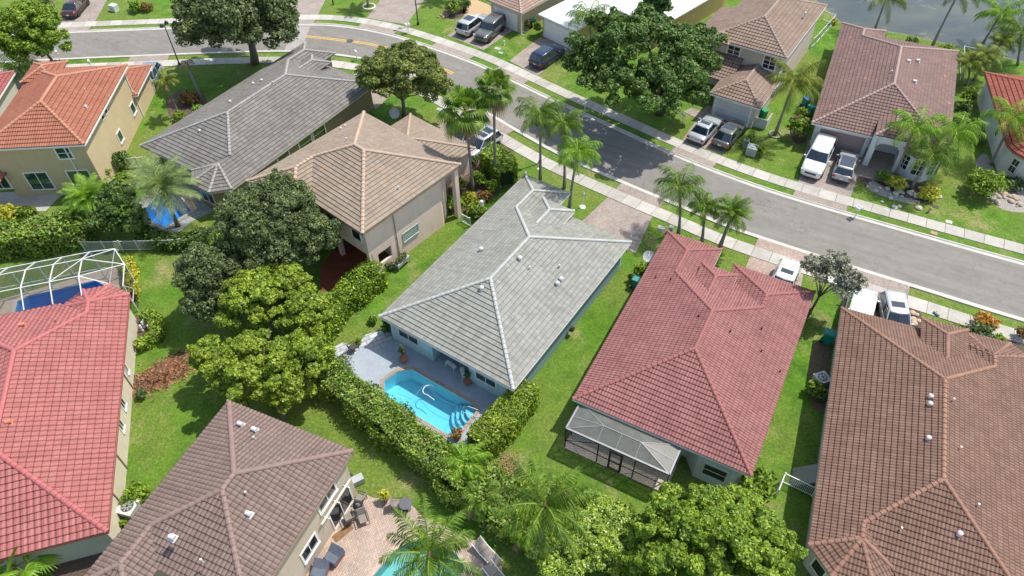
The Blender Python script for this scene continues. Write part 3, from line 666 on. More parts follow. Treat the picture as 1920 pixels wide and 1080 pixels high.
class House:
    def __init__(s, name, label, org, hd, ze, cat='house', z_org=None):
        O = at(*org, ze if z_org is None else z_org); s.hd = math.radians(hd); s.ox, s.oy, s.ze = O.x, O.y, ze
        s.root = empty(name, (O.x, O.y, 0), -s.hd, label, cat); s.w = MB(); s.tr = MB(); s.wm = None
    def W(s, x, y, z=0.0):
        c, n = math.cos(s.hd), math.sin(s.hd); return Vector((s.ox + x * c + y * n, s.oy - x * n + y * c, z))
    def loc(s, px, py, z=0.0):
        p = at(px, py, z); c, n = math.cos(s.hd), math.sin(s.hd); dx, dy = p.x - s.ox, p.y - s.oy; return (dx * c - dy * n, dx * n + dy * c)
    def on_wall(s, px, py, axis, val, out=0.0):
        """where the sight line meets the wall plane x=val or y=val: gives (u, z)"""
        d = ray(px, py); c, n = math.cos(s.hd), math.sin(s.hd)
        ld = (d[0] * c - d[1] * n, d[0] * n + d[1] * c); lo = ((-s.ox) * c - (-s.oy) * n, (-s.ox) * n + (-s.oy) * c); k = 0 if axis == 'x' else 1
        t = (val - lo[k]) / ld[k]; return lo[1 - k] + ld[1 - k] * t, CAM_H + d[2] * t
    def gutter(s, segs, ze, mat, drop=0.17):
        """fascia board and gutter along eave lines given in plan"""
        b = MB()
        for A, B in segs:
            A = Vector(A); B = Vector(B); e = (B - A).normalized(); 
            b.bar((A.x, A.y, ze - drop / 2 - 0.02), (B.x, B.y, ze - drop / 2 - 0.02), 0.05, drop)
        return b.build('fascia', mat, s.root)
    def opening(s, axis, val, u0, u1, z0, z1, sgn, kind='window', mull=1, hz=0, frame=M_WHITE, glass=None, name=None, depth=0.10, fw=0.09, sill=False):
        """framed window or door standing a little proud of the wall; sgn = outward direction of the axis"""
        glass = glass or M_GLASS; P = (lambda u, z, o: (val + sgn * o, u, z)) if axis == 'x' else (lambda u, z, o: (u, val + sgn * o, z))
        f = MB(); 
        def bx(ua, ub, za, zb, o0, o1, B):
            cs = [P(ua, za, o0), P(ub, zb, o1)]; c = [(cs[0][i] + cs[1][i]) / 2 for i in range(3)]; d = [abs(cs[0][i] - cs[1][i]) for i in range(3)]; B.box(c, d)
        o1 = 0.05
        bx(u0 - fw, u1 + fw, z1, z1 + fw, 0.0, o1, f); bx(u0 - fw, u1 + fw, z0 - fw, z0, 0.0, o1 + (0.06 if sill else 0), f)
        bx(u0 - fw, u0, z0, z1, 0.0, o1, f); bx(u1, u1 + fw, z0, z1, 0.0, o1, f)
        for i in range(mull): 
            u = u0 + (u1 - u0) * (i + 1) / (mull + 1); bx(u - 0.03, u + 0.03, z0, z1, 0.0, o1 - 0.01, f)
        for i in range(hz):
            z = z0 + (z1 - z0) * (i + 1) / (hz + 1); bx(u0, u1, z - 0.025, z + 0.025, 0.0, o1 - 0.014, f)
        fo = f.build(name or kind, frame, s.root)
        g = MB(); bx(u0, u1, z0, z1, -0.02, 0.015, g); g.build('pane', glass, fo)
        return fo
    def recess(s, axis, val, u0, u1, z0, z1, sgn, name='doorway', mat=None, proud=0.012):
        g = MB(); P = (lambda u, z, o: (val + sgn * o, u, z)) if axis == 'x' else (lambda u, z, o: (u, val + sgn * o, z))
        a, b = P(u0, z0, -0.02), P(u1, z1, proud); g.box([(a[i] + b[i]) / 2 for i in range(3)], [abs(a[i] - b[i]) for i in range(3)]); return g.build(name, mat or M_DARK, s.root)
    def garage(s, axis, val, u0, u1, z1, sgn, mat, trim, panels=4):
        d = MB(); P = (lambda u, z, o: (val + sgn * o, u, z)) if axis == 'x' else (lambda u, z, o: (u, val + sgn * o, z))
        def bx(ua, ub, za, zb, o0, o1, B): 
            a, b = P(ua, za, o0), P(ub, zb, o1); B.box([(a[i] + b[i]) / 2 for i in range(3)], [abs(a[i] - b[i]) for i in range(3)])
        for k in range(panels):
            za = 0.03 + (z1 - 0.03) * k / panels; zb = 0.03 + (z1 - 0.03) * (k + 1) / panels - 0.025; bx(u0, u1, za, zb, -0.01, 0.03, d)
            nseg = 4
            for j in range(nseg):
                ua = u0 + (u1 - u0) * (j + 0.12) / nseg; ub = u0 + (u1 - u0) * (j + 0.88) / nseg; bx(ua, ub, za + 0.09, zb - 0.09, 0.03, 0.045, d)
        o = d.build('garage_door', mat, s.root)
        f = MB(); bx(u0 - 0.16, u0 - .003, 0, z1 + 0.16, 0, 0.06, f); bx(u1 + .003, u1 + 0.16, 0, z1 + 0.16, 0, 0.06, f); bx(u0 - 0.16, u1 + 0.16, z1 + .01, z1 + 0.16, 0, 0.064, f); f.build('door_trim', trim, o)
        return o
    def walls(s, poly, ze, mat, z0=0.0, name='wall'):
        b = MB(); b.prism(poly, z0, ze); return b.build(name, mat, s.root)
def vent(house, x, y, z, kind='turbine', scale=1.0, tilt=None, mat=None):
    b = MB()
    if kind == 'turbine':
        b.lathe([(0.20 * scale, -0.12), (0.17 * scale, 0.02), (0.14 * scale, 0.10 * scale), (0.19 * scale, 0.12 * scale), (0.20 * scale, 0.30 * scale), (0.12 * scale, 0.38 * scale), (0.01, 0.40 * scale)], (x, y, z), 12)
    elif kind == 'hood':
        b.box((x, y, z + 0.02), (0.42, 0.42, 0.03)); c = Vector((x, y, z + 0.17)); b.tube([c + Vector((-0.17, 0, 0)), c + Vector((0.17, 0, 0))], 0.14, 10)
    else:
        b.lathe([(0.05, -0.1), (0.05, 0.25), (0.065, 0.26), (0.065, 0.3), (0.02, 0.3)], (x, y, z), 8)
    return b.build('roof_vent', mat or plain('vent_metal', (0.60, 0.61, 0.63), 0.4, 0.2), house.root)
TSET = {}
def solid_caps(c, name): return plain(name, c, 0.75, var=0.18, scale=5)
M_SOFF = plain('soffit', (0.45, 0.44, 0.42), 0.8); M_FELT = plain('roof_felt', (0.03, 0.03, 0.03), 0.9)
def slope(f, x, y):
    for keys, p3, nrm in f.faces:
        pass
def zr(house, t, dist): return house.ze + t * dist

def facet_window(h, p, q, w, zc, hh):
    p, q = Vector(p), Vector(q); d = (q - p).normalized(); n = Vector((d.y, -d.x)); c = (p + q) / 2 + n * 0.03; g = MB(); a, b = (c - d * w / 2), (c + d * w / 2)
    g.bar((a.x, a.y, zc), (b.x, b.y, zc), 0.06, hh); fo = g.build('window', M_WHITE, h.root); g = MB()
    for i in (-1, 1):
        for j in (-1, 0, 1): cc = c + n * .02 + d * (i * w * .225); a, b = cc - d * w * .19, cc + d * w * .19; g.bar((a.x, a.y, zc + j * hh * .305), (b.x, b.y, zc + j * hh * .305), .05, hh * .26)
    g.build('pane', M_GLASS, fo)
# ---------------- type A plan (left wing, entry hip, garage): light grey and dark red houses share the idea
def typeA(h, R, W, yF, yW, wl, wing_right=None, dormer=None, dz=0.75, y0=0.0):
    """main hip 0..W x 0..yF, left wing to y=yW of width wl, optional right wing (x0, y1)"""
    ze = h.ze; m_ = W / 2; q = wl / 2; ridge_f = yF - m_
    a = [(0, 0), (0, yW), (q, yW - q), (q, yF - q), (m_, ridge_f), (m_, m_)]; R.face((0, yW), (0, 0), a, ze)
    R.face((0, 0), (W, 0), [(0, 0), (m_, m_), (W, 0)], ze)
    R.face((0, yW), (wl, yW), [(0, yW), (wl, yW), (q, yW - q)], ze)
    R.face((wl, yW), (wl, yF), [(wl, yW), (q, yW - q), (q, yF - q), (wl, yF)], ze)
    if wing_right:
        x0, y1 = wing_right; r = (W - x0) / 2; xm = x0 + r
        R.face((W, 0), (W, y1), [(W, 0), (m_, m_), (m_, ridge_f), (xm, yF - r), (xm, y1 - r), (W, y1)], ze)
        R.face((0, yF), (W, yF), [(m_, ridge_f), (q, yF - q), (wl, yF), (x0, yF), (xm, yF - r)], ze)
        R.face((x0, y1), (x0, yF), [(x0, y1), (x0, yF), (xm, yF - r), (xm, y1 - r)], ze)
        R.face((x0, y1), (W, y1), [(x0, y1), (xm, y1 - r), (W, y1)], ze)
    else:
        R.face((W, 0), (W, yF), [(W, 0), (m_, m_), (m_, ridge_f), (W, yF)], ze)
        R.face((wl, yF), (W, yF), [(W, yF), (m_, ridge_f), (q, yF - q), (wl, yF)], ze)
    R.auto_caps()
    if dormer:
        x0, x1, y1, zd = dormer; r = (x1 - x0) / 2; xm = (x0 + x1) / 2; zt = zd + R.t * r; yb = yF - (zt - ze) / R.t
        n0 = len(R.faces); yl = yF - (zd - ze) / R.t
        R.sub().face((x0, y1), (x0, yl), [(x0, y1), (x0, yl), (xm, yb), (xm, y1 - r)], zd); R.sub().face((x1, y1), (x1, yl), [(x1, y1), (x1, yl), (xm, yb), (xm, y1 - r)], zd)
        R.sub().face((x0, y1), (x1, y1), [(x0, y1), (x1, y1), (xm, y1 - r)], zd)
        z1 = zt; R.sub().cap((x0, y1, zd), (xm, y1 - r, zt)); R.sub().cap((x1, y1, zd), (xm, y1 - r, zt)); R.sub().cap((xm, y1 - r, zt), (xm, yb, zt))
        b = MB(); b.box(((x0 + x1) / 2, (y1 + yl) / 2 - 0.2, (ze - 0.6 + zd - 0.06) / 2), (x1 - x0 - 0.5, y1 - yl - 0.5, zd - 0.06 - (ze - 0.6))); b.build('dormer_wall', h.wm, h.root)
        h.gutter([((x0, y1), (x1, y1)), ((x0, y1), (x0, yl)), ((x1, y1), (x1, yl))], zd, h.fm)

# ---- 1: light grey roof, pool behind
def house_grey():
    h = House('house', 'single storey house under a light grey tile roof with the bright blue pool behind', (711, 593), 34.6, 2.75)
    h.wm = stucco('seafoam_wall', (0.48, 0.64, 0.68)); h.fm = M_WHITE
    R = Roof(0.375, 0.33, 0.345, 0.006, 0.042, 1); 
    typeA(h, R, 11.78, 16.95, 19.5, 4.6, None, (3.5, 6.5, 16.95, 3.5))
    # front left wing and entry hip
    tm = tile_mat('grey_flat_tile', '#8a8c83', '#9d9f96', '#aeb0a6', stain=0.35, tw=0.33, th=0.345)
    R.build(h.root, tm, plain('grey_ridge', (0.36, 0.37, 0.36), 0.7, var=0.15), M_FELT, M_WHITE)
    h.gutter([((0, 0), (11.78, 0)), ((11.78, 0), (11.78, 16.95)), ((0, 0), (0, 19.5)), ((0, 19.5), (4.6, 19.5)), ((4.6, 19.5), (4.6, 16.95)), ((4.6, 16.95), (11.78, 16.95))], 2.75, M_WHITE)
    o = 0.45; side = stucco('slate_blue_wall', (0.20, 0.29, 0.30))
    h.walls([(o, o), (4.39, o), (4.39, 3.2), (7.64, 3.2), (7.64, o), (11.33, o), (11.33, 16.5), (4.15, 16.5), (4.15, 19.05), (o, 19.05)], 2.62, h.wm)
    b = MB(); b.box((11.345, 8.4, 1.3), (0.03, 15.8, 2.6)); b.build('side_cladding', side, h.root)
    b = MB(); b.prism([(0.05, 0.05), (11.7, 0.05), (11.7, 16.9), (4.55, 16.9), (4.55, 19.4), (0.05, 19.4)], 2.63, 2.66); b.build('soffit', M_SOFF, h.root)
    for (a, bb) in (((747, 614), (786, 655)), ((893, 703), (930, 742))):
        u0 = h.on_wall(*a, 'y', o)[0]; u1 = h.on_wall(*bb, 'y', o)[0]; h.opening('y', o, u0, u1, 1.0, 2.35, -1, mull=1, hz=1, fw=0.12)
    h.opening('y', 3.2, 5.0, 7.2, 0.05, 2.2, -1, 'sliding_door', mull=1)
    b = MB(); b.bar((11.4, 4.6, 2.55), (11.4, 16.4, 2.55), 0.10, 0.12); b.build('gutter', M_WHITE, h.root)
    for (px, py, k) in ((903, 382, 'turbine'), (902, 470, 'turbine'), (975, 487, 'turbine'), (1052, 526, 'turbine'), (1045, 534, 'turbine'), (903, 543, 'turbine'), (993, 505, 'pipe'), (1049, 502, 'pipe')):
        z = 4.2
        for _ in range(6):
            x, y = h.loc(px, py, z); z = 2.75 + 0.375 * max(0, min(x, 11.78 - x, y, 16.95 - y if x > 4.6 else 99))
        vent(h, x, y, z + 0.03, k, 0.85)
    fin = MB(); fin.lathe([(0.07, 0), (0.05, 0.15), (0.13, 0.25), (0.13, 0.38), (0.03, 0.48)], (0.25, 19.2, 2.95), 10); fin.build('finial', M_METAL, h.root)
    return h
HG = house_grey()
# ---- 2: dark red roof with the screened porch
def house_red():
    h = House('house', 'house under a dusty red tile roof with a screened porch behind', (1074, 748), 29.1, 2.75)
    h.wm = stucco('pale_grey_wall', (0.42, 0.47, 0.48)); h.fm = M_WHITE
    R = Roof(0.37, 0.205, 0.335, 0.050, 0.045, 5)
    typeA(h, R, 11.93, 15.6, 18.2, 4.45, (5.8, 17.0), (3.7, 6.42, 15.25, 3.5))
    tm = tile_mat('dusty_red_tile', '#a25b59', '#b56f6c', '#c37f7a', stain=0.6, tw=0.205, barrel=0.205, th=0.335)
    R.build(h.root, tm, plain('dusty_red_ridge', tuple((x * 0.75 + sum(C('#ad5c57')[:3]) / 3 * 0.25) * 0.7 for x in C('#ad5c57')[:3]), 0.75, var=0.15), M_FELT, M_WHITE)
    h.gutter([((0, 0), (11.93, 0)), ((11.93, 0), (11.93, 17.0)), ((0, 0), (0, 18.2)), ((0, 18.2), (4.45, 18.2)), ((4.45, 18.2), (4.45, 15.6)), ((4.45, 15.6), (5.8, 15.6)), ((5.8, 15.6), (5.8, 17.0)), ((5.8, 17), (11.93, 17))], 2.75, M_WHITE)
    o = 0.45
    h.walls([(o, o + 0.6), (7.9, o + 0.6), (8.7, -0.05), (10.9, -0.05), (11.48, o), (11.48, 16.5), (6.25, 16.5), (6.25, 15.1), (4.0, 15.1), (4.0, 17.75), (o, 17.75)], 2.62, h.wm)
    h.opening('y', -0.05, 9.2, 10.6, 0.9, 2.1, -1, mull=0, hz=1, fw=0.14, frame=stucco('pale_grey_wall', (0.42, 0.47, 0.48)))
    b = MB(); b.prism([(0.05, 0.05), (11.85, 0.05), (11.85, 16.9), (5.9, 16.9), (5.9, 15.5), (4.4, 15.5), (4.4, 18.1), (0.05, 18.1)], 2.63, 2.66); b.build('soffit', M_SOFF, h.root)
    for (px, py, k) in ((1229, 522, 'v'), (1257, 525, 'v'), (1309, 594, 'v'), (1369, 623, 'v'), (1427, 618, 'v'), (1427, 660, 'v'), (1462, 698, 'v')):
        z = 4.0
        for _ in range(6):
            x, y = h.loc(px, py, z); z = 2.75 + 0.37 * max(0, min(x, 11.93 - x, y))
        vent(h, x, y, z - 0.03, 'pipe', mat=plain('dark_vent', (0.10, 0.035, 0.03), 0.8))
    return h
HR = house_red()

# ---------------- type B plan: plain hip block with an eight-sided bay at one rear corner
def bay(R, h, xc, hw, y_e, y_in, ze, sgn, depth=1.36, chamf=1.36):
    """bay of half width hw centred on xc; its roof apex is joined by a short ridge; sgn = direction the bay points along y"""
    A = (xc - hw, y_e); D = (xc + hw, y_e); B_ = (xc - hw + chamf, y_e + sgn * depth); C_ = (xc + hw - chamf, y_e + sgn * depth); yf = y_e + sgn * depth
    ap = (xc, yf - sgn * hw); return A, B_, C_, D, ap
def house_brown_right():
    h = House('house', 'large single storey house under a brown barrel tile roof in the lower right corner', (1577, 583), 23.2, 2.85)
    h.wm = stucco('sage_beige_wall', (0.40, 0.40, 0.33)); h.fm = plain('beige_fascia', (0.5, 0.45, 0.38), 0.6)
    t = 0.375; R = Roof(t, 0.205, 0.345, 0.052, 0.05, 5); ze = 2.85; W = 12.2; m_ = 6.1; yF = 0.3; yR = -19.3
    A, B_, C_, D, ap = bay(R, h, 2.5, 2.5, -18.75, 0, ze, -1)
    ap = (2.5, -17.75); j = (2.5, -16.8 + 0.0)
    j = (2.5, yR + 2.5)
    R.face((0, yF), (0, -18.75), [(0, yF), (0, -18.75), ap, j, (m_, yR + m_), (m_, yF - m_)], ze)
    R.face((0, -18.75), B_, [(0, -18.75), B_, ap], ze)
    R.face(B_, C_, [B_, C_, ap], ze); R.face(C_, D, [C_, D, ap], ze)
    R.face(D, (5.0, yR), [D, ap, j, (5.0, yR)], ze)
    R.face((5.0, yR), (W, yR), [(5.0, yR), j, (m_, yR + m_), (W, yR)], ze)
    R.face((W, yR), (W, yF), [(W, yR), (m_, yR + m_), (m_, yF - m_), (9.65, yF - 2.55), (9.65, -1.3), (W, 0.35)], ze)
    # front: main slope, bay with chamfered corners at the right
    q = 2.55; xc = 9.65; yE = 1.2; apf = (xc, yE - q + 0.05); jf = (xc, yF - q)
    R.face((0, yF), (W, yF), [(0, yF), (m_, yF - m_), jf, (xc - q, yF)], ze)
    R.faces[-2] = R.faces[-2]
    R.auto_caps()
    R.cap((m_, yF - m_, ze + t * m_), (xc, yF - q, ze + t * q)); R.cap((xc, yF - q, ze + t * q), (apf[0], apf[1], ze + t * q))
    fb = [(xc - q, yF), (xc - q, 0.35), (xc - q + 1.1, yE), (xc + q - 1.1, yE), (xc + q, 0.35), (xc + q, yF)]
    for i in range(5):
        if i == 0: R.face((xc - q, 0.35), (xc - q, yF - 1), [(xc - q, 0.35), apf, jf, (xc - q, yF)], ze + .01)
        elif i == 4: pass
        else:
            a, b = fb[i], fb[i + 1]; R.face(a, b, [a, b, apf], ze + .01); R.cap((a[0], a[1], ze), (apf[0], apf[1], ze + t * q)); 
    R.cap((fb[4][0], fb[4][1], ze), (apf[0], apf[1], ze + t * q))
    # entry hip standing above the eave
    x0, x1, y1, zd = 5.15, 8.15, 0.75, 3.5; r = (x1 - x0) / 2; xm = (x0 + x1) / 2; zt = zd + t * r; yb = yF - (zt - ze) / t; yl = yF - (zd - ze) / t
    R.sub().face((x0, y1), (x0, yl), [(x0, y1), (x0, yl), (xm, yb), (xm, y1 - r)], zd); R.sub().face((x1, y1), (x1, yl), [(x1, y1), (x1, yl), (xm, yb), (xm, y1 - r)], zd); R.sub().face((x0, y1), (x1, y1), [(x0, y1), (x1, y1), (xm, y1 - r)], zd)
    R.sub().cap((x0, y1, zd), (xm, y1 - r, zt)); R.sub().cap((x1, y1, zd), (xm, y1 - r, zt)); R.sub().cap((xm, y1 - r, zt), (xm, yb, zt))
    b = MB(); b.box((xm, 0.0, 3.0), (2.5, 1.2, 0.9)); b.build('dormer_wall', h.wm, h.root)
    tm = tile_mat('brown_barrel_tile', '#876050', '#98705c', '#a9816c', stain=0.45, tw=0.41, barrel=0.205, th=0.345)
    R.build(h.root, tm, plain('brown_ridge', tuple((x * 0.75 + sum(C('#a87256')[:3]) / 3 * 0.25) * 0.7 for x in C('#a87256')[:3]), 0.75, var=0.18), M_FELT, h.fm)
    h.gutter([((0, yF), (0, -18.75)), ((0, -18.75), B_), (B_, C_), (C_, D)], ze, h.fm)
    o = 0.45
    h.walls([(o, yF - o), (o, -18.5), (1.6, -19.65), (3.4, -19.65), (4.6, -18.6), (4.9, -18.85), (W - o, -18.85), (W - o, 0.2), (11, .8), (8.4, .8), (7.4, yF - o)], 2.72, h.wm)
    b = MB(); b.prism([(0.05, yF - .05), (0.05, -18.7), (1.4, -20.0), (3.6, -20.0), (4.9, -19.2), (W - .05, -19.2), (W - .05, yF - .05)], 2.74, 2.77); b.build('soffit', M_SOFF, h.root)
    c0 = Vector((0.45, -18.5)); c1 = Vector((1.6, -19.65)); d = (c1 - c0).normalized(); n = Vector((d.y, -d.x)); 
    g = MB(); pts = [c0 + d * 0.35 + n * 0.03, c1 - d * 0.25 + n * 0.03]
    if n.x > 0: n = -n; pts = [c0 + d * 0.35 + n * 0.03, c1 - d * 0.25 + n * 0.03]
    g.bar((pts[0].x, pts[0].y, 1.5), (pts[1].x, pts[1].y, 1.5), 0.06, 1.5); fo = g.build('window', M_WHITE, h.root); g = MB(); g.bar((pts[0].x + d.x * .1 + n.x * .01, pts[0].y + d.y * .1 + n.y * .01, 1.5), (pts[1].x - d.x * .1 + n.x * .01, pts[1].y - d.y * .1 + n.y * .01, 1.5), 0.06, 1.3); g.build('pane', M_GLASS, fo)
    for (y, z0, z1) in ((-7.0, 0.9, 2.2), (-9.6, 0.9, 2.2), (-12.2, 0.9, 2.2)): h.opening('x', o, y, y + 1.0, z0, z1, -1, mull=0, hz=1, fw=0.16, frame=plain('cream_trim', (0.55, 0.53, 0.46), 0.7))
    for (px, py, k) in ((1743, 746, 'turbine'), (1742, 760, 'turbine'), (1739, 824, 'turbine'), (1797, 1003, 'turbine'), (1785, 753, 'pipe'), (1798, 843, 'pipe'), (1687, 994, 'pipe'), (1831, 950, 'pipe')):
        z = 4.5
        for _ in range(6):
            x, y = h.loc(px, py, z); z = ze + t * max(0, min(x, W - x, y - yR))
        vent(h, x, y, z + 0.05, k, 0.75, mat=plain('pink_vent', (0.62, 0.55, 0.55), 0.5))
    return h
HB = house_brown_right()
# ---- 4: bright red roof on the left
def house_red_left():
    h = House('house', 'single storey house under a bright salmon red tile roof at the left edge', (202, 997), -15.4, 2.9)
    h.wm = stucco('cream_wall', (0.60, 0.55, 0.44)); h.fm = plain('red_fascia', (0.35, 0.12, 0.10), 0.6)
    t = 0.375; R = Roof(t, 0.37, 0.42, 0.050, 0.055, 6); ze = 2.9; W = 12.1; m_ = -6.05; yT = 19.8
    B_ = (-1.5, 20.75); C_ = (-3.4, 20.75); D = (-4.9, 19.4); ap = (-2.45, 18.45); j = (-2.45, yT - 2.45)
    R.face((0, 0), (0, 19.35), [(0, 0), (0, 19.35), ap, j, (m_, yT + m_), (m_, 6.05)], ze)
    R.face((0, 19.35), B_, [(0, 19.35), B_, ap], ze); R.face(B_, C_, [B_, C_, ap], ze); R.face(C_, D, [C_, D, ap], ze)
    R.face(D, (-4.9, yT), [D, ap, j, (-4.9, yT)], ze)
    R.face((-4.9, yT), (-W, yT), [(-4.9, yT), j, (m_, yT + m_), (-W, yT)], ze)
    R.face((-W, 0), (-W, yT), [(-W, 0), (-W, yT), (m_, yT + m_), (m_, 6.05)], ze)
    R.face((0, 0), (-W, 0), [(0, 0), (-W, 0), (m_, 6.05)], ze)
    R.auto_caps(r=0.14)
    x1 = -5.4; x0 = -8.9; zd = 3.15; r = 1.75
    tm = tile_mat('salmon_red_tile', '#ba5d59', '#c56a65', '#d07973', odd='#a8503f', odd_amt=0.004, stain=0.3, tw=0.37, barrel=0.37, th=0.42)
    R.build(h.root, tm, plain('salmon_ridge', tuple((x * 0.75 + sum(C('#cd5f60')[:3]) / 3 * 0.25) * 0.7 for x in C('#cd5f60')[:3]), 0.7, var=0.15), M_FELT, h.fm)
    h.gutter([((0, 0), (0, 19.35)), ((0, 0), (-W, 0)), (D, (-W, yT))], ze, h.fm)
    o = 0.45; h.walls([(-o, o), (-o, 19.1), (-1.6, 20.3), (-3.3, 20.3), (-4.5, 19.3), (-W + o, 19.3), (-W + o, o)], 2.77, h.wm)
    b = MB(); b.prism([(-.05, .05), (-.05, 19.3), (-W + .05, 19.3), (-W + .05, .05)], 2.79, 2.82); b.build('soffit', M_SOFF, h.root)
    b = MB(); b.box((-6, o - 0.012, 1.38), (11.1, 0.03, 2.74)); b.build('rear_cladding', stucco('grey_wall', (0.36, 0.36, 0.33)), h.root)
    for (a, bb) in (((232, 682), (246, 710)), ((228, 748), (240, 778)), ((224, 788), (236, 818))):
        u0 = h.on_wall(*a, 'x', -o)[0]; u1 = h.on_wall(*bb, 'x', -o)[0]; h.opening('x', -o, min(u0, u1), max(u0, u1), 1.0, 2.2, 1, mull=1, fw=0.10, sill=True)
    for y in (3.2, 6.0, 12.6): b = MB(); b.box((-o + 0.05, y, 1.2), (0.08, 0.08, 2.4)); b.build('downspout', plain('tan_pipe', (0.30, 0.26, 0.20), 0.7), h.root)
    for (px, py) in ((44, 611), (106, 603), (18, 793)):
        z = 4.4
        for _ in range(6):
            x, y = h.loc(px, py, z); z = ze + t * max(0, min(-x, W + x, y, yT - y))
        vent(h, x, y, z, 'hood' if px != 106 else 'pipe', mat=plain('terracotta_vent', (0.55, 0.20, 0.13), 0.7))
    return h
HL = house_red_left()
# ---- 5: dark grey roof, upper left
def house_dark_grey():
    h = House('house', 'long house under a dark weathered grey tile roof with a small pool behind', (263, 273), 33.1, 2.75)
    h.wm = stucco('olive_tan_wall', (0.27, 0.22, 0.13)); h.fm = plain('grey_fascia', (0.42, 0.40, 0.38), 0.6)
    t = 0.375; R = Roof(t, 0.33, 0.36, 0.006, 0.045, 1); ze = 2.75; W = 12.1; m_ = 6.05; yF = 19.6; yW = 22.0; wl = 4.5; q = wl / 2
    B_ = (10.75, -1.36); C_ = (8.4, -1.36); D = (7.1, 0); ap = (9.55, 1.15); j = (9.55, 2.55)
    R.face((0, yW), (0, 0), [(0, 0), (0, yW), (q, yW - q), (q, yF - q), (m_, yF - m_), (m_, m_)], ze)
    R.face((0, 0), (7.1, 0), [(0, 0), (m_, m_), j, (7.1, 0)], ze)
    R.face(D, (7.1, 1), [D, ap, j], ze); R.face(C_, D, [C_, D, ap], ze); R.face(B_, C_, [B_, C_, ap], ze); R.face((12.1, 0), B_, [(12.1, 0), B_, ap], ze)
    R.face((W, 0), (W, yF), [(12.1, 0), ap, j, (m_, m_), (m_, yF - m_), (W, yF)], ze)
    R.face((wl, yF), (W, yF), [(W, yF), (m_, yF - m_), (q, yF - q), (wl, yF)], ze)
    R.face((0, yW), (wl, yW), [(0, yW), (wl, yW), (q, yW - q)], ze); R.face((wl, yW), (wl, yF), [(wl, yW), (q, yW - q), (q, yF - q), (wl, yF)], ze)
    R.auto_caps()
    x0, x1, y1, zd = 3.6, 6.4, 19.5, 3.5; r = (x1 - x0) / 2; xm = (x0 + x1) / 2; zt = zd + t * r; yb = yF - (zt - ze) / t; yl = yF - (zd - ze) / t
    R.sub().face((x0, y1), (x0, yl), [(x0, y1), (x0, yl), (xm, yb), (xm, y1 - r)], zd); R.sub().face((x1, y1), (x1, yl), [(x1, y1), (x1, yl), (xm, yb), (xm, y1 - r)], zd); R.sub().face((x0, y1), (x1, y1), [(x0, y1), (x1, y1), (xm, y1 - r)], zd)
    R.sub().cap((x0, y1, zd), (xm, y1 - r, zt)); R.sub().cap((x1, y1, zd), (xm, y1 - r, zt)); R.sub().cap((xm, y1 - r, zt), (xm, yb, zt))
    tm = tile_mat('weathered_grey_tile', '#77726e', '#89847f', '#9b9793', stain=0.7, tw=0.33, th=0.36)
    R.build(h.root, tm, plain('grey_ridge_weathered', (0.27, 0.265, 0.26), 0.75, var=0.2), M_FELT, h.fm)
    h.gutter([((0, 0), (7.1, 0)), (D, C_), (C_, B_), (B_, (12.1, 0)), ((W, 0), (W, yF)), ((0, 0), (0, yW)), ((x1, y1), (x1, yl))], ze, h.fm)
    o = 0.45; h.walls([(2.2, o), (7.3, o), (8.6, -0.9), (10.5, -0.9), (W - o, o), (W - o, yF - o), (4.1, yF - o), (4.1, yW - o), (o, yW - o), (o, 3.5), (2.2, 3.5)], 2.62, h.wm)
    b = MB(); b.prism([(0.05, 0.05), (W - .05, .05), (W - .05, yF - .05), (4.4, yF - .05), (4.4, yW - .05), (.05, yW - .05)], 2.63, 2.66); b.build('soffit', M_SOFF, h.root)
    b = MB(); b.box((0.55, 0.55, 1.3), (0.25, 0.25, 2.6)); b.build('porch_post', M_WHITE, h.root)
    gg = glass_mat('green_reflection_glass', '#36502c')  # reflection of greenery painted into the pane colour
    for (a, bb) in (((521, 300), (540, 285)), ((561, 272), (582, 255)), ((587, 252), (607, 235))):
        u0 = h.on_wall(*a, 'x', W - o)[0]; u1 = h.on_wall(*bb, 'x', W - o)[0]; h.opening('x', W - o, min(u0, u1), max(u0, u1), 1.0, 2.3, 1, mull=0, hz=1, fw=0.13, glass=gg, sill=True)
    for c0, c1 in (((8.6, -0.9), (10.5, -0.9)),): h.opening('y', -0.9, 8.8, 10.3, 0.8, 2.2, -1, mull=1)
    for (px, py, k) in ((491, 152, 'turbine'), (475, 158, 'turbine'), (432, 192, 'turbine'), (375, 247, 'turbine'), (512, 158, 'pipe'), (668, 172, 'pipe')):
        z = 4.4
        for _ in range(6):
            x, y = h.loc(px, py, z); z = ze + t * max(0, min(x, W - x, y))
        vent(h, x, y, z, k, 0.65)
    return h
HGY = house_dark_grey()
# ---- 6: two-storey orange roof, upper left
def hip_block(R, x0, x1, y0, y1, ze):
    w = x1 - x0; l = y1 - y0
    if l >= w: a, b = ((x0 + x1) / 2, y0 + w / 2), ((x0 + x1) / 2, y1 - w / 2)
    else: a, b = (x0 + l / 2, (y0 + y1) / 2), (x1 - l / 2, (y0 + y1) / 2)
    c = [(x0, y0), (x1, y0), (x1, y1), (x0, y1)]
    if l >= w: fs = [(0, 1, [c[0], c[1], a]), (1, 2, [c[1], c[2], b, a]), (2, 3, [c[2], c[3], b]), (3, 0, [c[3], c[0], a, b])]
    else: fs = [(0, 1, [c[0], c[1], b, a]), (1, 2, [c[1], c[2], b]), (2, 3, [c[2], c[3], a, b]), (3, 0, [c[3], c[0], a])]
    if abs(l - w) < 0.02: fs = [(i, j, [c[i], c[j], a]) for i, j in ((0, 1), (1, 2), (2, 3), (3, 0))]
    for i, j, p in fs: R.face(c[i], c[j], p, ze)
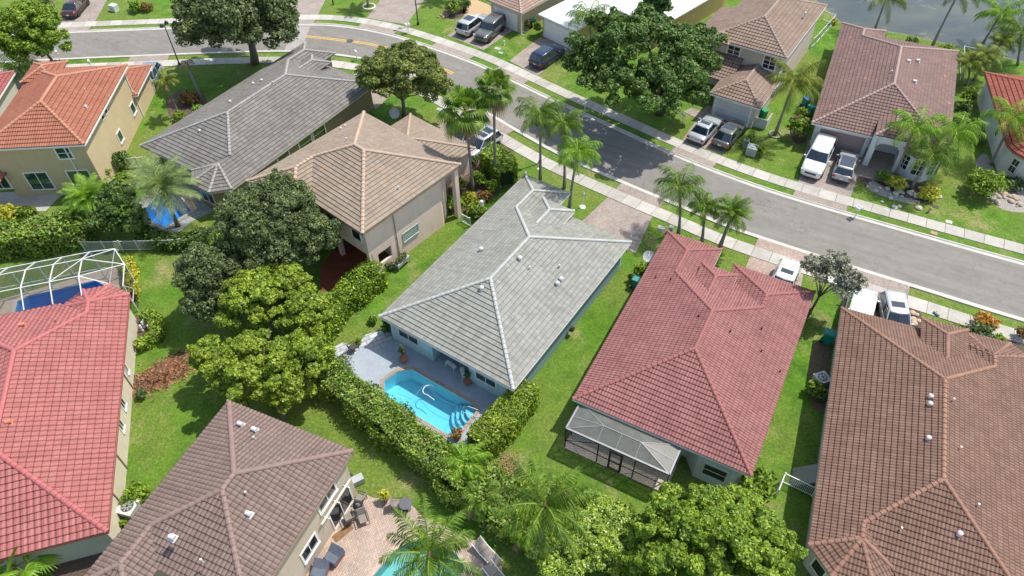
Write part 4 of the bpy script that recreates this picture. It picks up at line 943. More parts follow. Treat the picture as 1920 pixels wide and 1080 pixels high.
def house_orange():
    h = House('house', 'two storey tan house under an orange tile roof in the upper left', (158, 271), -3.3, 5.6)
    h.wm = stucco('tan_wall', (0.50, 0.40, 0.245), 0.2); h.fm = M_WHITE; back = stucco('tan_wall', (0.50, 0.40, 0.245), 0.2)
    R = Roof(0.375, 0.21, 0.42, 0.030, 0.050, 4); hip_block(R, -9.0, 0, 0, 13.1, 5.6)
    R.auto_caps(r=0.13)
    R2 = Roof(0.375, 0.21, 0.42, 0.030, 0.050, 4); hip_block(R2, -5.8, 0.05, 12.2, 18.0, 2.75); R2.auto_caps()
    R3 = Roof(0.375, 0.21, 0.42, 0.030, 0.050, 4); hip_block(R3, -9.2, -5.9, 10.3, 13.9, 5.85); R3.auto_caps()
    hip_block(R2, -11.2, -8.2, -4.0, 0.6, 2.75)
    tm = tile_mat('orange_tile', '#b4603f', '#c26f4b', '#cf8059', stain=0.35, tw=0.21, barrel=0.21, th=0.42); cm = plain('orange_ridge', tuple((x * 0.75 + sum(C('#cf8560')[:3]) / 3 * 0.25) * 0.7 for x in C('#cf8560')[:3]), 0.75, var=0.15)
    R.build(h.root, tm, cm, M_FELT, M_WHITE); R2.build(h.root, tm, cm, M_FELT, M_WHITE, 'garage_roof'); R3.build(h.root, tm, cm, M_FELT, M_WHITE, 'entry_roof')
    h.gutter([((-9.0, 0), (0, 0)), ((0, 0), (0, 13.1))], 5.6, M_WHITE); h.gutter([((0.05, 12.2), (0.05, 18.0)), ((0.05, 12.2), (-.6, 12.2))], 2.75, M_WHITE)
    o = 0.45; h.walls([(-9 + o, o), (-o, o), (-o, 13.1 - o), (-9 + o, 13.1 - o)], 5.48, h.wm); h.walls([(-5.3, 12.5), (-0.4, 12.5), (-0.4, 17.5), (-5.3, 17.5)], 2.64, h.wm, name='garage_wall')
    b = MB(); b.prism([(-8.95, .05), (-.05, .05), (-.05, 13.05), (-8.95, 13.05)], 5.49, 5.52); b.build('soffit', M_SOFF, h.root)
    tg = glass_mat('teal_glass', '#1f4a43')
    def win(axis, val, a, bb, z0=None, z1=None, sgn=1, **k):
        q0 = h.on_wall(*a, axis, val); q1 = h.on_wall(*bb, axis, val); us = sorted((q0[0], q1[0])); zs = sorted((q0[1], q1[1])); h.opening(axis, val, us[0], us[1], zs[0] if z0 is None else z0, zs[1] if z1 is None else z1, sgn, glass=tg, **k)
    def w3(tl, tr, bl, **k):
        a_, b_, c_ = (h.on_wall(*q, 'y', o) for q in (tl, tr, bl)); h.opening('y', o, a_[0], b_[0], c_[1], (a_[1] + b_[1]) / 2, -1, glass=tg, **k)
    w3((102, 278), (127, 277), (115, 297), mull=0, hz=1, fw=0.13); w3((44, 325), (85, 323), (64, 355), mull=1, kind='sliding_door', fw=.1); w3((124, 321), (163, 319), (141, 345), mull=1, kind='sliding_door', fw=.1)
    w3((-22, 332), (8, 331), (-6, 353), mull=1, fw=.13)
    # two small square windows, diamond-shaped in the photo because of the steep view
    for (px, py) in ((249, 204), (225, 256)):
        u, z = h.on_wall(px, py, 'x', -o); h.opening('x', -o, u - 0.42, u + 0.42, z - 0.5, z + 0.5, 1, mull=0, fw=0.11, glass=tg, sill=True)
    for (px, py) in ((198, 208), (192, 219)):
        u, z = h.on_wall(px, py, 'x', -o); h.opening('x', -o, u - 0.25, u + 0.25, min(z, 5.0) - 0.22, min(z, 5.0) + 0.22, 1, mull=0, fw=0.07, glass=tg)
    for c_, z_ in (((-o + 0.06, 12.5, 2.7), 5.4), ((-2.1, o - 0.05, 2.7), 5.4), ((-0.36, 17.2, 1.3), 2.6)): b = MB(); b.box(c_, (0.09, 0.09, z_)); b.build('downspout', M_WHITE, h.root)
    for (px, py, k) in ((162, 202, 'turbine'), (161, 171, 'pipe')):
        z = 6.4
        for _ in range(6):
            x, y = h.loc(px, py, z); z = 5.6 + 0.375 * max(0, min(-x, 9 + x, y))
        vent(h, x, y, z, k, 0.7)
    return h
HO = house_orange()
# ---- 7: two-storey tan roof, centre left
def house_tan():
    h = House('house', 'two storey blush pink house under a tan tile roof with a few orange tiles', (679.3, 438.8), 41.2, 5.6)
    h.wm = stucco('blush_wall', (0.72, 0.555, 0.47)); h.fm = plain('tan_fascia', (0.50, 0.42, 0.34), 0.6)
    t = 0.375; R = Roof(t, 0.30, 0.345, 0.008, 0.045, 1); ze = 5.6; W = 12.05
    # main block 0..-12.05 x 0..10.9 ; rear left wing to y=-1.75.. of width 5.9
    wl = 5.95; yb = -1.8; L = 10.9; mL = L / 2
    x0 = -W; q = wl / 2
    # ridge pair of the main block runs across (x) because it is wider than long
    rx0 = x0 + (L - yb) / 2 ; ry = yb + (L - yb) / 2
    apR = (-mL - 0.5, mL + 0.35); 
    a = (-5.45, 5.45); b_ = (-5.45 - 0.9, 5.45)
    k = (L - yb) / 2                                   # half of the long left side
    lc = (x0 + 5.45, 5.45)                              # where the two left hips meet
    R.face((0, 0), (0, L), [(0, 0), (0, L), (-5.45, 5.45)], ze)
    R.face((0, L), (x0, L), [(0, L), (x0, L), lc, (-5.45, 5.45)], ze)
    vq = (x0 + q, yb + q); vz = (x0 + wl - q, 0 + q)
    R.face((x0, yb), (x0, L), [(x0, yb), (x0, L), lc, (x0 + q, yb + q)], ze) if False else None
    R.face((x0, L), (x0, yb), [(x0, L), (x0, yb), (x0 + q, yb + q), (x0 + q, q), lc], ze)
    R.face((x0, yb), (x0 + wl, yb), [(x0, yb), (x0 + wl, yb), (x0 + q, yb + q)], ze)
    R.face((x0 + wl, yb), (x0 + wl, 0), [(x0 + wl, yb), (x0 + wl, 0), (x0 + q, q), (x0 + q, yb + q)], ze)
    R.face((x0 + wl, 0), (0, 0), [(x0 + wl, 0), (0, 0), (-5.45, 5.45), lc, (x0 + q, q)], ze)
    R.auto_caps(r=0.13)
    R2 = Roof(t, 0.30, 0.345, 0.008, 0.045, 1)
    R2.face((-3.28, 9.5), (-3.28, 16.1), [(-3.28, 7.0), (-3.28, 16.1), (-7.57, 11.8), (-7.57, 7.0)], 2.75)
    R2.face((-3.28, 16.1), (-11.85, 16.1), [(-3.28, 16.1), (-11.85, 16.1), (-7.57, 11.8)], 2.75); R2.face((-11.85, 16.1), (-11.85, 9), [(-11.85, 16.1), (-11.85, 7.0), (-7.57, 7.0), (-7.57, 11.8)], 2.75); R2.auto_caps()
    tm = tile_mat('tan_flat_tile', '#96836f', '#a8947f', '#b5a28d', odd='#97816c', odd_amt=0.10, stain=0.4, tw=0.30, th=0.345); cm = plain('tan_ridge', tuple((x * 0.75 + sum(C('#c9a98c')[:3]) / 3 * 0.25) * 0.7 for x in C('#c9a98c')[:3]), 0.75, var=0.12)
    R.build(h.root, tm, cm, M_FELT, h.fm); R2.build(h.root, tm, cm, M_FELT, h.fm, 'garage_roof')
    h.gutter([((0, 0), (0, L)), ((x0 + wl, 0), (0, 0)), ((x0 + wl, yb), (x0 + wl, 0)), ((x0, yb), (x0 + wl, yb)), ((x0, yb), (x0, L))], ze, plain('dark_tan_fascia', (0.22, 0.17, 0.13), 0.6))
    o = 0.5
    # upper storey, lower storey with an open lanai at the rear right corner
    h.walls([(x0 + o, yb + o), (x0 + wl - o, yb + o), (x0 + wl - o, o), (-o, o), (-o, L - 2.2), (-1.6, L - o), (x0 + o, L - o)], 5.48, h.wm, 2.55, 'upper_wall')
    h.walls([(x0 + o, yb + o), (x0 + wl - o, yb + o), (x0 + wl - o, 3.2), (-o - .25, 3.2), (-o, 3.5), (-o, L - 2.2), (-1.6, L - o), (-3.75, L - o), (-3.75, 15.6), (-11.4, 15.6), (x0 + o, L - o)], 2.56, h.wm, 0.0, 'lower_wall')
    for (x, y) in ((-o - 0.17, o + 0.17), (-4.6, o + 0.2)): b = MB(); b.box((x, y, 1.28), (0.34, 0.34, 2.56)); b.build('lanai_column', h.wm, h.root)
    b = MB(); b.box((-o - 0.1, 1.0, 1.275), (0.2, 0.66, 2.55)); b.box((-o - 0.1, 3.05, 1.28), (0.2, 0.6, 2.56)); b.box((-o - 0.1, 2.04, 2.3), (0.19, 1.42, 0.5)); b.box((-o - 0.1, 2.04, .45), (0.19, 1.42, 0.9)); b.build('lanai_side_wall', h.wm, h.root)
    b = MB(); b.prism([(x0 + .05, yb + .05), (x0 + wl - .05, yb + .05), (x0 + wl - .05, .05), (-.05, .05), (-.05, L - .05), (x0 + .05, L - .05)], 5.49, 5.52); b.build('soffit', M_SOFF, h.root)
    b = MB(); b.box((-0.35, L - 0.5, 2.7), (0.42, 0.42, 5.4)); b.build('corner_column', h.wm, h.root)
    for (px, py) in ((661, 411),):
        u, z = h.on_wall(px, py, 'y', o); 
    h.opening('y', o, -2.1, -1.1, 3.7, 4.7, -1, mull=0); h.opening('x', x0 + wl - o, -0.9, -0.2, 3.9, 4.8, 1, mull=0)
    h.opening('y', o, -5.3, -4.6, 3.9, 4.8, -1, mull=0)
    q0 = h.on_wall(757, 449, 'x', -o); q1 = h.on_wall(783, 426, 'x', -o); us = sorted((q0[0], q1[0])); h.opening('x', -o, us[0], us[1], 1.45, 2.25, 1, mull=0, hz=4, frame=plain('sage_shutter', (0.33, 0.42, 0.40), 0.6), glass=glass_mat('teal_glass'), sill=True)
    b = MB(); b.box((-o + 0.05, 3.45, 2.7), (0.05, 0.05, 5.3)); b.build('downspout', plain('thin_pipe', (0.3, 0.24, 0.2), 0.6), h.root)
    for (px, py, k) in ((748, 355, 'pipe'), (639, 242, 'turbine'), (647, 237, 'turbine'), (650, 264, 'pipe')):
        z = 6.6
        for _ in range(6):
            x, y = h.loc(px, py, z); z = 5.6 + t * max(0, min(-x, W + x, y, L - y))
        vent(h, x, y, z, k, 0.5)
    return h
HT = house_tan()
# ---- 8: two-storey brown roof at the bottom
def house_brown_bottom():
    h = House('house', 'two storey stone coloured house under a mauve brown tile roof at the bottom', (662, 845), 24.1, 5.0)
    h.wm = stucco('stone_wall', (0.50, 0.42, 0.34)); h.fm = plain('mauve_fascia', (0.30, 0.22, 0.19), 0.6)
    t = 0.375; R = Roof(t, 0.27, 0.36, 0.042, 0.05, 5); ze = 5.0; W = 9.08; m_ = -4.54; yb = -10.1; yw = -12.4; wl = 3.35; q = wl / 2; x0 = -W
    R.face((0, 0), (x0, 0), [(0, 0), (x0, 0), (m_, m_)], ze)
    R.face((0, 0), (0, yb), [(0, 0), (0, yb), (m_, yb - m_), (m_, m_)], ze)
    R.face((x0, 0), (x0, yw), [(x0, 0), (x0, yw), (x0 + q, yw + q), (x0 + q, yb + q), (m_, yb - m_), (m_, m_)], ze)
    R.face((0, yb), (x0 + wl, yb), [(0, yb), (x0 + wl, yb), (x0 + q, yb + q), (m_, yb - m_)], ze)
    R.face((x0, yw), (x0 + wl, yw), [(x0, yw), (x0 + wl, yw), (x0 + q, yw + q)], ze); R.face((x0 + wl, yw), (x0 + wl, yb), [(x0 + wl, yw), (x0 + wl, yb), (x0 + q, yb + q), (x0 + q, yw + q)], ze)
    R.auto_caps(r=0.13)
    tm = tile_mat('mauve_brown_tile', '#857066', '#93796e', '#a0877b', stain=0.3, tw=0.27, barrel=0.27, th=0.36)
    R.build(h.root, tm, plain('mauve_ridge', tuple((x * 0.75 + sum(C('#9b7a70')[:3]) / 3 * 0.25) * 0.7 for x in C('#9b7a70')[:3]), 0.75, var=0.15), M_FELT, h.fm)
    h.gutter([((0, 0), (x0, 0)), ((0, 0), (0, yb)), ((x0, 0), (x0, yw))], ze, h.fm)
    o = 0.45; h.walls([(-o, -o), (-o, yb + o), (x0 + wl - o, yb + o), (x0 + wl - o, yw + o), (x0 + o, yw + o), (x0 + o, -o)], 4.9, h.wm)
    b = MB(); b.prism([(-.05, -.05), (-.05, yb + .05), (x0 + .05, yb + .05), (x0 + .05, -.05)], 4.91, 4.94); b.build('soffit', M_SOFF, h.root)
    def win(a, bb, z0=None, z1=None, **k):
        q0 = h.on_wall(*a, 'x', -o); q1 = h.on_wall(*bb, 'x', -o); us = sorted((q0[0], q1[0])); zs = sorted((q0[1], q1[1])); h.opening('x', -o, us[0], us[1], z0 or zs[0], z1 or zs[1], 1, **k)
    win((602, 962), (628, 915), 3.1, 4.2, mull=1, fw=0.13, sill=True); win((576, 1060), (598, 1020), 1.2, 2.3, mull=1, fw=0.13, sill=True)
    win((626, 985), (660, 935), 0.08, 2.1, mull=1, kind='sliding_door')
    b = MB(); u0 = h.on_wall(602, 990, 'x', -o)[0]; u1 = h.on_wall(655, 905, 'x', -o)[0]; b.bar((-0.25, min(u0, u1), 2.55), (-0.25, max(u0, u1), 2.55), 0.10, 0.12)
    for u in (min(u0, u1) + 0.5, (u0 + u1) / 2, max(u0, u1) - 0.5): b.bar((-0.44, u, 2.5), (0.0, u, 2.5), 0.05, 0.05)
    b.build('folded_awning', plain('awning_cream', (0.60, 0.57, 0.50), 0.6), h.root)
    for (px, py, k) in ((452, 798, 'hood'), (478, 808, 'hood'), (468, 966, 'hood'), (325, 1010, 'hood'), (478, 824, 'pipe'), (463, 927, 'pipe'), (380, 1053, 'pipe')):
        z = 6.0
        for _ in range(6):
            x, y = h.loc(px, py, z); z = 5.0 + t * max(0, min(-x, W + x, -y))
        vent(h, x, y, z + 0.03, k, 0.7)
    return h
HBL = house_brown_bottom()
# ---- 9: rosy roof by the lake, upper right
def house_rose():
    h = House('house', 'single storey house under a rose brown tile roof between the street and the lake', (1522, 230), 25.5, 2.75)
    h.wm = stucco('light_grey_wall', (0.70, 0.70, 0.70)); h.fm = plain('rose_fascia', (0.45, 0.35, 0.33), 0.6)
    t = 0.375; R = Roof(t, 0.30, 0.36, 0.030, 0.045, 4); ze = 2.75; W = 12.0; m_ = 6.0; yB = 19.4; q = 2.3
    R.face((0, 0), (0, yB), [(0, 0), (0, yB + 1.5), (q, yB + 1.5 - q), (q, yB - q), (m_, yB - m_), (m_, m_)], ze)
    R.face((0, 0), (W, 0), [(0, 0), (m_, m_), (W, 0)], ze); R.face((W, 0), (W, yB), [(W, 0), (m_, m_), (m_, yB - m_), (W, yB)], ze)
    R.face((W, yB), (2 * q, yB), [(W, yB), (m_, yB - m_), (q, yB - q), (2 * q, yB)], ze)
    R.face((0, yB + 1.5), (2 * q, yB + 1.5), [(0, yB + 1.5), (2 * q, yB + 1.5), (q, yB + 1.5 - q)], ze); R.face((2 * q, yB + 1.5), (2 * q, yB), [(2 * q, yB + 1.5), (2 * q, yB), (q, yB - q), (q, yB + 1.5 - q)], ze)
    R.auto_caps(r=0.12)
    # entry gable-hip and bay
    x0, x1, y1, zd = 5.55, 8.5, -0.75, 3.45; r = (x1 - x0) / 2; xm = (x0 + x1) / 2; zt = zd + t * r; yb = (zt - ze) / t; yl = (zd - ze) / t
    R.sub().face((x0, y1), (x0, yl), [(x0, y1), (x0, yl), (xm, yb), (xm, y1 + r)], zd); R.sub().face((x1, y1), (x1, yl), [(x1, y1), (x1, yl), (xm, yb), (xm, y1 + r)], zd); R.sub().face((x0, y1), (x1, y1), [(x0, y1), (x1, y1), (xm, y1 + r)], zd)
    R.sub().cap((x0, y1, zd), (xm, y1 + r, zt)); R.sub().cap((x1, y1, zd), (xm, y1 + r, zt)); R.sub().cap((xm, y1 + r, zt), (xm, yb, zt))
    b = MB(); b.box((xm, 0.25, 3.0), (2.5, 1.5, 0.84)); b.build('dormer_wall', h.wm, h.root)
    pts = [(8.0, 0.01), (8.3, -0.9), (9.3, -1.8), (10.7, -1.8), (11.7, -0.9), (12.0, 0.01)]; ap = (10.0, 1.0)
    for i in range(5): R.face(pts[i], pts[i + 1], [pts[i], pts[i + 1], ap], ze - 0.02); 
    for i in range(1, 5): R.cap((pts[i][0], pts[i][1], ze), (ap[0], ap[1], ze + t * 2.4))
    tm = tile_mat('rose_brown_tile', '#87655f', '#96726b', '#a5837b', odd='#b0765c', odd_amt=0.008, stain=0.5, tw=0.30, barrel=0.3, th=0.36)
    R.build(h.root, tm, plain('rose_ridge', tuple((x * 0.75 + sum(C('#b3938a')[:3]) / 3 * 0.25) * 0.7 for x in C('#b3938a')[:3]), 0.75, var=0.15), M_FELT, h.fm)
    h.gutter([((0, 0), (5.5, 0)), ((0, 0), (0, yB + 1.5)), ((W, 0), (W, yB))], ze, M_WHITE)
    o = 0.45; h.walls([(o, o), (5.4, o), (5.4, 2.2), (8.2, 2.2), (8.2, -0.3), (9.4, -1.3), (10.6, -1.3), (11.55, -0.4), (W - o, yB - o), (4.1, yB - o), (4.1, yB + 1.1), (o, yB + 1.1)], 2.62, h.wm)
    b = MB(); b.prism([(.05, .05), (W - .05, .05), (W - .05, yB - .05), (.05, yB - .05)], 2.63, 2.66); b.build('soffit', M_SOFF, h.root)
    b = MB(); b.box((5.75, -0.45, 1.7), (0.5, 0.5, 3.4)); b.box((8.3, -0.45, 1.7), (0.4, 0.5, 3.4))
    for i in range(9):
        a0 = PI * i / 9; a1 = PI * (i + 1) / 9; xa, xb = 7.0 - 1.1 * math.cos(a0), 7.0 - 1.1 * math.cos(a1); zm = 1.7 + 1.1 * max(math.sin(a0), math.sin(a1)); b.box(((xa + xb) / 2, -0.45, (zm + 3.4) / 2), (abs(xb - xa) + .01, 0.5, 3.4 - zm))
    b.build('entry_arch', h.wm, h.root)
    h.garage('y', o, 0.95, 5.05, 2.15, -1, plain('rosy_garage_door', (0.34, 0.24, 0.23), 0.7, var=0.08), M_WHITE)
    h.opening('y', -1.3, 9.52, 10.48, 0.7, 2.3, -1, mull=1, hz=2, fw=0.12, sill=True)
    facet_window(h, (8.2, -0.3), (9.4, -1.3), .95, 1.5, 1.6); facet_window(h, (10.6, -1.3), (11.55, -0.4), .8, 1.5, 1.6)
    for (px, py, k) in ((1703, 117, 'hood'), (1720, 116, 'hood'), (1714, 155, 'hood'), (1671, 137, 'pipe')):
        z = 4.4
        for _ in range(6):
            x, y = h.loc(px, py, z); z = ze + t * max(0, min(x, W - x, y))
        vent(h, x, y, z, k, 0.6, mat=plain('pink_vent', (0.62, 0.55, 0.55), 0.5))
    return h
HP = house_rose()
# ---- 10: two-storey beige roof, top right, with garage wing
def house_beige():
    h = House('house', 'two storey beige house with a lower garage wing near the lake at the top', (1475, 110), 34, 5.4)
    h.wm = stucco('warm_beige_wall', (0.56, 0.48, 0.42)); h.fm = M_WHITE; t = 0.375; ze = 5.4
    R = Roof(t, 0.30, 0.40, 0.04, 0.05, 5); W = 8.15; L = 13.0; m_ = -4.075
    # main block, stepped left eave
    hip_block(R, -8.15, 0, 0, L, ze); R.auto_caps()
    R.face((-9.9, 1.0), (-9.9, 7.6), [(-9.9, 1.0), (-9.9, 7.6), (-8.13, 7.6), (-8.13, 1.0)], ze - t * 1.75)
    R.face((-8.15, -.6), (-5.8, -.6), [(-8.35, -0.6), (-5.8, -0.6), (-7.05, 0.7)], ze + .01); R.face((-5.8, -.6), (-5.8, 2), [(-5.8, -.6), (-5.8, 1.2), (-7.05, 1.2), (-7.05, 0.7)], ze + .01); R.face((-8.35, -.6), (-8.35, 1), [(-8.35, -.6), (-8.35, 1.2), (-7.05, 1.2), (-7.05, .7)], ze + .01)
    R.cap((-5.8, -.6, ze), (-7.05, .7, ze + .5)); R.cap((-8.35, -.6, ze), (-7.05, .7, ze + .5))
    R2 = Roof(t, 0.30, 0.40, 0.04, 0.05, 5)
    # garage wing, placed from its own corner
    gx, gy = h.loc(1425, 204, 2.75); w2 = 5.2; yt = 0.7
    A, B_ = (gx - w2, gy), (gx, gy); xm = gx - w2 / 2
    R2.face(A, B_, [A, B_, (xm, gy + w2 / 2)], 2.75); R2.face(B_, (gx, yt), [B_, (gx, yt), (xm, yt), (xm, gy + w2 / 2)], 2.75); R2.face((A[0], yt), A, [(A[0], yt), A, (xm, gy + w2 / 2), (xm, yt)], 2.75); R2.auto_caps()
    R2.face((gx - w2 - 3.2, gy + 2.8), (gx - w2, gy + 2.8), [(gx - w2 - 3.2, gy + 2.8), (gx - w2 + 1, gy + 2.8), (gx - w2 + 1, yt), (gx - w2 - 3.2, yt)], 2.7)
    tm = tile_mat('beige_wave_tile', '#967a68', '#a68a76', '#b59a85', stain=0.5, tw=0.30, barrel=0.3, th=0.40); cm = plain('beige_ridge', tuple((x * 0.75 + sum(C('#ab9283')[:3]) / 3 * 0.25) * 0.7 for x in C('#ab9283')[:3]), 0.75, var=0.2)
    R.build(h.root, tm, cm, M_FELT, M_WHITE); R2.build(h.root, tm, cm, M_FELT, M_WHITE, 'garage_roof')
    h.gutter([((-8.15, 0), (0, 0)), ((0, 0), (0, L))], ze, M_WHITE); h.gutter([(A, B_), (B_, (gx, yt))], 2.75, M_WHITE)
    o = 0.45; h.walls([(-7.7, o), (-o, o), (-o, L - o), (-7.7, L - o)], 5.3, h.wm); h.walls([(-9.5, 1.3), (-7.6, 1.3), (-7.6, 7.2), (-9.5, 7.2)], 4.62, h.wm, name='side_wing_wall'); h.walls([(gx - w2 + o, gy + o), (gx - o, gy + o), (gx - o, 0.5), (gx - w2 + o, 0.5)], 2.64, h.wm, name='garage_wall')
    b = MB(); b.prism([(-8.1, .05), (-.05, .05), (-.05, L - .05), (-8.1, L - .05)], 5.31, 5.34); b.build('soffit', M_SOFF, h.root)
    for a, bb in (((1367, 85), (1385, 105)), ((1434, 108), (1452, 128))):
        u0 = h.on_wall(*a, 'y', o)[0]; u1 = h.on_wall(*bb, 'y', o)[0]; h.opening('y', o, u0, u1, 3.6, 4.9, -1, mull=1, hz=2, fw=0.13, sill=True)
    h.garage('y', gy + o, gx - w2 + 0.75, gx - 0.95, 2.2, -1, plain('grey_garage_door', (0.55, 0.55, 0.56), 0.6, var=0.05), M_WHITE)
    x, y = h.loc(1509, 28, 6.2); vent(h, x, y, 6.3, 'turbine', 0.6)
    return h
HC = house_beige()
# ---- 11-14: garage house, tarp roof house, round-bay house and the house at the left edge
def house_cream_garage():
    h = House('house', 'cream garage front with a tan tile roof beside the two parked SUVs at the top', (977, 26), 42, 2.75)
    h.wm = stucco('cream_tan_wall', (0.58, 0.45, 0.31)); h.fm = plain('cream_fascia', (0.55, 0.48, 0.38), 0.6); R = Roof(0.375, 0.30, 0.36, 0.012, 0.045, 2); hip_block(R, -5.6, 0, 0, 11, 2.75); R.auto_caps()
    R.build(h.root, tile_mat('pink_tan_tile', '#a3826f', '#b39280', '#c0a08d', stain=0.3, tw=0.30, th=0.36), plain('tan_ridge2', tuple((x * 0.75 + sum(C('#c9ab95')[:3]) / 3 * 0.25) * 0.7 for x in C('#c9ab95')[:3]), 0.75), M_FELT, h.fm)
    h.gutter([((-5.6, 0), (0, 0)), ((0, 0), (0, 11))], 2.75, h.fm); o = 0.45; h.walls([(-5.6 + o, o), (-o, o), (-o, 10.5), (-5.6 + o, 10.5)], 2.64, h.wm)
    h.garage('y', o, -4.75, -0.95, 2.2, -1, plain('white_garage_door', (0.82, 0.80, 0.78), 0.5, var=0.04), h.fm)
    b = MB(); b.box((-.2, .3, 1.3), (0.10, 0.10, 2.6)); b.build('downspout', M_WHITE, h.root)
    return h
HU = house_cream_garage()
def house_tarp():
    h = House('house', 'tan house whose whole roof is covered in white underlay sheeting', (1009, 26), 46, 2.75)
    h.wm = stucco('gold_tan_wall', (0.50, 0.36, 0.16)); t = 0.33; ze = 2.75
    a = NM('white_roof_membrane'); n = a.noise(0.7, 5, 0.7); mt = a.done(a.ramp(n, [(0.3, (0.62, 0.64, 0.66)), (0.7, (0.76, 0.77, 0.78))]), 0.6); a.bump(a.noise(1.8, 5, 0.7, stretch=(1, 3, 1)), 0.5, 0.06)
    b = MB()
    def blk(x0, x1, y0, y1, z):
        w = x1 - x0; l = y1 - y0; r = min(w, l) / 2; zt = z + t * r; a_, b_ = ((x0 + r, y0 + r, zt), (x1 - r, y1 - r, zt))
        if l > w: a_ = ((x0 + x1) / 2, y0 + r, zt); b_ = ((x0 + x1) / 2, y1 - r, zt)
        c = [(x0, y0, z), (x1, y0, z), (x1, y1, z), (x0, y1, z)]
        b.add(c + [a_, b_], [(0, 1, 4), (1, 2, 5, 4), (2, 3, 5), (3, 0, 4, 5)] if l > w else [(0, 1, 5, 4), (1, 2, 5), (2, 3, 4, 5), (3, 0, 4)])
    blk(0, 5.75, 0, 9, 2.75); blk(0.03, 12.0, 7.0, 22, 2.76)
    b.build('roof', mt, h.root)
    h.gutter([((0, 0), (5.75, 0)), ((5.75, 0), (5.75, 7)), ((0, 0), (0, 22)), ((5.75, 7), (12, 7)), ((12, 7), (12, 22))], 2.75, M_WHITE, 0.14)
    o = 0.4; h.walls([(o, o), (5.75 - o, o), (5.75 - o, 7.4), (12 - o, 7.4), (12 - o, 21.6), (o, 21.6)], 2.62, h.wm)
    h.garage('y', o, 0.75, 4.75, 2.15, -1, plain('white_garage_door', (0.60, 0.58, 0.56), 0.5, var=0.04), M_WHITE)
    return h
HW = house_tarp()
def house_bay():
    h = House('house', 'white walled house with rounded bay under orange red tiles at the right edge', (1892, 283), 16, 2.9)
    h.wm = stucco('white_stucco', (0.55, 0.55, 0.53)); t = 0.375; ze = 2.9; R = Roof(t, 0.28, 0.42, 0.05, 0.055, 5)
    pts = [(0, 0.9), (0.35, 0.0), (1.1, -0.75), (2.2, -1.15), (3.6, -1.15), (4.9, -0.6), (5.6, 0.4)]; ap = (2.9, 2.3); j = (2.9, 3.5)
    R.face((0, 13.5), (0, 0.9), [(0, 13.5), (0, 0.9), ap, j, (6, 6.5), (6, 7.5)], ze)
    for i in range(6): R.face(pts[i], pts[i + 1], [pts[i], pts[i + 1], ap], ze)
    R.face((12, 0.4), (5.6, 0.4), [(5.6, .4), ap, j, (6, 6.5), (12, .4)], ze); R.face((12, 0.4), (12, 13.5), [(12, .4), (12, 13.5), (6, 7.5), (6, 6.5)], ze); R.face((0, 13.5), (12, 13.5), [(0, 13.5), (12, 13.5), (6, 7.5)], ze)
    R.cap((0, 13.5, ze), (6, 7.5, ze + t * 6))
    R.build(h.root, tile_mat('orange_red_tile', '#a8452f', '#b85238', '#c66445', stain=0.4, tw=0.28, barrel=0.28, th=0.42), plain('orange_red_ridge', tuple((x * 0.75 + sum(C('#bd5a42')[:3]) / 3 * 0.25) * 0.7 for x in C('#bd5a42')[:3]), 0.75), M_FELT, M_WHITE)
    h.gutter([((0, 13.5), (0, .9))] + [(pts[i], pts[i + 1]) for i in range(6)], ze, plain('rust_fascia', (0.35, 0.14, 0.09), 0.7))
    wp = [(0.4, 13.1), (0.4, 1.1), (0.75, 0.25), (1.35, -0.4), (2.4, -0.75), (3.5, -0.75), (4.7, -0.3), (5.3, 0.8), (11.5, 0.8), (11.5, 13.1)]; h.walls(wp, 2.8, h.wm)
    for (a, b_) in ((2, 3), (4, 5), (5, 6)):
        p, q = Vector(wp[a]), Vector(wp[b_]); d = (q - p); L = d.length; d /= L; n = Vector((d.y, -d.x)); w = min(1.1, L * 0.72); c = (p + q) / 2 + n * 0.03
        g = MB(); g.bar((c - d * w / 2).to_3d() + Vector((0, 0, 1.5)), (c + d * w / 2).to_3d() + Vector((0, 0, 1.5)), 0.06, 1.5); fo = g.build('window', M_WHITE, h.root)
        g = MB()
        for k in (-1, 1):
            for z in (1.15, 1.85): cc = c + n * 0.02 + d * (k * w * 0.235); g.bar((cc - d * w * 0.2).to_3d() + Vector((0, 0, z)), (cc + d * w * 0.2).to_3d() + Vector((0, 0, z)), 0.05, 0.6)
        g.build('pane', M_GLASS, fo)
    h.opening('x', 0.4, 4.6, 5.3, 1.2, 2.1, -1, mull=0)
    return h
HN = house_bay()
def house_edge():
    h = House('house', 'small part of a pinkish red roof and pale wall at the far left edge', (28, 135), -6.7, 2.75)
    h.wm = stucco('pale_grey_stucco', (0.48, 0.45, 0.40)); R = Roof(0.375, 0.30, 0.36, 0.03, 0.045, 4); hip_block(R, -11, 0, -17, 0.2, 2.75); R.auto_caps()
    R.build(h.root, tile_mat('pink_red_tile', '#b24a4c', '#c05c5c', '#cc7070', stain=0.3, tw=0.30, barrel=0.3, th=0.36), plain('pink_red_ridge', tuple((x * 0.75 + sum(C('#c46b6b')[:3]) / 3 * 0.25) * 0.7 for x in C('#c46b6b')[:3]), 0.75), M_FELT, M_WHITE)
    h.gutter([((0, -17), (0, .2)), ((0, .2), (-11, .2))], 2.75, M_WHITE); h.walls([(-.45, -.3), (-.45, -16.5), (-10.5, -16.5), (-10.5, -.3)], 2.64, h.wm)
    return h
house_edge()
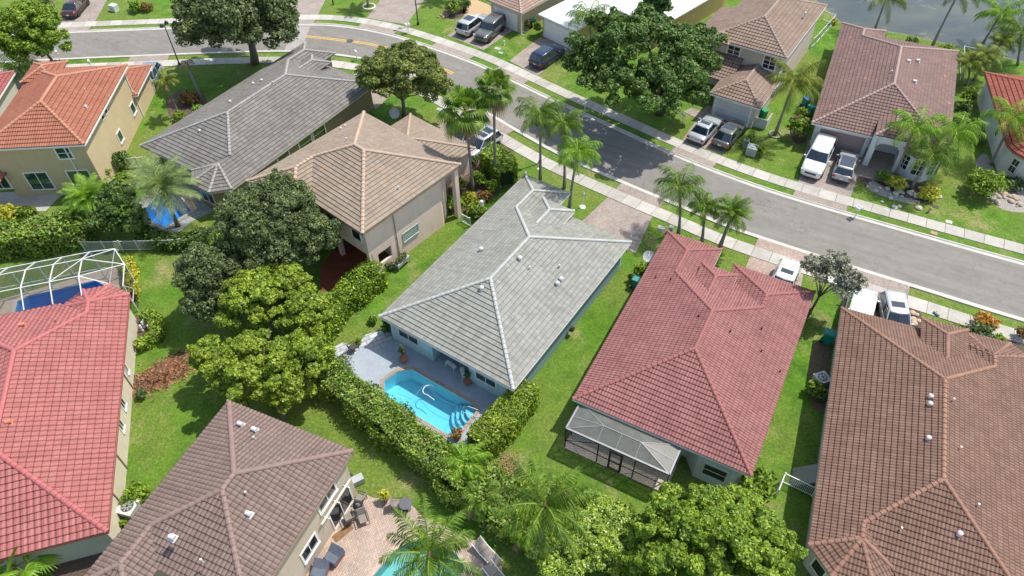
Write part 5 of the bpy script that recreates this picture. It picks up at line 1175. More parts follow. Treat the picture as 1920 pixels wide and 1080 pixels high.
# ================================================================== VEGETATION
def mpp(px, py, z=0.0):
    d = ray(px, py); return (CAM_H - z) / -d[2] / F_PX
def leaf_mat(name, tones, trans=0.28, rough=0.5):
    if name in _M: return _M[name]
    a = NM(name); g = a.n('ShaderNodeNewGeometry'); k = len(tones); st = [(i / (k - 1), t) for i, t in enumerate(tones)]
    col = a.ramp(g.outputs['Random Per Island'], st)
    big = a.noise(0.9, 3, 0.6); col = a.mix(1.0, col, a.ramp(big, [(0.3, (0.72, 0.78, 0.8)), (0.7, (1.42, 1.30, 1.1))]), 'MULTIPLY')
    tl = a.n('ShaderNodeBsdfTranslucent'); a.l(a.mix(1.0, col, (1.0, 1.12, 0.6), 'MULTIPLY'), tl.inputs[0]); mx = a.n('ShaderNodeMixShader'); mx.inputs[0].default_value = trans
    a.done(col, rough, spec=0.35); a.l(a.b.outputs[0], mx.inputs[1]); a.l(tl.outputs[0], mx.inputs[2]); a.l(mx.outputs[0], a.nt.nodes['Material Output'].inputs[0])
    _M[name] = a.m; return a.m
def bark_mat(name, c):
    if name in _M: return _M[name]
    a = NM(name); n = a.noise(3, 5, 0.8, stretch=(3, 3, 1)); a.bump(n, 0.7, 0.03)
    _M[name] = a.done(a.ramp(n, [(0.3, tuple(x * 0.55 for x in C(c)[:3])), (0.7, C(c))]), 0.92, spec=0.2); return _M[name]
LF = dict(
    dark=leaf_mat('dark_leaves', [(0.018, 0.050, 0.010), (0.040, 0.100, 0.018), (0.07, 0.155, 0.025), (0.11, 0.20, 0.035), (0.22, 0.26, 0.08)]),
    olive=leaf_mat('olive_leaves', [(0.035, 0.060, 0.022), (0.075, 0.115, 0.040), (0.120, 0.170, 0.060), (0.20, 0.25, 0.115)]),
    lime=leaf_mat('lime_leaves', [(0.045, 0.09, 0.010), (0.14, 0.22, 0.018), (0.24, 0.34, 0.03), (0.37, 0.46, 0.06)], 0.32),
    fresh=leaf_mat('fresh_leaves', [(0.040, 0.10, 0.010), (0.12, 0.22, 0.018), (0.22, 0.34, 0.03), (0.36, 0.46, 0.06)], 0.32),
    yellow=leaf_mat('yellow_leaves', [(0.22, 0.26, 0.03), (0.42, 0.44, 0.05), (0.62, 0.58, 0.08)], 0.3),
    hedge=leaf_mat('hedge_leaves', [(0.04, 0.10, 0.012), (0.10, 0.21, 0.020), (0.18, 0.31, 0.035), (0.29, 0.39, 0.06), (0.24, 0.20, 0.13)], 0.3),
    brownish=leaf_mat('brownish_leaves', [(0.05, 0.09, 0.018), (0.12, 0.18, 0.035), (0.22, 0.28, 0.06), (0.20, 0.18, 0.07)], 0.3),
    grey=leaf_mat('grey_leaves', [(0.09, 0.10, 0.075), (0.19, 0.20, 0.16), (0.30, 0.31, 0.26), (0.46, 0.45, 0.42)], 0.2),
    red=leaf_mat('red_leaves', [(0.10, 0.04, 0.02), (0.25, 0.08, 0.04), (0.30, 0.22, 0.05), (0.10, 0.16, 0.03)], 0.3),
    orange=leaf_mat('orange_flowers', [(0.45, 0.16, 0.03), (0.55, 0.28, 0.05), (0.20, 0.22, 0.04)], 0.3),
    flower=leaf_mat('white_flower_leaves', [(0.06, 0.14, 0.02), (0.11, 0.21, 0.03), (0.18, 0.30, 0.03), (0.28, 0.40, 0.05), (0.30, 0.42, 0.05), (0.22, 0.34, 0.04), (0.34, 0.46, 0.06), (0.26, 0.38, 0.05), (0.70, 0.72, 0.45)], 0.3),
    frond=leaf_mat('palm_fronds', [(0.05, 0.11, 0.015), (0.11, 0.20, 0.022), (0.20, 0.30, 0.04)], 0.35),
    frondy=leaf_mat('yellow_palm_fronds', [(0.08, 0.13, 0.02), (0.16, 0.22, 0.03), (0.28, 0.28, 0.06)], 0.35),
    frondl=leaf_mat('bright_palm_fronds', [(0.08, 0.19, 0.015), (0.17, 0.32, 0.025), (0.30, 0.44, 0.05)], 0.38),
    silver=leaf_mat('silver_palm_fronds', [(0.09, 0.15, 0.045), (0.17, 0.25, 0.08), (0.30, 0.39, 0.16)], 0.3),
    dry=leaf_mat('dry_fronds', [(0.16, 0.11, 0.06), (0.28, 0.20, 0.11)], 0.2))
BARK = bark_mat('grey_bark', (0.20, 0.17, 0.14)); PALMB = bark_mat('palm_bark', (0.30, 0.27, 0.24)); BROWNB = bark_mat('brown_bark', (0.16, 0.09, 0.055))
def leaves(cen, rad, n, size, up=0.35, shell=(0.72, 1.06), asp=1.7, flat=0.0):
    """n leaf quads spread over the skins of a set of clumps"""
    cen = np.asarray(cen, float); rad = np.asarray(rad, float)
    w = rad[:, 0] ** 1.7; idx = RNG.choice(len(cen), n, p=w / w.sum())
    d = RNG.normal(size=(n, 3)); d[:, 2] += up * 1.2; d /= np.linalg.norm(d, axis=1)[:, None]
    r = RNG.uniform(shell[0], shell[1], n)[:, None]
    p = cen[idx] + d * rad[idx] * r
    nr = d + RNG.normal(size=(n, 3)) * 0.55; nr[:, 2] += 0.35; nr /= np.linalg.norm(nr, axis=1)[:, None]
    t = np.cross(nr, RNG.normal(size=(n, 3))); t /= np.linalg.norm(t, axis=1)[:, None] + 1e-9; b = np.cross(nr, t)
    s = (size * RNG.uniform(0.55, 1.35, n))[:, None]; t = t * s * 0.5 * asp; b = b * s * 0.5
    V = np.stack([p - t, p - b * 1.0 + t * .1, p + t, p + b * 1.0 + t * .1], 1).reshape(-1, 3)
    V[:, 2] = np.maximum(V[:, 2], 0.02)
    return V
def crown_clumps(c, r, n, cr, jitter=0.25, low=-0.35):
    """clump centres over an ellipsoid, uneven outline"""
    out = []; rad = []; k = 0
    for i in range(n):
        z = low + (1 - low) * ((i + 0.5) / n); th = i * 2.39996 + random.uniform(-.3, .3); q = math.sqrt(max(0.0, 1 - z * z))
        rr = random.uniform(0.6, 1.0) * (1 + random.uniform(-jitter, jitter) * 0.5) * (random.uniform(1.08, 1.22) if random.random() < .16 else 1)
        out.append((c[0] + r[0] * q * math.cos(th) * rr, c[1] + r[1] * q * math.sin(th) * rr, c[2] + r[2] * z * rr)); s = cr * random.uniform(0.7, 1.3); rad.append((s, s, s * 0.72))
    for i in range(len(out)):
        c0 = out[i]; s = rad[i][0]
        for k in range(5):
            v = [random.gauss(0, 1) for _ in range(3)]; v[2] = abs(v[2]) * .8 + .1; q = math.sqrt(sum(t * t for t in v)); e = s * random.uniform(.75, 1.15)
            out.append((c0[0] + v[0] / q * e, c0[1] + v[1] / q * e, c0[2] + v[2] / q * e * .75)); t = s * random.uniform(.28, .5); rad.append((t, t, t * .8))
    return out, rad
def limbs(mb, base, cen_list, r0, fork=0.35, top=None):
    base = Vector(base); c = Vector((sum(p[0] for p in cen_list) / len(cen_list), sum(p[1] for p in cen_list) / len(cen_list), sum(p[2] for p in cen_list) / len(cen_list)))
    f = base.lerp(c, fork); f += Vector((random.uniform(-.1, .1), random.uniform(-.1, .1), 0)); mb.tube([base - Vector((0, 0, .1)), base.lerp(f, 0.5) + Vector((.05, .03, 0)), f], [r0 * 1.25, r0, r0 * 0.85], 9)
    for p in cen_list:
        p = Vector(p); q = f.lerp(p, 0.5) + Vector((random.uniform(-.3, .3), random.uniform(-.3, .3), random.uniform(0.0, 0.5))); mb.tube([f, f.lerp(q, .5) + Vector((0, 0, .1)), q, p], [r0 * 0.55, r0 * 0.42, r0 * 0.28, r0 * 0.10], 6)
def tree(label, base_px, blobs, leaf, nleaf, size, trunk_r=0.25, clump=1.0, nclump=40, name='broadleaf_tree', bark=None, up=0.35, cat='tree', group=None, shell=(0.72, 1.06)):
    """blobs: (px, py, z, radius px, height radius m) as seen in the photo"""
    B = at(*base_px); root = empty(name, B, 0, label, cat, group); cen, rad = [], []; mains = []
    tot = sum(b[3] ** 2 for b in blobs)
    for (px, py, z, rp, rz) in blobs:
        c = at(px, py, z) - B; r = rp * mpp(px, py, z); k = max(6, int(nclump * rp ** 2 / tot)); a, b = crown_clumps(c, (r - clump * .6, r - clump * .6, rz), k, clump); cen += a; rad += b; mains.append((c, r, rz))
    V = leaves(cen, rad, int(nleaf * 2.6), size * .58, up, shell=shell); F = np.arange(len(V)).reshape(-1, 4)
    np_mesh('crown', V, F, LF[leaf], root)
    mb = MB(); pick = random.sample(cen, min(len(cen), 9)); limbs(mb, (0, 0, 0), pick, trunk_r, 0.4); mb.build('trunk', bark or BARK, root, smooth=True)
    return root
def bush(label, px, py, rp, h, leaf, n=900, size=0.16, name='shrub', cat='shrub', group=None, z=None, flat=0.8, ry=None):
    """rounded shrub centred where the photo shows it"""
    c = at(px, py, (h * 0.5 if z is None else z)); r = rp * mpp(px, py, h * .5); B = Vector((c.x, c.y, 0)); cen, rad = crown_clumps((0, 0, h * 0.5), (r * .7, (ry or r) * .7, h * .32), 14, r * 0.42, 0.2, -0.6)
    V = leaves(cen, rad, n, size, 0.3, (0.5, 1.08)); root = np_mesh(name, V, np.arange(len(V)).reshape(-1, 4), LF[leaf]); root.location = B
    tag(root, label, cat, group); return root
def hedge(label, pts, w, h, leaf, dens=120, size=0.15, name='hedge', rough=0.16, cat='hedge', zc=None, group=None):
    """clipped hedge along a photo path: a dark core added to block light under a skin of leaves"""
    zc = h * 0.75 if zc is None else zc; P = [at(px, py, zc) for px, py in pts]
    for p in P: p.z = 0
    P = cr_spline(P, 5) if len(P) > 2 else [P[0].lerp(P[1], i / 6) for i in range(7)]; L = sum((P[i + 1] - P[i]).length for i in range(len(P) - 1)); hw = w / 2; O = P[0].copy()
    n = int(dens * L * (w + 2 * h)); seg = np.array([(P[i + 1] - P[i]).length for i in range(len(P) - 1)]); cs = np.concatenate([[0], np.cumsum(seg)])
    s = RNG.uniform(-hw * .6, L + hw * .6, n); PX = np.array([(p.x - O.x, p.y - O.y) for p in P]); sc = np.clip(s, 0, L - 1e-6); i = np.searchsorted(cs, sc, side='right') - 1; i = np.clip(i, 0, len(seg) - 1)
    t = (s - cs[i]) / seg[i]; t = np.where((i == 0) | (i == len(seg) - 1), t, np.clip(t, 0, 1)); pos = PX[i] + (PX[i + 1] - PX[i]) * t[:, None]; d = (PX[i + 1] - PX[i]) / seg[i][:, None]; nn = np.stack([-d[:, 1], d[:, 0]], 1)
    # perimeter parameter: side, top, side
    per = RNG.uniform(0, w + 2 * h, n); endk = 1 - 0.35 * np.clip((np.abs(s - L / 2) - L / 2 + hw * .3) / hw, 0, 1)
    off = np.where(per < h, -hw, np.where(per < h + w, per - h - hw, hw)) * endk; z = np.where(per < h, per, np.where(per < h + w, h, 2 * h + w - per)); rd = rough * (np.sin(s * 2.1 + off * 3) * 0.5 + np.sin(s * 0.9 + 1.3) * .6 + RNG.normal(size=n) * 0.5)
    nx = np.where(per < h, -1.0, np.where(per < h + w, 0.0, 1.0)); nz = np.where((per >= h) & (per < h + w), 1.0, 0.15)
    off = off + nx * rd; z = np.clip(z + np.where(nx == 0, rd, 0), 0.03, None)
    p = np.stack([pos[:, 0] + nn[:, 0] * off, pos[:, 1] + nn[:, 1] * off, z], 1); nr = np.stack([nn[:, 0] * nx, nn[:, 1] * nx, nz], 1) + RNG.normal(size=(n, 3)) * 0.6; nr /= np.linalg.norm(nr, axis=1)[:, None]
    tt = np.cross(nr, RNG.normal(size=(n, 3))); tt /= np.linalg.norm(tt, axis=1)[:, None]; b = np.cross(nr, tt); sz = (size * RNG.uniform(0.55, 1.4, n))[:, None]; tt = tt * sz * .8; b = b * sz * .5
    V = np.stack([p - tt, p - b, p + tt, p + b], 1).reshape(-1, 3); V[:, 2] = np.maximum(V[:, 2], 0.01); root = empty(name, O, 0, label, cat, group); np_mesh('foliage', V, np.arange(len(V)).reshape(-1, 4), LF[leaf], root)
    mb = MB(); a = offset_line(P, hw * 0.72); c = offset_line(P, -hw * 0.72); m_ = len(P); vs = [(q.x - O.x, q.y - O.y, zz) for zz in (0.0, h * 0.84) for L_ in (a, c) for q in L_]  # solid dark box added inside the leaves to stop light passing through
    fs = []
    for k in range(m_ - 1): fs += [(k, k + 1, 2 * m_ + k + 1, 2 * m_ + k), (m_ + k, m_ + k + 1, 3 * m_ + k + 1, 3 * m_ + k), (2 * m_ + k, 2 * m_ + k + 1, 3 * m_ + k + 1, 3 * m_ + k)]
    fs += [(0, m_, 3 * m_, 2 * m_), (m_ - 1, 2 * m_ - 1, 4 * m_ - 1, 3 * m_ - 1)]; mb.add(vs, fs)
    mb.build('dark_core', plain('hedge_dark_core', (0.035, 0.042, 0.015), 0.95, var=0.4, scale=8), root); return root
def frond(V, F, o, az, el, L, droop, nl, ll, lw, twist=0.0, hang=0.5, sparse=0.0):
    """one feather frond: arching midrib with leaflets on both sides"""
    ca, sa = math.cos(az), math.sin(az); K = 9; pts = []; x = 0; z = 0; e = el
    for i in range(K + 1):
        pts.append(np.array([o[0] + x * ca, o[1] + x * sa, o[2] + z])); x += math.cos(e) * L / K; z += math.sin(e) * L / K; e -= droop / K * (0.5 + i / K)
    side = np.array([-sa, ca, 0.0])
    def P(t):
        f = t * K; i = min(K - 1, int(f)); return pts[i] + (pts[i + 1] - pts[i]) * (f - i), (pts[i + 1] - pts[i]) / (L / K)
    base = len(V)
    for i in range(K):                                   # midrib
        w = 0.05 * (1 - i / K) + 0.012; b = len(V); up = np.array([0, 0, w * .5]); V.extend([pts[i] - side * w, pts[i] + side * w, pts[i + 1] + side * w * .8, pts[i + 1] - side * w * .8]); F.append((b, b + 1, b + 2, b + 3))
    for s in (-1, 1):
        for k in range(nl):
            t = 0.12 + 0.87 * (k + random.random() * .6) / nl
            if random.random() < sparse: continue
            p, d = P(t); l = ll * (0.45 + 1.1 * math.sin(PI * min(1, t * 0.85 + 0.12))) * random.uniform(.8, 1.1); dirv = side * s * 0.85 + d * (0.45 + t * 0.5) + np.array([0, 0, -hang * random.uniform(.5, 1.2) + 0.15]); dirv /= np.linalg.norm(dirv)
            mid = p + dirv * l * .55; tip = mid + (dirv + np.array([0, 0, -hang * 0.8])) * l * .45; wv = d * lw * .5; b = len(V)
            V.extend([p - wv * .5, p + wv * .5, mid + wv, tip, mid - wv]); F.append((b, b + 1, b + 2, b + 4)); F.append((b + 4, b + 2, b + 3, b + 3))
def fan_leaf(V, F, o, az, el, pl, r, hang):
    ca, sa = math.cos(az), math.sin(az); d = np.array([ca * math.cos(el), sa * math.cos(el), math.sin(el)]); c = np.array(o) + d * pl; side = np.array([-sa, ca, 0.0]); up = np.cross(d, side); b = len(V); w = 0.025
    V.extend([np.array(o) - side * w, np.array(o) + side * w, c + side * w, c - side * w]); F.append((b, b + 1, b + 2, b + 3)); n = 22
    for k in range(n):
        th = -2.2 + 4.4 * k / (n - 1); dv = d * math.cos(th) + side * math.sin(th); l = r * (0.75 + 0.3 * math.cos(th * .6)); a = dv; wv = np.cross(dv, up); wv /= np.linalg.norm(wv) + 1e-9
        m1 = c + a * l * .6 + np.array([0, 0, -hang * .12 * l]); tip = c + a * l + np.array([0, 0, -hang * l * .55]); b = len(V); V.extend([c, m1 - wv * r * .075, tip, m1 + wv * r * .075]); F.append((b, b + 1, b + 2, b + 3))
def palm(label, base_px, crown_px, kind='queen', r_px=45, name='palm_tree', group=None, leaf=None, nf=None, z=None, seed=0, lean=0.0, trunk_r=0.13, bark=None, cat='palm'):
    random.seed(100 + seed); B = at(*base_px); lean = lean or random.uniform(0, .7)
    if z is None:
        z = min((k * 0.1 for k in range(6, 160)), key=lambda q: (at(*crown_px, q).xy - B.xy).length)
    T = at(*crown_px, z) - B; r = r_px * mpp(crown_px[0], crown_px[1], z); root = empty(name, B, 0, label, cat, group); V, F = [], []; V2, F2 = [], []
    if kind == 'coconut': n = 1
    A_, B2 = V, F
    for i in range({'coconut': nf or 17, 'queen': nf or 17, 'date': nf or 46, 'areca': nf or 22, 'fan': nf or 26}[kind]):
        az = i * 2.39996 + random.uniform(-.25, .25); q = (i + .5) / {'coconut': nf or 17, 'queen': nf or 17, 'date': nf or 46, 'areca': nf or 22, 'fan': nf or 26}[kind]
        o = (T.x, T.y, T.z)
        if kind in ('coconut', 'queen', 'date', 'areca'): V, F = (V2, F2) if q > .93 and z > 1 else (A_, B2)
        if kind == 'coconut': frond(V, F, o, az, 1.25 - 1.5 * q, r * 1.12 * random.uniform(.85, 1.1), 1.2 + random.uniform(0, .7), 42, r * .19, .06, hang=1.15)
        elif kind == 'queen': frond(V, F, o, az, 1.2 - 1.15 * q, r * 1.25 * random.uniform(.85, 1.1), 1.7 + random.uniform(0, .5), 36, r * .27, .05, hang=1.0)
        elif kind == 'date': frond(V, F, o, az, 1.35 - 1.7 * q, r * 1.08 * random.uniform(.9, 1.05), 1.1 + random.uniform(0, .3), 34, r * .17, .045, hang=.35)
        elif kind == 'areca': frond(V, F, o, az, 1.35 - 1.2 * q, r * 1.15 * random.uniform(.8, 1.1), 1.6 + random.uniform(0, .5), 26, r * .3, .06, hang=.6)
        elif kind == 'fan': fan_leaf(V if q < .86 else V2, F if q < .86 else F2, o, az, 1.3 - 2.1 * q, r * .62 * random.uniform(.8, 1.1), r * .52, .5 + q)
    V, F = A_, B2
    me = bpy.data.meshes.new('crown'); me.from_pydata([tuple(v) for v in V], [], [f if f[2] != f[3] else f[:3] for f in F]); me.materials.append(LF[leaf or {'coconut': 'frond', 'queen': 'frond', 'date': 'silver', 'areca': 'frondy', 'fan': 'frond'}[kind]]); me.update()
    o_ = bpy.data.objects.new('crown', me); COL.objects.link(o_); o_.parent = root
    if V2:
        me = bpy.data.meshes.new('dead_leaves'); me.from_pydata([tuple(v) for v in V2], [], [f if f[2] != f[3] else f[:3] for f in F2]); me.materials.append(LF['dry']); me.update(); q_ = bpy.data.objects.new('dead_leaves', me); COL.objects.link(q_); q_.parent = root
    if z > 0.8:
        mb = MB(); K = 8; pts = []; rr = []
        for i in range(K + 1):
            t = i / K; pts.append(Vector((T.x * t ** (1 + lean), T.y * t ** (1 + lean), T.z * t))); rr.append(trunk_r * (1.35 - .5 * min(1, t * 3) if t < .34 else .85) * (1.25 if kind == 'date' else 1))
        mb.tube(pts, rr, 9); mb.build('trunk', bark or PALMB, root, smooth=True)
        bt = MB(); bt.tube([Vector(T) * 0.93, Vector(T) * 1.0 + Vector((0, 0, .15))], [trunk_r * 1.15, trunk_r * .7], 8); bt.build('crownshaft', BROWNB if kind in ('fan', 'coconut', 'date') else plain('green_crownshaft', (0.12, 0.16, 0.05), 0.6), root, smooth=True)
    return root
# ---- broadleaf trees
tree('huge dark green tree shading the far pavement near the top', (1238, 212), [(1205, 95, 7.0, 110, 3.6), (1110, 118, 6.0, 60, 2.6), (1285, 110, 6.2, 62, 2.8), (1155, 160, 6.0, 58, 2.0), (1250, 165, 6.3, 76, 2.0)], 'dark', 30000, 0.30, 0.42, 0.95, 105)
tree('wide olive grey oak behind the tan two storey house', (470, 560), [(505, 425, 5.5, 105, 3.2), (400, 520, 4.0, 66, 2.4), (580, 445, 4.5, 55, 2.4), (380, 570, 3.0, 40, 1.8)], 'olive', 44000, 0.20, 0.32, 0.75, 150)
tree('yellow green tree in front of the olive oak', (505, 640), [(490, 560, 4.2, 75, 2.2), (570, 590, 3.6, 48, 1.8), (540, 540, 3.6, 50, 1.8)], 'lime', 17000, 0.24, 0.2, 0.5, 75)
tree('low spreading yellow green tree beside the mauve brown roof', (533, 783), [(470, 690, 4.0, 82, 2.0), (570, 670, 3.6, 60, 1.8), (400, 675, 3.2, 48, 1.5), (530, 730, 3.0, 52, 1.5)], 'lime', 24000, 0.24, 0.2, 0.52, 95)
tree('large round oak standing over the road bend at the top left', (478, 119), [(445, 28, 6.5, 112, 3.6), (400, 55, 5.0, 62, 2.6), (505, 50, 5.2, 58, 2.6)], 'olive', 34000, 0.30, 0.42, 1.0, 130)
tree('medium tree with yellowing olive leaves on the lawn by the bend', (757, 220), [(757, 138, 5.0, 72, 2.4), (710, 150, 4.4, 40, 1.9), (810, 160, 4.4, 38, 1.9)], leaf='brownish', nleaf=21000, size=0.26, trunk_r=0.2, clump=0.75, nclump=85)
tree('open branched tree hanging over the road at the far left', (105, 126), [(55, 50, 5.6, 62, 2.4), (20, 75, 4.8, 44, 2.0), (100, 85, 4.2, 32, 1.5), (48, 95, 3.6, 34, 1.4)], 'fresh', 15000, 0.28, 0.16, 0.75, 62)
tree('small silvery grey leaved tree over the parked white van', (1514, 592), [(1562, 518, 4.0, 44, 1.7), (1530, 505, 3.6, 30, 1.2), (1590, 535, 3.5, 26, 1.1)], 'grey', 4300, 0.18, 0.1, 0.45, 50, shell=(0.3, 1.1))
tree('big bright green tree filling the bottom edge right of centre', (1330, 1100), [(1330, 1020, 4.2, 125, 2.6), (1240, 1035, 3.2, 75, 2.0), (1420, 1030, 3.4, 78, 2.2), (1290, 960, 3.0, 55, 1.6), (1395, 960, 3.0, 50, 1.6)], 'fresh', 42000, 0.22, 0.25, 0.5, 150)
bush('feathery light green shrub at the corner of the dusty red roof', 1418, 908, 36, 2.2, 'fresh', 2600, 0.17, cat='shrub')
tree('spreading green bush with white blossoms along the bottom edge', (1095, 1060), [(1100, 1000, 2.0, 70, 1.1), (1050, 1040, 1.8, 60, 1.0), (1150, 1020, 1.8, 58, 1.0), (1130, 970, 1.6, 44, .9)], 'flower', 20000, 0.15, 0.1, 0.45, 110, name='flowering_bush', cat='bush')
tree('tree crown cut off by the top edge beside the white tarp roof', (1235, 40), [(1235, 5, 4.5, 30, 2.0), (1215, 20, 3.5, 22, 1.4)], 'dark', 5000, 0.26, 0.12, 0.6, 26)
tree('dark leafy tree between the fence and the small pool', (228, 430), [(222, 385, 3.0, 42, 1.7), (200, 415, 2.2, 34, 1.2), (252, 415, 2.0, 30, 1.0)], 'dark', 9000, 0.2, 0.12, 0.5, 45)
# ---- hedges
hedge('long tall ragged hedge between the bright pool and the lower lawn', [(588, 676), (645, 722), (715, 776), (785, 832), (850, 884), (900, 922)], 2.0, 2.0, 'hedge', 330, 0.105, rough=0.36)
hedge('thick bright clipped hedge at the right end of the pool', [(905, 822), (945, 783), (985, 735)], 2.0, 1.9, 'lime', 330, 0.11, rough=0.12)
hedge('green hedge along the terracotta patio of the tan house', [(700, 508), (655, 545), (610, 590), (585, 625)], 1.9, 1.9, 'fresh', 270, 0.12, rough=0.22)
hedge('long hedge in front of the orange roofed house at the left edge', [(-60, 445), (20, 440), (90, 432), (145, 420)], 2.6, 2.2, 'hedge', 120, 0.17, rough=0.2)
hedge('short square clipped hedge on the left rear lawn', [(20, 397), (60, 396)], 0.9, 0.8, 'lime', 150, 0.12, rough=0.05)
hedge('rounded tall hedge beside the pavement and the two palms', [(920, 290), (940, 300), (948, 322)], 2.2, 2.0, 'fresh', 150, 0.16, rough=0.12)
hedge('narrow yellow hedge against the end of the pool cage', [(238, 488), (243, 515), (245, 548)], 0.8, 1.2, 'yellow', 190, 0.12, rough=0.08)
hedge('curved low hedge by the cream wall with white ornaments', [(272, 590), (292, 600), (293, 622), (262, 645)], 0.9, 0.9, 'fresh', 170, 0.12, rough=0.08)
hedge('overgrown green thicket behind the hedge end and small palms', [(905, 905), (940, 945), (985, 975), (1030, 1000)], 2.6, 1.7, 'hedge', 230, 0.13, rough=0.32, name='thicket', cat='thicket')
hedge('lime green hedge bank running to the bottom tree', [(1000, 950), (1060, 960), (1130, 985), (1190, 1015), (1240, 1050)], 3.0, 1.7, 'lime', 200, 0.14, rough=0.35)
hedge('dark row of shrubs between the small pool and the fence', [(268, 437), (330, 452), (380, 440)], 1.3, 1.1, 'dark', 130, 0.17, rough=0.2)
# ---- shrubs
def shrubs(rows):
    for (lab, px, py, r, h, leaf) in rows: bush(lab, px, py, r, h, leaf, int(260 + 75 * (r * mpp(px, py)) ** 2 * 12), 0.15 if r > 14 else 0.12)
shrubs([
    ('big round clipped green bush right of the rose roofed house', 1848, 345, 35, 2.6, 'fresh'), ('bright yellow green mound below the bay window palms', 1742, 362, 20, 1.0, 'yellow'),
    ('yellow green mound left of the bay window palms', 1682, 345, 18, 0.9, 'yellow'), ('spiky green plant beside the rose house entry', 1655, 330, 14, 1.1, 'fresh'),
    ('tall leafy shrub left of the rose garage door', 1497, 240, 20, 2.4, 'fresh'), ('lime shrub in front of the two bins by the rose house', 1502, 212, 13, 1.6, 'lime'),
    ('yellow green round bush next to the utility boxes', 1427, 283, 11, 1.1, 'lime'), ('small green bush behind the grey utility boxes', 1405, 263, 13, 1.2, 'fresh'),
    ('round green shrub left of the white garden gate', 852, 380, 19, 1.5, 'fresh'), ('round bright shrub right of the white garden gate', 893, 392, 20, 1.4, 'lime'),
    ('variegated cream and green shrub behind the gate shrubs', 878, 368, 15, 1.2, 'yellow'), ('reddish croton in the bed by the twin fan palms', 908, 368, 14, 1.1, 'red'),
    ('dense green shrub at the foot of the left fan palm', 895, 335, 16, 1.5, 'fresh'), ('spiky green shrub at the foot of the right fan palm', 922, 348, 14, 1.6, 'fresh'),
    ('small round topiary behind the silver car with the glass roof', 908, 272, 11, 1.5, 'fresh'), ('dark low shrub under the tan garage corner', 888, 300, 11, 1.1, 'olive'),
    ('green shrub against the tan column', 862, 345, 13, 1.6, 'fresh'), ('lime shrub between the two cars and the big hedge', 917, 300, 12, 1.2, 'lime'),
    ('round lime topped shrub below the orange house slider', 183, 330, 22, 2.0, 'lime'), ('dark green shrub beside the white side gate', 225, 300, 17, 2.0, 'dark'),
    ('green shrub between the date palms at the left', 232, 342, 24, 2.2, 'fresh'), ('bronze green croton clump on the left side lawn', 352, 185, 18, 1.2, 'red'),
    ('green shrub right of the bronze croton clump', 372, 208, 15, 1.2, 'fresh'), ('low green shrub below the bronze croton clump', 335, 218, 13, 0.9, 'fresh'),
    ('bright yellow bush at the left edge of the rear lawn', 8, 402, 22, 1.3, 'yellow'), ('small olive shrub by the cream wall under the bark pile', 265, 738, 9, 0.9, 'olive'),
    ('round green bush beside the big air conditioner', 257, 930, 24, 1.3, 'fresh'), ('tiny green bush near the mauve brown eave', 233, 980, 8, 0.7, 'fresh'),
    ('light green bush beside the brown house wall', 1530, 728, 19, 1.3, 'lime'), ('dark shrub behind the light green bush by the brown house', 1546, 742, 13, 1.1, 'olive'),
    ('orange flowering bush next to the pavement at the right', 1848, 605, 22, 1.1, 'orange'), ('mottled green shrub in front of the brown entry roof', 1838, 628, 26, 1.3, 'olive'),
    ('low green shrub beside the street number post', 1795, 622, 18, 0.9, 'fresh'), ('spiky lime plant at the right end of the brown house bed', 1872, 640, 16, 0.9, 'lime'),
    ('dark red plant at the right edge of the near pavement', 1917, 625, 13, 1.0, 'red'), ('dark shrub under the round white bay', 1900, 345, 20, 0.9, 'olive'),
    ('slim green shrub beside the rounded white house', 1822, 235, 14, 2.2, 'fresh'), ('lime shrub between the rose and white walled houses', 1815, 180, 16, 2.0, 'fresh'),
    ('dark tall shrub along the rose house side', 1806, 205, 16, 2.4, 'dark'), ('green shrub at the corner of the rounded white house', 1835, 262, 12, 1.0, 'olive'),
    ('bushy plants beside the top driveway', 850, 12, 17, 1.8, 'fresh'), ('dark shrub behind the bushy plants at the top', 872, 8, 12, 1.6, 'dark'),
    ('small clipped shrub by the cream garage', 988, 45, 7, 1.6, 'dark'), ('taller clipped shrub by the white tarp garage', 1007, 52, 9, 2.0, 'fresh'),
    ('dark round shrub at the top left bed', 78, 6, 15, 1.3, 'dark'), ('green shrub at the top left edge', 40, 15, 18, 1.6, 'fresh'),
    ('green shrubs near the top utility box', 255, 12, 16, 1.2, 'fresh'), ('red and lime croton near the top utility box', 275, 14, 12, 1.0, 'red'),
    ('small plant in the bed by the grey roof corner', 700, 598, 9, 0.9, 'fresh'), ('dark leafy plant against the pale blue wall', 724, 612, 10, 1.3, 'dark'),
    ('small shrub near the round garden chair', 672, 640, 7, 0.6, 'fresh'), ('green bush at the foot of the dish by the dusty red roof', 1203, 505, 14, 1.4, 'fresh'),
    ('dark bush behind the satellite dish', 1192, 520, 12, 1.0, 'dark'), ('lake bank reeds left of the leaning palm', 1712, 76, 12, 0.5, 'fresh'),
    ('lake bank reeds right of the leaning palm', 1775, 92, 14, 0.5, 'lime'), ('lake bank weeds behind the beige house', 1563, 40, 8, 0.6, 'yellow'),
    ('low weeds at the lake edge near the white fence', 1815, 100, 12, 0.5, 'hedge'),
    ('shrubs behind the left hedge in shade', 165, 430, 20, 1.5, 'dark'), ('yellow green tuft above the right hedge end', 700, 790, 12, 2.2, 'lime'),
])
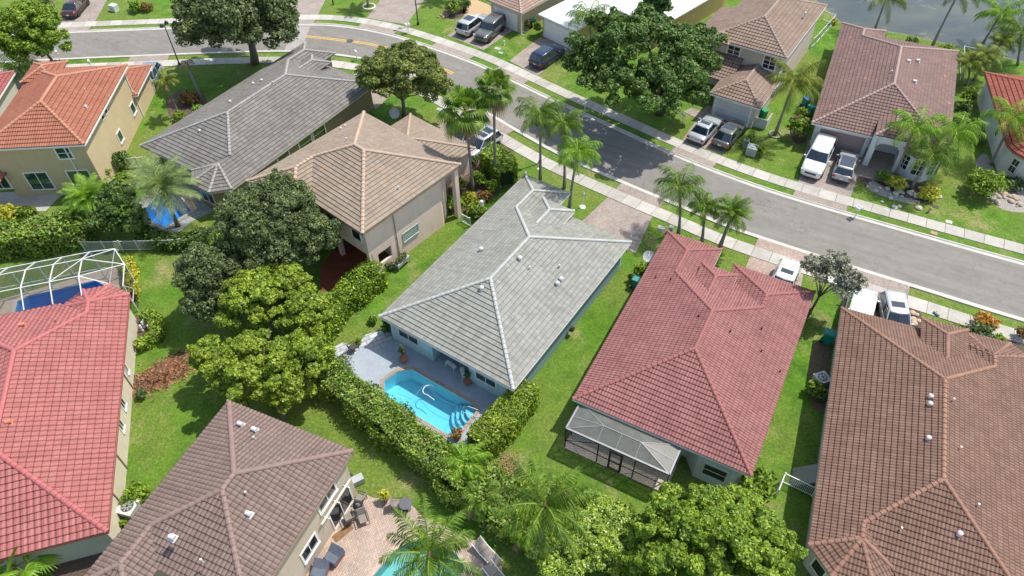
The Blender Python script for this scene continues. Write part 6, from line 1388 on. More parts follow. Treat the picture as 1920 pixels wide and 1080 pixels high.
# ---- palms
palm('taller fan palm on the right in the bed beside the tan house', (929, 341), (926, 165), 'fan', 42, seed=1, trunk_r=0.14)
palm('fan palm on the left in the bed beside the tan house', (887, 360), (872, 205), 'fan', 50, seed=2, trunk_r=0.14)
palm('drooping palm left of three by the near pavement', (1013, 337), (1012, 215), 'queen', 48, seed=3)
palm('drooping palm in the middle of three by the near pavement', (1058, 353), (1056, 232), 'queen', 40, seed=4)
palm('bright drooping palm right of three by the near pavement', (1068, 388), (1084, 285), 'queen', 44, seed=5, leaf='frondl')
palm('full palm at the left end of the row above the dusty red roof', (1272, 438), (1274, 352), 'queen', 50, seed=6)
palm('thin palm in the middle of the row above the dusty red roof', (1316, 454), (1322, 388), 'queen', 32, seed=7)
palm('round headed palm at the right end of the row above the dusty red roof', (1349, 465), (1374, 400), 'date', 40, seed=8, leaf='frond', nf=40)
palm('tall coconut palm on the lawn left of the rose roofed house', (1453, 253), (1490, 152), 'coconut', 60, seed=9, leaf='frondy', trunk_r=0.14)
palm('leaning lakeside coconut palm behind the rose roof', (1640, 56), (1664, -12), 'coconut', 52, seed=10, leaf='frondy')
palm('dark trunked lakeside palm leaning right behind the rose roof', (1748, 86), (1802, -22), 'coconut', 48, seed=11)
palm('lakeside palm with bushy head near the right edge', (1843, 82), (1876, 28), 'coconut', 46, seed=12, leaf='frondl')
palm('palm cropped by the right edge above the white fence', (1908, 122), (1915, 62), 'queen', 40, seed=13)
palm('brownish clumping palm beside the rose roof', (1826, 150), (1846, 108), 'areca', 34, seed=14, leaf='frondy')
palm('yellow green clumping palm touching the rose roof edge', (1812, 160), (1818, 122), 'areca', 32, seed=15, leaf='frondy')
palm('small clumping palm by the lake fence', (1850, 118), (1880, 80), 'areca', 28, seed=16, leaf='frondy')
palm('palm in front of the rose house bay on the left', (1678, 330), (1714, 240), 'queen', 48, seed=17, leaf='frondl')
palm('palm in front of the rose house bay in the middle', (1708, 354), (1748, 292), 'queen', 44, seed=18)
palm('palm right of the rose house bay', (1752, 325), (1792, 250), 'queen', 48, seed=19, leaf='frondl')
palm('slender palm before the rounded white house', (1857, 308), (1898, 222), 'queen', 48, seed=20, leaf='frondl')
palm('silvery feather palm beside the small vivid pool', (334, 424), (306, 352), 'date', 70, seed=21, nf=50)
palm('soft feathery palm left of the small vivid pool', (185, 425), (166, 370), 'date', 48, seed=22, leaf='frondl', nf=46)
palm('small palm with yellow head on the left side lawn', (337, 217), (309, 152), 'queen', 24, seed=23, leaf='frondy', nf=11, trunk_r=0.08)
palm('wispy palm beside the pinkish roof at the left edge', (55, 160), (38, 132), 'queen', 44, seed=24, leaf='frondl')
palm('palm in front of the white tarp roof', (1108, 92), (1104, 30), 'queen', 38, seed=25, leaf='frond', trunk_r=0.11)
palm('palm head rising over the white tarp roof near the top edge', (1212, 50), (1210, 8), 'queen', 26, seed=26, leaf='frond')
palm('wind blown coconut palm behind the hedge at the bottom centre', (1010, 1046), (1022, 948), 'coconut', 98, seed=27, leaf='frond', trunk_r=0.19)
palm('large coconut palm over the turquoise pool at the bottom edge', (806, 1150), (806, 1040), 'coconut', 104, seed=28, leaf='frond', trunk_r=0.19)
palm('small palm growing in the hedge end', (868, 895), (873, 868), 'queen', 46, seed=29, leaf='frondl', z=2.2)
palm('low green palm between hedge and coconut palm', (905, 965), (905, 938), 'areca', 40, seed=30, leaf='frond', z=1.6)
palm('low palm under the wind blown coconut palm', (985, 1015), (988, 1000), 'areca', 34, seed=31, leaf='frondl', z=1.2)
palm('palm leaves poking in at the bottom left corner', (20, 1100), (28, 1062), 'fan', 62, seed=32, leaf='frondl', z=1.8, nf=12)
palm('palm just above the top edge by the round white plant ring', (690, 12), (688, -52), 'coconut', 34, seed=33)
palm('palm off the top edge shading the lawn by the top driveway', (832, -4), (838, -62), 'coconut', 34, seed=34)
def bare_palm():
    B = at(378, 188); T = at(350, 118, 3.4) - B; root = empty('palm_tree', B, 0, 'bare leaning palm trunk on the left side lawn', 'palm'); mb = MB(); mb.tube([(0, 0, -.05), T * .5, T], [.16, .12, .1], 8); mb.build('trunk', PALMB, root, smooth=True)
    V, F = [], []
    for k in range(5): frond(V, F, tuple(T), k * 1.3, .5, .9, 1.6, 12, .3, .05, hang=.9)
    me = bpy.data.meshes.new('crown'); me.from_pydata([tuple(v) for v in V], [], [f if f[2] != f[3] else f[:3] for f in F]); me.materials.append(LF['dry']); me.update(); o = bpy.data.objects.new('crown', me); COL.objects.link(o); o.parent = root
bare_palm()
# grass blades and leaf litter that read as texture
def tufts():
    n = 60000; pts = []
    V = []; c = np.array([(RNG.uniform(-34, 34), RNG.uniform(12, 92)) for _ in range(n)])
    d = RNG.uniform(0, 2 * PI, n); s = RNG.uniform(.05, .13, n); h = RNG.uniform(.03, .09, n); z = np.zeros(n)
    V = np.stack([np.stack([c[:, 0] - np.cos(d) * s * .3, c[:, 1] - np.sin(d) * s * .3, z], 1), np.stack([c[:, 0] + np.cos(d) * s * .3, c[:, 1] + np.sin(d) * s * .3, z], 1), np.stack([c[:, 0] + np.sin(d) * s * .5, c[:, 1] - np.cos(d) * s * .5, h], 1)], 1).reshape(-1, 3)
    return V
def litter(label, px, py, rp, mat, n, size, name, asp=0.5, rot=0, kind='stuff'):
    c = at(px, py); r = rp * mpp(px, py); u = RNG.normal(size=(n, 2)) * np.array([r, r * asp]) * .5; ca, sa = math.cos(rot), math.sin(rot); P = np.stack([c.x + u[:, 0] * ca - u[:, 1] * sa, c.y + u[:, 0] * sa + u[:, 1] * ca, RNG.uniform(.02, .03, n) + .38 * np.exp(-((u[:, 0] / r) ** 2 + (u[:, 1] / (r * asp)) ** 2) * 2.5) * RNG.uniform(.2, 1, n)], 1)
    nr = RNG.normal(size=(n, 3)) * .6 + np.array([0, 0, 1]); nr /= np.linalg.norm(nr, axis=1)[:, None]; t = np.cross(nr, RNG.normal(size=(n, 3))); t /= np.linalg.norm(t, axis=1)[:, None]; b = np.cross(nr, t); s = (size * RNG.uniform(.5, 1.4, n))[:, None]
    V = np.stack([P - t * s, P - b * s * .35, P + t * s, P + b * s * .35], 1).reshape(-1, 3); V[:, 2] = np.maximum(V[:, 2], .013); o = np_mesh(name, V, np.arange(len(V)).reshape(-1, 4), mat); tag(o, label, name.replace('_', ' '), kind=kind); return o
M_BARKCHIP = leaf_mat('bark_chips', [(0.10, 0.05, 0.03), (0.24, 0.12, 0.075), (0.34, 0.19, 0.12)], 0.05, 0.9)
M_DRYL = leaf_mat('dry_litter', [(0.20, 0.14, 0.08), (0.36, 0.26, 0.15), (0.30, 0.28, 0.12)], 0.05, 0.9)
litter('pale dry leaf litter on the lawn at the hedge corner', 958, 872, 34, M_DRYL, 900, 0.07, 'leaf_litter', 0.7, -0.9)
litter('heap of reddish dry palm fronds and bark on the left lawn', 306, 702, 60, M_BARKCHIP, 2600, 0.16, 'frond_pile', 0.5, math.radians(38))
# ================================================================== CARS
def paint(name, c, rough=0.25, metal=0.3):
    if name in _M: return _M[name]
    a = NM(name); n = a.noise(1.4, 4); base = C(c); a.b.inputs['Coat Weight'].default_value = 0.8; a.b.inputs['Coat Roughness'].default_value = 0.05
    _M[name] = a.done(a.ramp(n, [(0.3, tuple(x * .93 for x in base[:3])), (0.7, base)]), rough, metal); return _M[name]
M_CGLASS = glass_mat('car_glass', '#1a2733'); M_TYRE = plain('tyre_rubber', (0.02, 0.02, 0.02), 0.85); M_RIM = plain('alloy_rim', (0.42, 0.43, 0.45), 0.35, 0.7)
M_PLAST = plain('black_plastic', (0.03, 0.03, 0.032), 0.6); M_LIGHT = plain('headlight_lens', (0.65, 0.68, 0.72), 0.12, var=0.03); M_TAIL = plain('tail_light_lens', (0.30, 0.02, 0.02), 0.2, var=0.05); M_PLATE = plain('number_plate', (0.6, 0.62, 0.6), 0.5)
KINDS = dict(
    suv=dict(L=4.75, W=1.9, H=1.68, belt=1.02, hood=0.98, nose=0.78, wb=0.235, wt=0.06, rt=-0.40, rb=-0.475, deck=1.02, roof=.76),
    compact=dict(L=4.35, W=1.8, H=1.60, belt=0.98, hood=0.95, nose=0.75, wb=0.24, wt=0.07, rt=-0.39, rb=-0.47, deck=0.98, roof=.76),
    boxy=dict(L=4.8, W=1.95, H=1.85, belt=1.12, hood=1.12, nose=1.0, wb=0.20, wt=0.10, rt=-0.45, rb=-0.48, deck=1.1, roof=.80),
    sedan=dict(L=4.8, W=1.85, H=1.45, belt=0.92, hood=0.88, nose=0.70, wb=0.21, wt=0.02, rt=-0.22, rb=-0.36, deck=0.95, roof=.72),
    hatch=dict(L=4.6, W=1.85, H=1.55, belt=0.95, hood=0.92, nose=0.72, wb=0.23, wt=0.04, rt=-0.30, rb=-0.45, deck=0.97, roof=.74),
    big=dict(L=5.5, W=2.05, H=1.92, belt=1.15, hood=1.15, nose=0.98, wb=0.22, wt=0.10, rt=-0.44, rb=-0.48, deck=1.15, roof=.80),
    van=dict(L=5.4, W=2.02, H=1.98, belt=1.12, hood=1.05, nose=0.80, wb=0.30, wt=0.17, rt=-0.45, rb=-0.48, deck=1.1, roof=.82))
def car(label, kind, nose, tail, col, mat_name, sunroof=(), rails=False, group=None, name='parked_car', tail_fixed=True, zc=0.75):
    k = KINDS[kind]; n = at(*nose, zc); t = at(*tail, zc); d = (n - t); d.z = 0; d.normalize(); L, W, H = k['L'], k['W'], k['H']; hw = W / 2
    c = (t + d * (L / 2)) if tail_fixed == True else ((n - d * (L / 2)) if tail_fixed == 'nose' else (n + t) / 2); c.z = 0.02; rz = math.atan2(d.y, d.x) - PI / 2
    root = empty(name, c, rz, label, 'car' if kind not in ('van', 'big') else ('van' if kind == 'van' else 'car'), group); P = paint(mat_name, col)
    # body: lofted cross sections from tail to nose
    st = [(-.5, .80, .50, k['deck'] * .80), (-.492, .90, .36, k['deck'] * .93), (-.47, .96, .28, k['deck']), (-.36, 1.0, .22, k['belt'] + .01), (-.2, 1.0, .20, k['belt']), (0, 1.0, .20, k['belt']), (k['wb'] - .02, 1.0, .20, k['belt'] - .01), (k['wb'] + .04, .985, .20, k['hood'] + .02), (.36, .97, .22, k['hood'] * .97), (.44, .92, .24, (k['hood'] + k['nose']) / 2 + .03), (.482, .83, .28, k['nose'] + .03), (.5, .66, .40, k['nose'] - .12)]
    V = []; K = 0; rings = []
    for (y, w, z0, z1) in st:
        w *= hw; zm = z0 + (z1 - z0) * .55; half = [(0.0, z0), (w * .8, z0), (w * .96, z0 + .10), (w, zm), (w * .975, z1 - .10), (w * .90, z1 - .025), (w * .70, z1 + .008), (0.0, z1 + .022)]
        ring = [(x, y * L, z) for x, z in half] + [(-x, y * L, z) for x, z in half[-2:0:-1]]; rings.append(ring)
    m_ = len(rings[0]); b = MB(); b.add([p for r in rings for p in r], [(i * m_ + j, i * m_ + (j + 1) % m_, (i + 1) * m_ + (j + 1) % m_, (i + 1) * m_ + j) for i in range(len(rings) - 1) for j in range(m_)] + [tuple(range(m_))[::-1], tuple((len(rings) - 1) * m_ + j for j in range(m_))])
    body = b.build('body', P, root, smooth=True)
    bm = bmesh.new(); bm.from_mesh(body.data); bmesh.ops.recalc_face_normals(bm, faces=bm.faces); bm.to_mesh(body.data); bm.free()
    # greenhouse
    zb = k['belt'] - .03; zt = H - .07; wB = hw * .93; wT = hw * k['roof']; yb0, yb1, yt0, yt1 = k['rb'] * L, k['wb'] * L, k['rt'] * L, k['wt'] * L
    def lvl(t, bow=0.0):
        w = wB + (wT - wB) * t; y0 = yb0 + (yt0 - yb0) * t; y1 = yb1 + (yt1 - yb1) * t; z = zb + (zt - zb) * t
        return [(-w, y0 + .06, z), (-w * .8, y0, z), (0, y0 - .05, z), (w * .8, y0, z), (w, y0 + .06, z), (w * 1.01, (y0 + y1) / 2, z), (w, y1 - .12, z), (w * .82, y1 - .02, z), (0, y1 + .07, z), (-w * .82, y1 - .02, z), (-w, y1 - .12, z), (-w * 1.01, (y0 + y1) / 2, z)]
    rg = [lvl(0), lvl(.5), lvl(1)]; m_ = 12; b = MB(); b.add([p for r in rg for p in r], [(i * m_ + j, i * m_ + (j + 1) % m_, (i + 1) * m_ + (j + 1) % m_, (i + 1) * m_ + j) for i in range(2) for j in range(m_)]); b.build('windows', M_CGLASS, root)
    # roof skin
    rt = lvl(1); b = MB(); cen = (0, (yt0 + yt1) / 2, 0); r0 = [(x * 1.02, cen[1] + (y - cen[1]) * 1.02, z - .02) for x, y, z in rt]; r1 = [(x * .99, cen[1] + (y - cen[1]) * .99, z + .03) for x, y, z in rt]; r2 = [(x * .86, cen[1] + (y - cen[1]) * .93, z + .062) for x, y, z in rt]; r3 = [(x * .4, cen[1] + (y - cen[1]) * .7, z + .075) for x, y, z in rt]
    b.add(r0 + r1 + r2 + r3, [(i * m_ + j, i * m_ + (j + 1) % m_, (i + 1) * m_ + (j + 1) % m_, (i + 1) * m_ + j) for i in range(3) for j in range(m_)] + [tuple(3 * m_ + j for j in range(m_))]); rf = b.build('roof', P, root, smooth=True)
    b = MB(); B0, T0 = lvl(0), lvl(1); o_ = lambda p: Vector((p[0] * 1.006, p[1], p[2]))
    for j in (0, 4, 6, 10): b.bar(o_(B0[j]), o_(T0[j]), .075, .06)
    for s in (-1, 1):
        for f in (.5,) if kind != 'van' else (.36, .66):
            yb_, yt_ = yb0 + (yb1 - yb0) * f, yt0 + (yt1 - yt0) * f; b.bar((s * wB * 1.008, yb_, zb), (s * wT * 1.01, yt_, zt), .07, .05)
    b.build('pillars', P if kind != 'boxy' else M_PLAST, root)
    for (f0, f1, w) in sunroof:
        b = MB(); ya, yb_ = yt0 + (yt1 - yt0) * f0, yt0 + (yt1 - yt0) * f1; b.box((0, (ya + yb_) / 2, zt + .078), (wT * 2 * w, abs(yb_ - ya), .02)); b.build('sunroof', M_CGLASS, rf)
    if rails:
        b = MB()
        for s in (-1, 1): b.bar((s * wT * .9, yt0 + .25, zt + .10), (s * wT * .9, yt1 - .2, zt + .10), .05, .05)
        b.build('roof_rails', M_METAL, rf)
    # wheels
    wr = .36 if kind in ('suv', 'boxy', 'big', 'van') else .33
    for s in (-1, 1):
        for y in (-.30 * L, .305 * L):
            b = MB(); pr = [(wr * .62, -.11), (wr * .95, -.11), (wr, -.07), (wr, .07), (wr * .95, .11), (wr * .62, .11)]; n = 18
            vs = [(s * (hw - .10) + z, y + r * math.cos(2 * PI * i / n), wr + r * math.sin(2 * PI * i / n)) for r, z in pr for i in range(n)]; b.add(vs, [(a * n + i, a * n + (i + 1) % n, (a + 1) * n + (i + 1) % n, (a + 1) * n + i) for a in range(5) for i in range(n)]); wh = b.build('wheel', M_TYRE, root)
            b = MB(); X = s * (hw - .10) + s * .085; b.add([(X, y, wr)] + [(X - s * .03, y + wr * .64 * math.cos(2 * PI * i / n), wr + wr * .64 * math.sin(2 * PI * i / n)) for i in range(n)], [(0, 1 + i, 1 + (i + 1) % n) for i in range(n)]); b.build('rim', M_RIM, wh)
    b = MB(); 
    for s in (-1, 1):
        for y in (-.30 * L, .305 * L): b.add([(s * (hw + .004), y + (wr + .07) * math.cos(PI * i / 12), .24 + (wr + .10) * math.sin(PI * i / 12)) for i in range(13)] , [tuple(range(13))])
    b.box((0, 0, .235), (W * .99, L * .80, .09)); b.build('wheel_arches', M_PLAST, root)
    for s in (-1, 1):
        b = MB(); b.box((s * hw * .74, L * .474, k['nose'] - .06), (.34, .14, .13), rz=s * -.35); b.build('headlight', M_LIGHT, root)
        b = MB(); b.box((s * hw * .80, -L * .492, k['deck'] - .20), (.26, .08, .2)); b.build('tail_light', M_TAIL, root)
        b = MB(); b.box((s * (hw + .08), yb1 - .35, k['belt'] + .06), (.2, .12, .13)); b.build('wing_mirror', P, root)
    b = MB(); b.box((0, L * .496, k['nose'] - .22), (W * .5, .05, .2)); b.box((0, L * .49, .36), (W * .7, .06, .12)); b.build('grille', M_PLAST, root)
    b = MB(); b.box((0, -L * .506, k['deck'] - .34 if kind != 'sedan' else .62), (.32, .02, .15)); b.build('number_plate', M_PLATE, root)
    b = MB(); b.box((0, -L * .498, .38), (W * .82, .07, .16)); b.build('rear_bumper', M_PLAST, root)
    return root
car('dark maroon sedan on the pink driveway at the top left', 'sedan', (154, -6), (126, 27), (0.075, 0.022, 0.032), 'maroon_paint')
car('grey blue car half hidden behind the orange garage roof', 'compact', (268, 168), (289, 124), (0.20, 0.27, 0.32), 'grey_blue_paint')
car('light silver SUV left of the two by the cream garage', 'suv', (905, 30), (864, 60), (0.50, 0.50, 0.51), 'silver_paint', [(.35, .85, .72)])
car('dark grey boxy SUV right of the two by the cream garage', 'boxy', (903, 68), (937, 38), (0.12, 0.125, 0.125), 'gunmetal_paint', rails=True)
car('navy blue SUV on the driveway of the white tarp house', 'suv', (1046, 90), (1002, 119), (0.012, 0.018, 0.07), 'navy_paint', [(.3, .8, .7)])
car('dark windowed silver car behind the left fan palm trunk', 'suv', (850, 268), (896, 236), (0.42, 0.43, 0.45), 'steel_paint')
car('silver car with two roof glass panels under the fan palms', 'suv', (886, 280), (931, 249), (0.48, 0.50, 0.52), 'pale_silver_paint', [(.18, .50, .72), (.58, .86, .72)])
car('silver sedan with sunroof at the grey garage door', 'sedan', (1341, 219), (1303, 261), (0.45, 0.48, 0.50), 'blue_silver_paint', [(.42, .85, .72)])
car('brownish black hatchback beside the silver sedan', 'hatch', (1384, 230), (1349, 270), (0.13, 0.125, 0.11), 'bronze_black_paint', [(.42, .9, .74)])
car('large white SUV on the rose house driveway', 'big', (1519, 326), (1549, 264), (0.74, 0.74, 0.73), 'white_paint_car', tail_fixed='nose')
car('small silver SUV with grey roof beside the large white SUV', 'compact', (1592, 292), (1578, 334), (0.42, 0.42, 0.43), 'warm_silver_paint', [(.1, .92, .86)])
car('white car with a sunroof sticking out from under the dusty red roof', 'suv', (1455, 560), (1482, 497), (0.74, 0.74, 0.73), 'white_paint_car', [(.52, .74, .66)])
car('white van partly under the silvery tree by the brown roof', 'van', (1622, 541), (1595, 640), (0.76, 0.76, 0.75), 'white_paint_car', tail_fixed='nose', name='parked_van')
car('silver SUV with dark sunroof in front of the brown roof', 'suv', (1684, 628), (1669, 553), (0.50, 0.52, 0.55), 'silver_paint', [(.5, .76, .66)])

# ================================================================== STREET FURNITURE AND YARD THINGS
def mailbox(label, px, py, twin=False, h=1.0, col=None, rz=0.5, name='mailbox'):
    B = at(px, py, .0); root = empty(name, B, rz, label, 'mailbox'); b = MB(); b.tube([(0, 0, 0), (0, 0, h)], .045, 8); b.bar((-.25, 0, h * .8), (.25, 0, h * .8), .05) ; b.build('post', M_WHITE, root)
    for x in ((-.17, .17) if twin else (0,)):
        b = MB(); n = 8; pr = [(.11, 0)] + [(.11 * math.cos(PI * i / n), .10 + .11 * math.sin(PI * i / n)) for i in range(n + 1)] + [(-.11, 0)]
        vs = [(x + a, y, h + z) for y in (-.24, .24) for a, z in pr]; m_ = len(pr); b.add(vs, [(i, (i + 1) % m_, m_ + (i + 1) % m_, m_ + i) for i in range(m_)] + [tuple(range(m_))[::-1], tuple(range(m_, 2 * m_))]); b.build('box', col or M_WHITE, root)
        b = MB(); b.box((x + .12, .1, h + .18), (.015, .04, .14)); b.build('flag', M_TAIL, root)
    return root
mailbox('white mailbox on the verge left of the bend tree', 670, 113); mailbox('twin white mailboxes on the far verge above the yellow line', 766, 62, True)
mailbox('white mailbox on the verge under the open branched tree', 113, 113); mailbox('white mailbox behind the orange roof ridge', 174, 131)
mailbox('white mailbox on the shaded far verge under the dark tree', 1096, 209); mailbox('twin white mailboxes on the far verge right of centre', 1603, 407, True)
mailbox('mailbox with dark green pattern beside the brown entry roof', 1744, 606, col=plain('green_box', (0.12, 0.22, 0.16), 0.5), h=1.0)
mailbox('slim white mailbox at the edge of the beige house lawn', 1279, 232)
def street_lamp(label, px, py, h, hd=0.0, heads=2):
    B = at(px, py); root = empty('street_lamp', B, hd, label, 'street lamp'); b = MB(); b.lathe([(.16, 0), (.14, .25), (.075, .4), (.055, h)], (0, 0, 0), 10); b.build('post', M_BLACK, root, smooth=True)
    b = MB(); b.bar((-.35, 0, h - .15), (.35, 0, h - .15), .05); b.build('arm', M_BLACK, root)
    for s in (-1, 1):
        b = MB(); b.lathe([(.03, .0), (.20, .05), (.24, .14), (.16, .32), (.05, .42), (.02, .46)], (s * .38, 0, h - .18), 10); b.build('lantern', M_BLACK, root)
street_lamp('black twin street lamp among the three near pavement palms', 1012, 306, 4.6, .5); street_lamp('black street lamp at the pavement left of the big oak', 337, 122, 4.9, 1.2); street_lamp('tall black street lamp on the lawn by the far pavement', 784, 46, 4.9, .8)
def post_light():
    B = at(1092, 389); root = empty('garden_lamp', B, 0, 'short white lamp post on a pale stone base on the front lawn', 'garden lamp'); b = MB(); b.tube([(0, 0, 0), (0, 0, 1.45)], .035, 8); b.build('post', M_WHITE, root)
    b = MB(); b.lathe([(.05, 0), (.13, .05), (.14, .22), (.05, .33), (.02, .38)], (0, 0, 1.42), 8); b.build('lantern', M_METAL, root); b = MB(); b.lathe([(.30, 0), (.28, .09), (.1, .10)], (0, 0, 0), 9); b.build('base', M_WHITE, root)
post_light()
def box_thing(label, name, cat, px, py, size, mat, rz=-.45, lid=None, z=0.0, group=None):
    B = at(px, py); B.z = z; root = empty(name, B, rz, label, cat, group); w, d, h = size; b = MB(); b.box((0, 0, h * .45), (w, d, h * .9)); b.build('cabinet', mat, root); b = MB(); b.box((0, 0, h * .95), (w * 1.06, d * 1.08, h * .1), taper=.93); b.build('lid', lid or mat, root); b = MB(); b.box((0, -d * .5 - .01, h * .5), (.04, .03, .14)); b.build('latch', M_BLACK, root); return root
M_UTIL = plain('utility_grey', (0.33, 0.38, 0.36), 0.6)
box_thing('square grey green utility cabinet on the lawn by the coconut palm', 'utility_box', 'utility box', 1408, 288, (0.95, 0.9, 0.85), M_UTIL); box_thing('smaller grey utility cabinet behind the square one', 'utility_box', 'utility box', 1397, 275, (0.5, 0.45, 0.9), M_UTIL)
box_thing('white utility pedestal on the top left lawn', 'utility_box', 'utility box', 216, 20, (0.9, 0.7, 0.8), plain('white_box', (0.55, 0.58, 0.6), 0.5)); box_thing('small pale utility box at the dusty red roof tip', 'utility_box', 'utility box', 1257, 436, (0.35, 0.35, 0.7), M_UTIL)
def bin_(label, px, py, col, rz=0.4, s=1.0, lidc=None):
    B = at(px, py); root = empty('wheelie_bin', B, rz, label, 'bin'); b = MB(); b.add([(x * .27 * s * (1 if z else .8), y * .32 * s * (1 if z else .8), z * .95 * s + .03) for z in (0, 1) for x, y in ((-1, -1), (1, -1), (1, 1), (-1, 1))], [(3, 2, 1, 0), (4, 5, 6, 7), (0, 1, 5, 4), (1, 2, 6, 5), (2, 3, 7, 6), (3, 0, 4, 7)]); b.build('body', col, root)
    b = MB(); b.box((0, -.02, 1.03 * s), (.60 * s, .74 * s, .08), taper=.9); b.bar((-.25, .36 * s, .98 * s), (.25, .36 * s, .98 * s), .05); b.build('lid', lidc or col, root)
    for q in (-1, 1): b = MB(); b.tube([(q * .2, .3, .12), (q * .27, .3, .12)], .11, 10); b.build('wheel', M_TYRE, root)
TEAL = plain('teal_bin', (0.01, 0.22, 0.19), 0.5); GREENB = plain('green_bin', (0.01, 0.26, 0.12), 0.5); BLUEB = plain('blue_bin', (0.03, 0.12, 0.35), 0.5)
bin_('teal wheelie bin between the dusty red and brown roofs', 1548, 642, TEAL, 1.0, 1.15); bin_('green lidded bin inside the white corral by the beige garage', 1429, 222, GREENB); bin_('blue lidded bin on the side strip of the rose house', 1508, 200, TEAL, .4, 1, BLUEB); bin_('teal bin nearest the rose house wall', 1517, 215, TEAL)
bin_('green bin tucked behind the clipped shrubs by the tarp house', 999, 48, GREENB); bin_('dark bin beside the green bin by the tarp house', 994, 52, M_PLAST); bin_('teal bin under the edge of the dusty red roof', 1192, 540, TEAL, 1.0)
def corral():
    B = at(1425, 232); root = empty('bin_corral', B, -.58, 'low white vinyl corral round a green bin', 'bin enclosure'); b = MB(); b.box((0, -.75, .55), (1.5, .06, 1.1)); b.box((.75, 0, .55), (.06, 1.5, 1.1)); b.box((-.75, 0, .55), (.06, 1.5, 1.1)); b.build('panel', plain('vinyl', (0.5, 0.5, 0.49), .5), root)
corral()
def dish(label, px, py, r, az, h=1.2, face=(0.5, -0.3, 0.7)):
    B = at(px, py); root = empty('satellite_dish', B, 0, label, 'satellite dish'); n = Vector(face).normalized(); c = Vector((0, 0, h)); a = n.cross(Vector((0, 0, 1))).normalized(); b_ = n.cross(a); b = MB(); K = 18
    vs = [c - n * r * .22] + [c + (a * math.cos(2 * PI * i / K) + b_ * math.sin(2 * PI * i / K)) * r * q + n * (r * .22 * (q * q - 1)) for q in (.5, 1) for i in range(K)]
    b.add(vs, [(0, 1 + i, 1 + (i + 1) % K) for i in range(K)] + [(1 + i, 1 + K + i, 1 + K + (i + 1) % K, 1 + (i + 1) % K) for i in range(K)]); b.build('reflector', plain('dish_grey', (0.5, 0.52, 0.54), .5), root, smooth=True)
    b = MB(); b.tube([(0, 0, 0), (0, 0, h - .05)], .03, 6); b.build('mast', M_METAL, root); b = MB(); b.tube([c - b_ * r * .9, c + n * r * .9], .015, 5); b.box(c + n * r * .9, (.07, .07, .07)); b.build('feed_arm', M_METAL, root)
dish('large pale satellite dish on the lawn behind the tan roof', 742, 228, .55, 0, 1.0, (-.2, -.8, .6)); dish('grey satellite dish beside the dusty red roof', 1213, 500, .48, 0, 1.2, (-.2, -.7, .7)); dish('white satellite dish on the cream garage house side', 1033, 22, .42, 0, 2.8, (-.6, -.7, .3))
def aircon(label, px, py, rz, s=1.0):
    B = at(px, py); root = empty('air_conditioner', B, rz, label, 'air conditioner'); b = MB(); b.box((0, 0, .42 * s), (.92 * s, .92 * s, .84 * s)); b.build('casing', plain('ac_casing', (0.42, 0.42, 0.40), .5), root); b = MB(); b.box((0, 0, .86 * s), (.98 * s, .98 * s, .05)); b.build('top_panel', plain('ac_top', (0.55, 0.54, 0.52), .5), root)
    b = MB(); b.lathe([(.36 * s, 0), (.36 * s, .01), (.02, .012)], (0, 0, .885 * s), 20); b.build('fan_opening', M_DARK, root); b = MB()
    for r in (.12, .2, .28, .35): b.tube([(r * s * math.cos(a), r * s * math.sin(a), .905 * s) for a in np.linspace(0, 2 * PI, 21)], .008, 4)
    for i in range(4): b.box((0, 0, .90 * s), (.62 * s, .09, .012), rz=i * PI / 4)
    b.build('fan_guard', M_METAL, root)
aircon('large beige air conditioner between red and mauve brown roofs', 250, 962, -.25, 1.1); aircon('air conditioner half under the light green bush by the brown house', 1536, 720, .3, .95); aircon('air conditioner on the shaded side of the dark grey house', 637, 226, .5, .9)
aircon('small grey unit against the pale blue pool house wall', 738, 617, .6, .6)
# ---- fences
def fence(label, pts, h=1.15, mat=None, sp=0.11, post=1.85, name='fence', rail=.045, cat='fence', world=False, picket=True):
    mat = mat or M_ALU; P = pts if world else [at(*p) for p in pts]; O = P[0].copy(); root = empty(name, O, 0, label, cat); pk = MB(); rl = MB()
    for i in range(len(P) - 1):
        a, b_ = P[i] - O, P[i + 1] - O; L = (b_ - a).length; d = (b_ - a) / L; n = max(1, round(L / post))
        for z in (.12, h - .05): rl.bar(a + Vector((0, 0, z)), b_ + Vector((0, 0, z)), rail)
        if picket:
            for k in range(int(L / sp)): p = a + d * (k + .5) * sp; pk.bar(p + Vector((0, 0, .14)), p + Vector((0, 0, h - .07)), .022)
        for k in range(n + (1 if i == len(P) - 2 else 0)):
            q = a + d * (L * k / n); b = MB(); b.box((q.x, q.y, h / 2 + .03), (.07, .07, h + .06)); b.build('post', mat, root)
    rl.build('rails', mat, root)
    if pk.v: pk.build('pickets', mat, root)
    return root
fence('white aluminium picket fence behind the pool cage', [(160.8, 470.8), (200, 471), (262, 469.5), (324, 468), (345, 466)]); fence('white side gate fence between orange and dark grey houses', [(237, 316), (286, 312)], 1.2, post=1.3)
fence('white vinyl fence enclosing the yard right of the beige house', [(1520, 90), (1529, 82), (1562, 45), (1541, 38)], 1.2, picket=False, post=1.6)
fence('white rail fence along the lake bank at the right', [(1800, 150), (1800, 104), (1862, 118)], 1.2, picket=False, post=2.2); fence('white picket fence between tarp house and beige house', [(1297, 48), (1340, 12)], 1.3, M_WHITE)
fence('small white garden gate between the two clipped shrubs', [(866, 416), (882, 425)], 1.0, M_WHITE, post=1.6, name='garden_gate', cat='gate')
HBW = HB.W; fence('white metal side gate standing open beside the brown house', [HBW(-1.75, -14.9), HBW(-1.55, -13.6), HBW(0.4, -13.9)], 1.15, M_WHITE, post=2.2, world=True, name='side_gate', cat='gate')
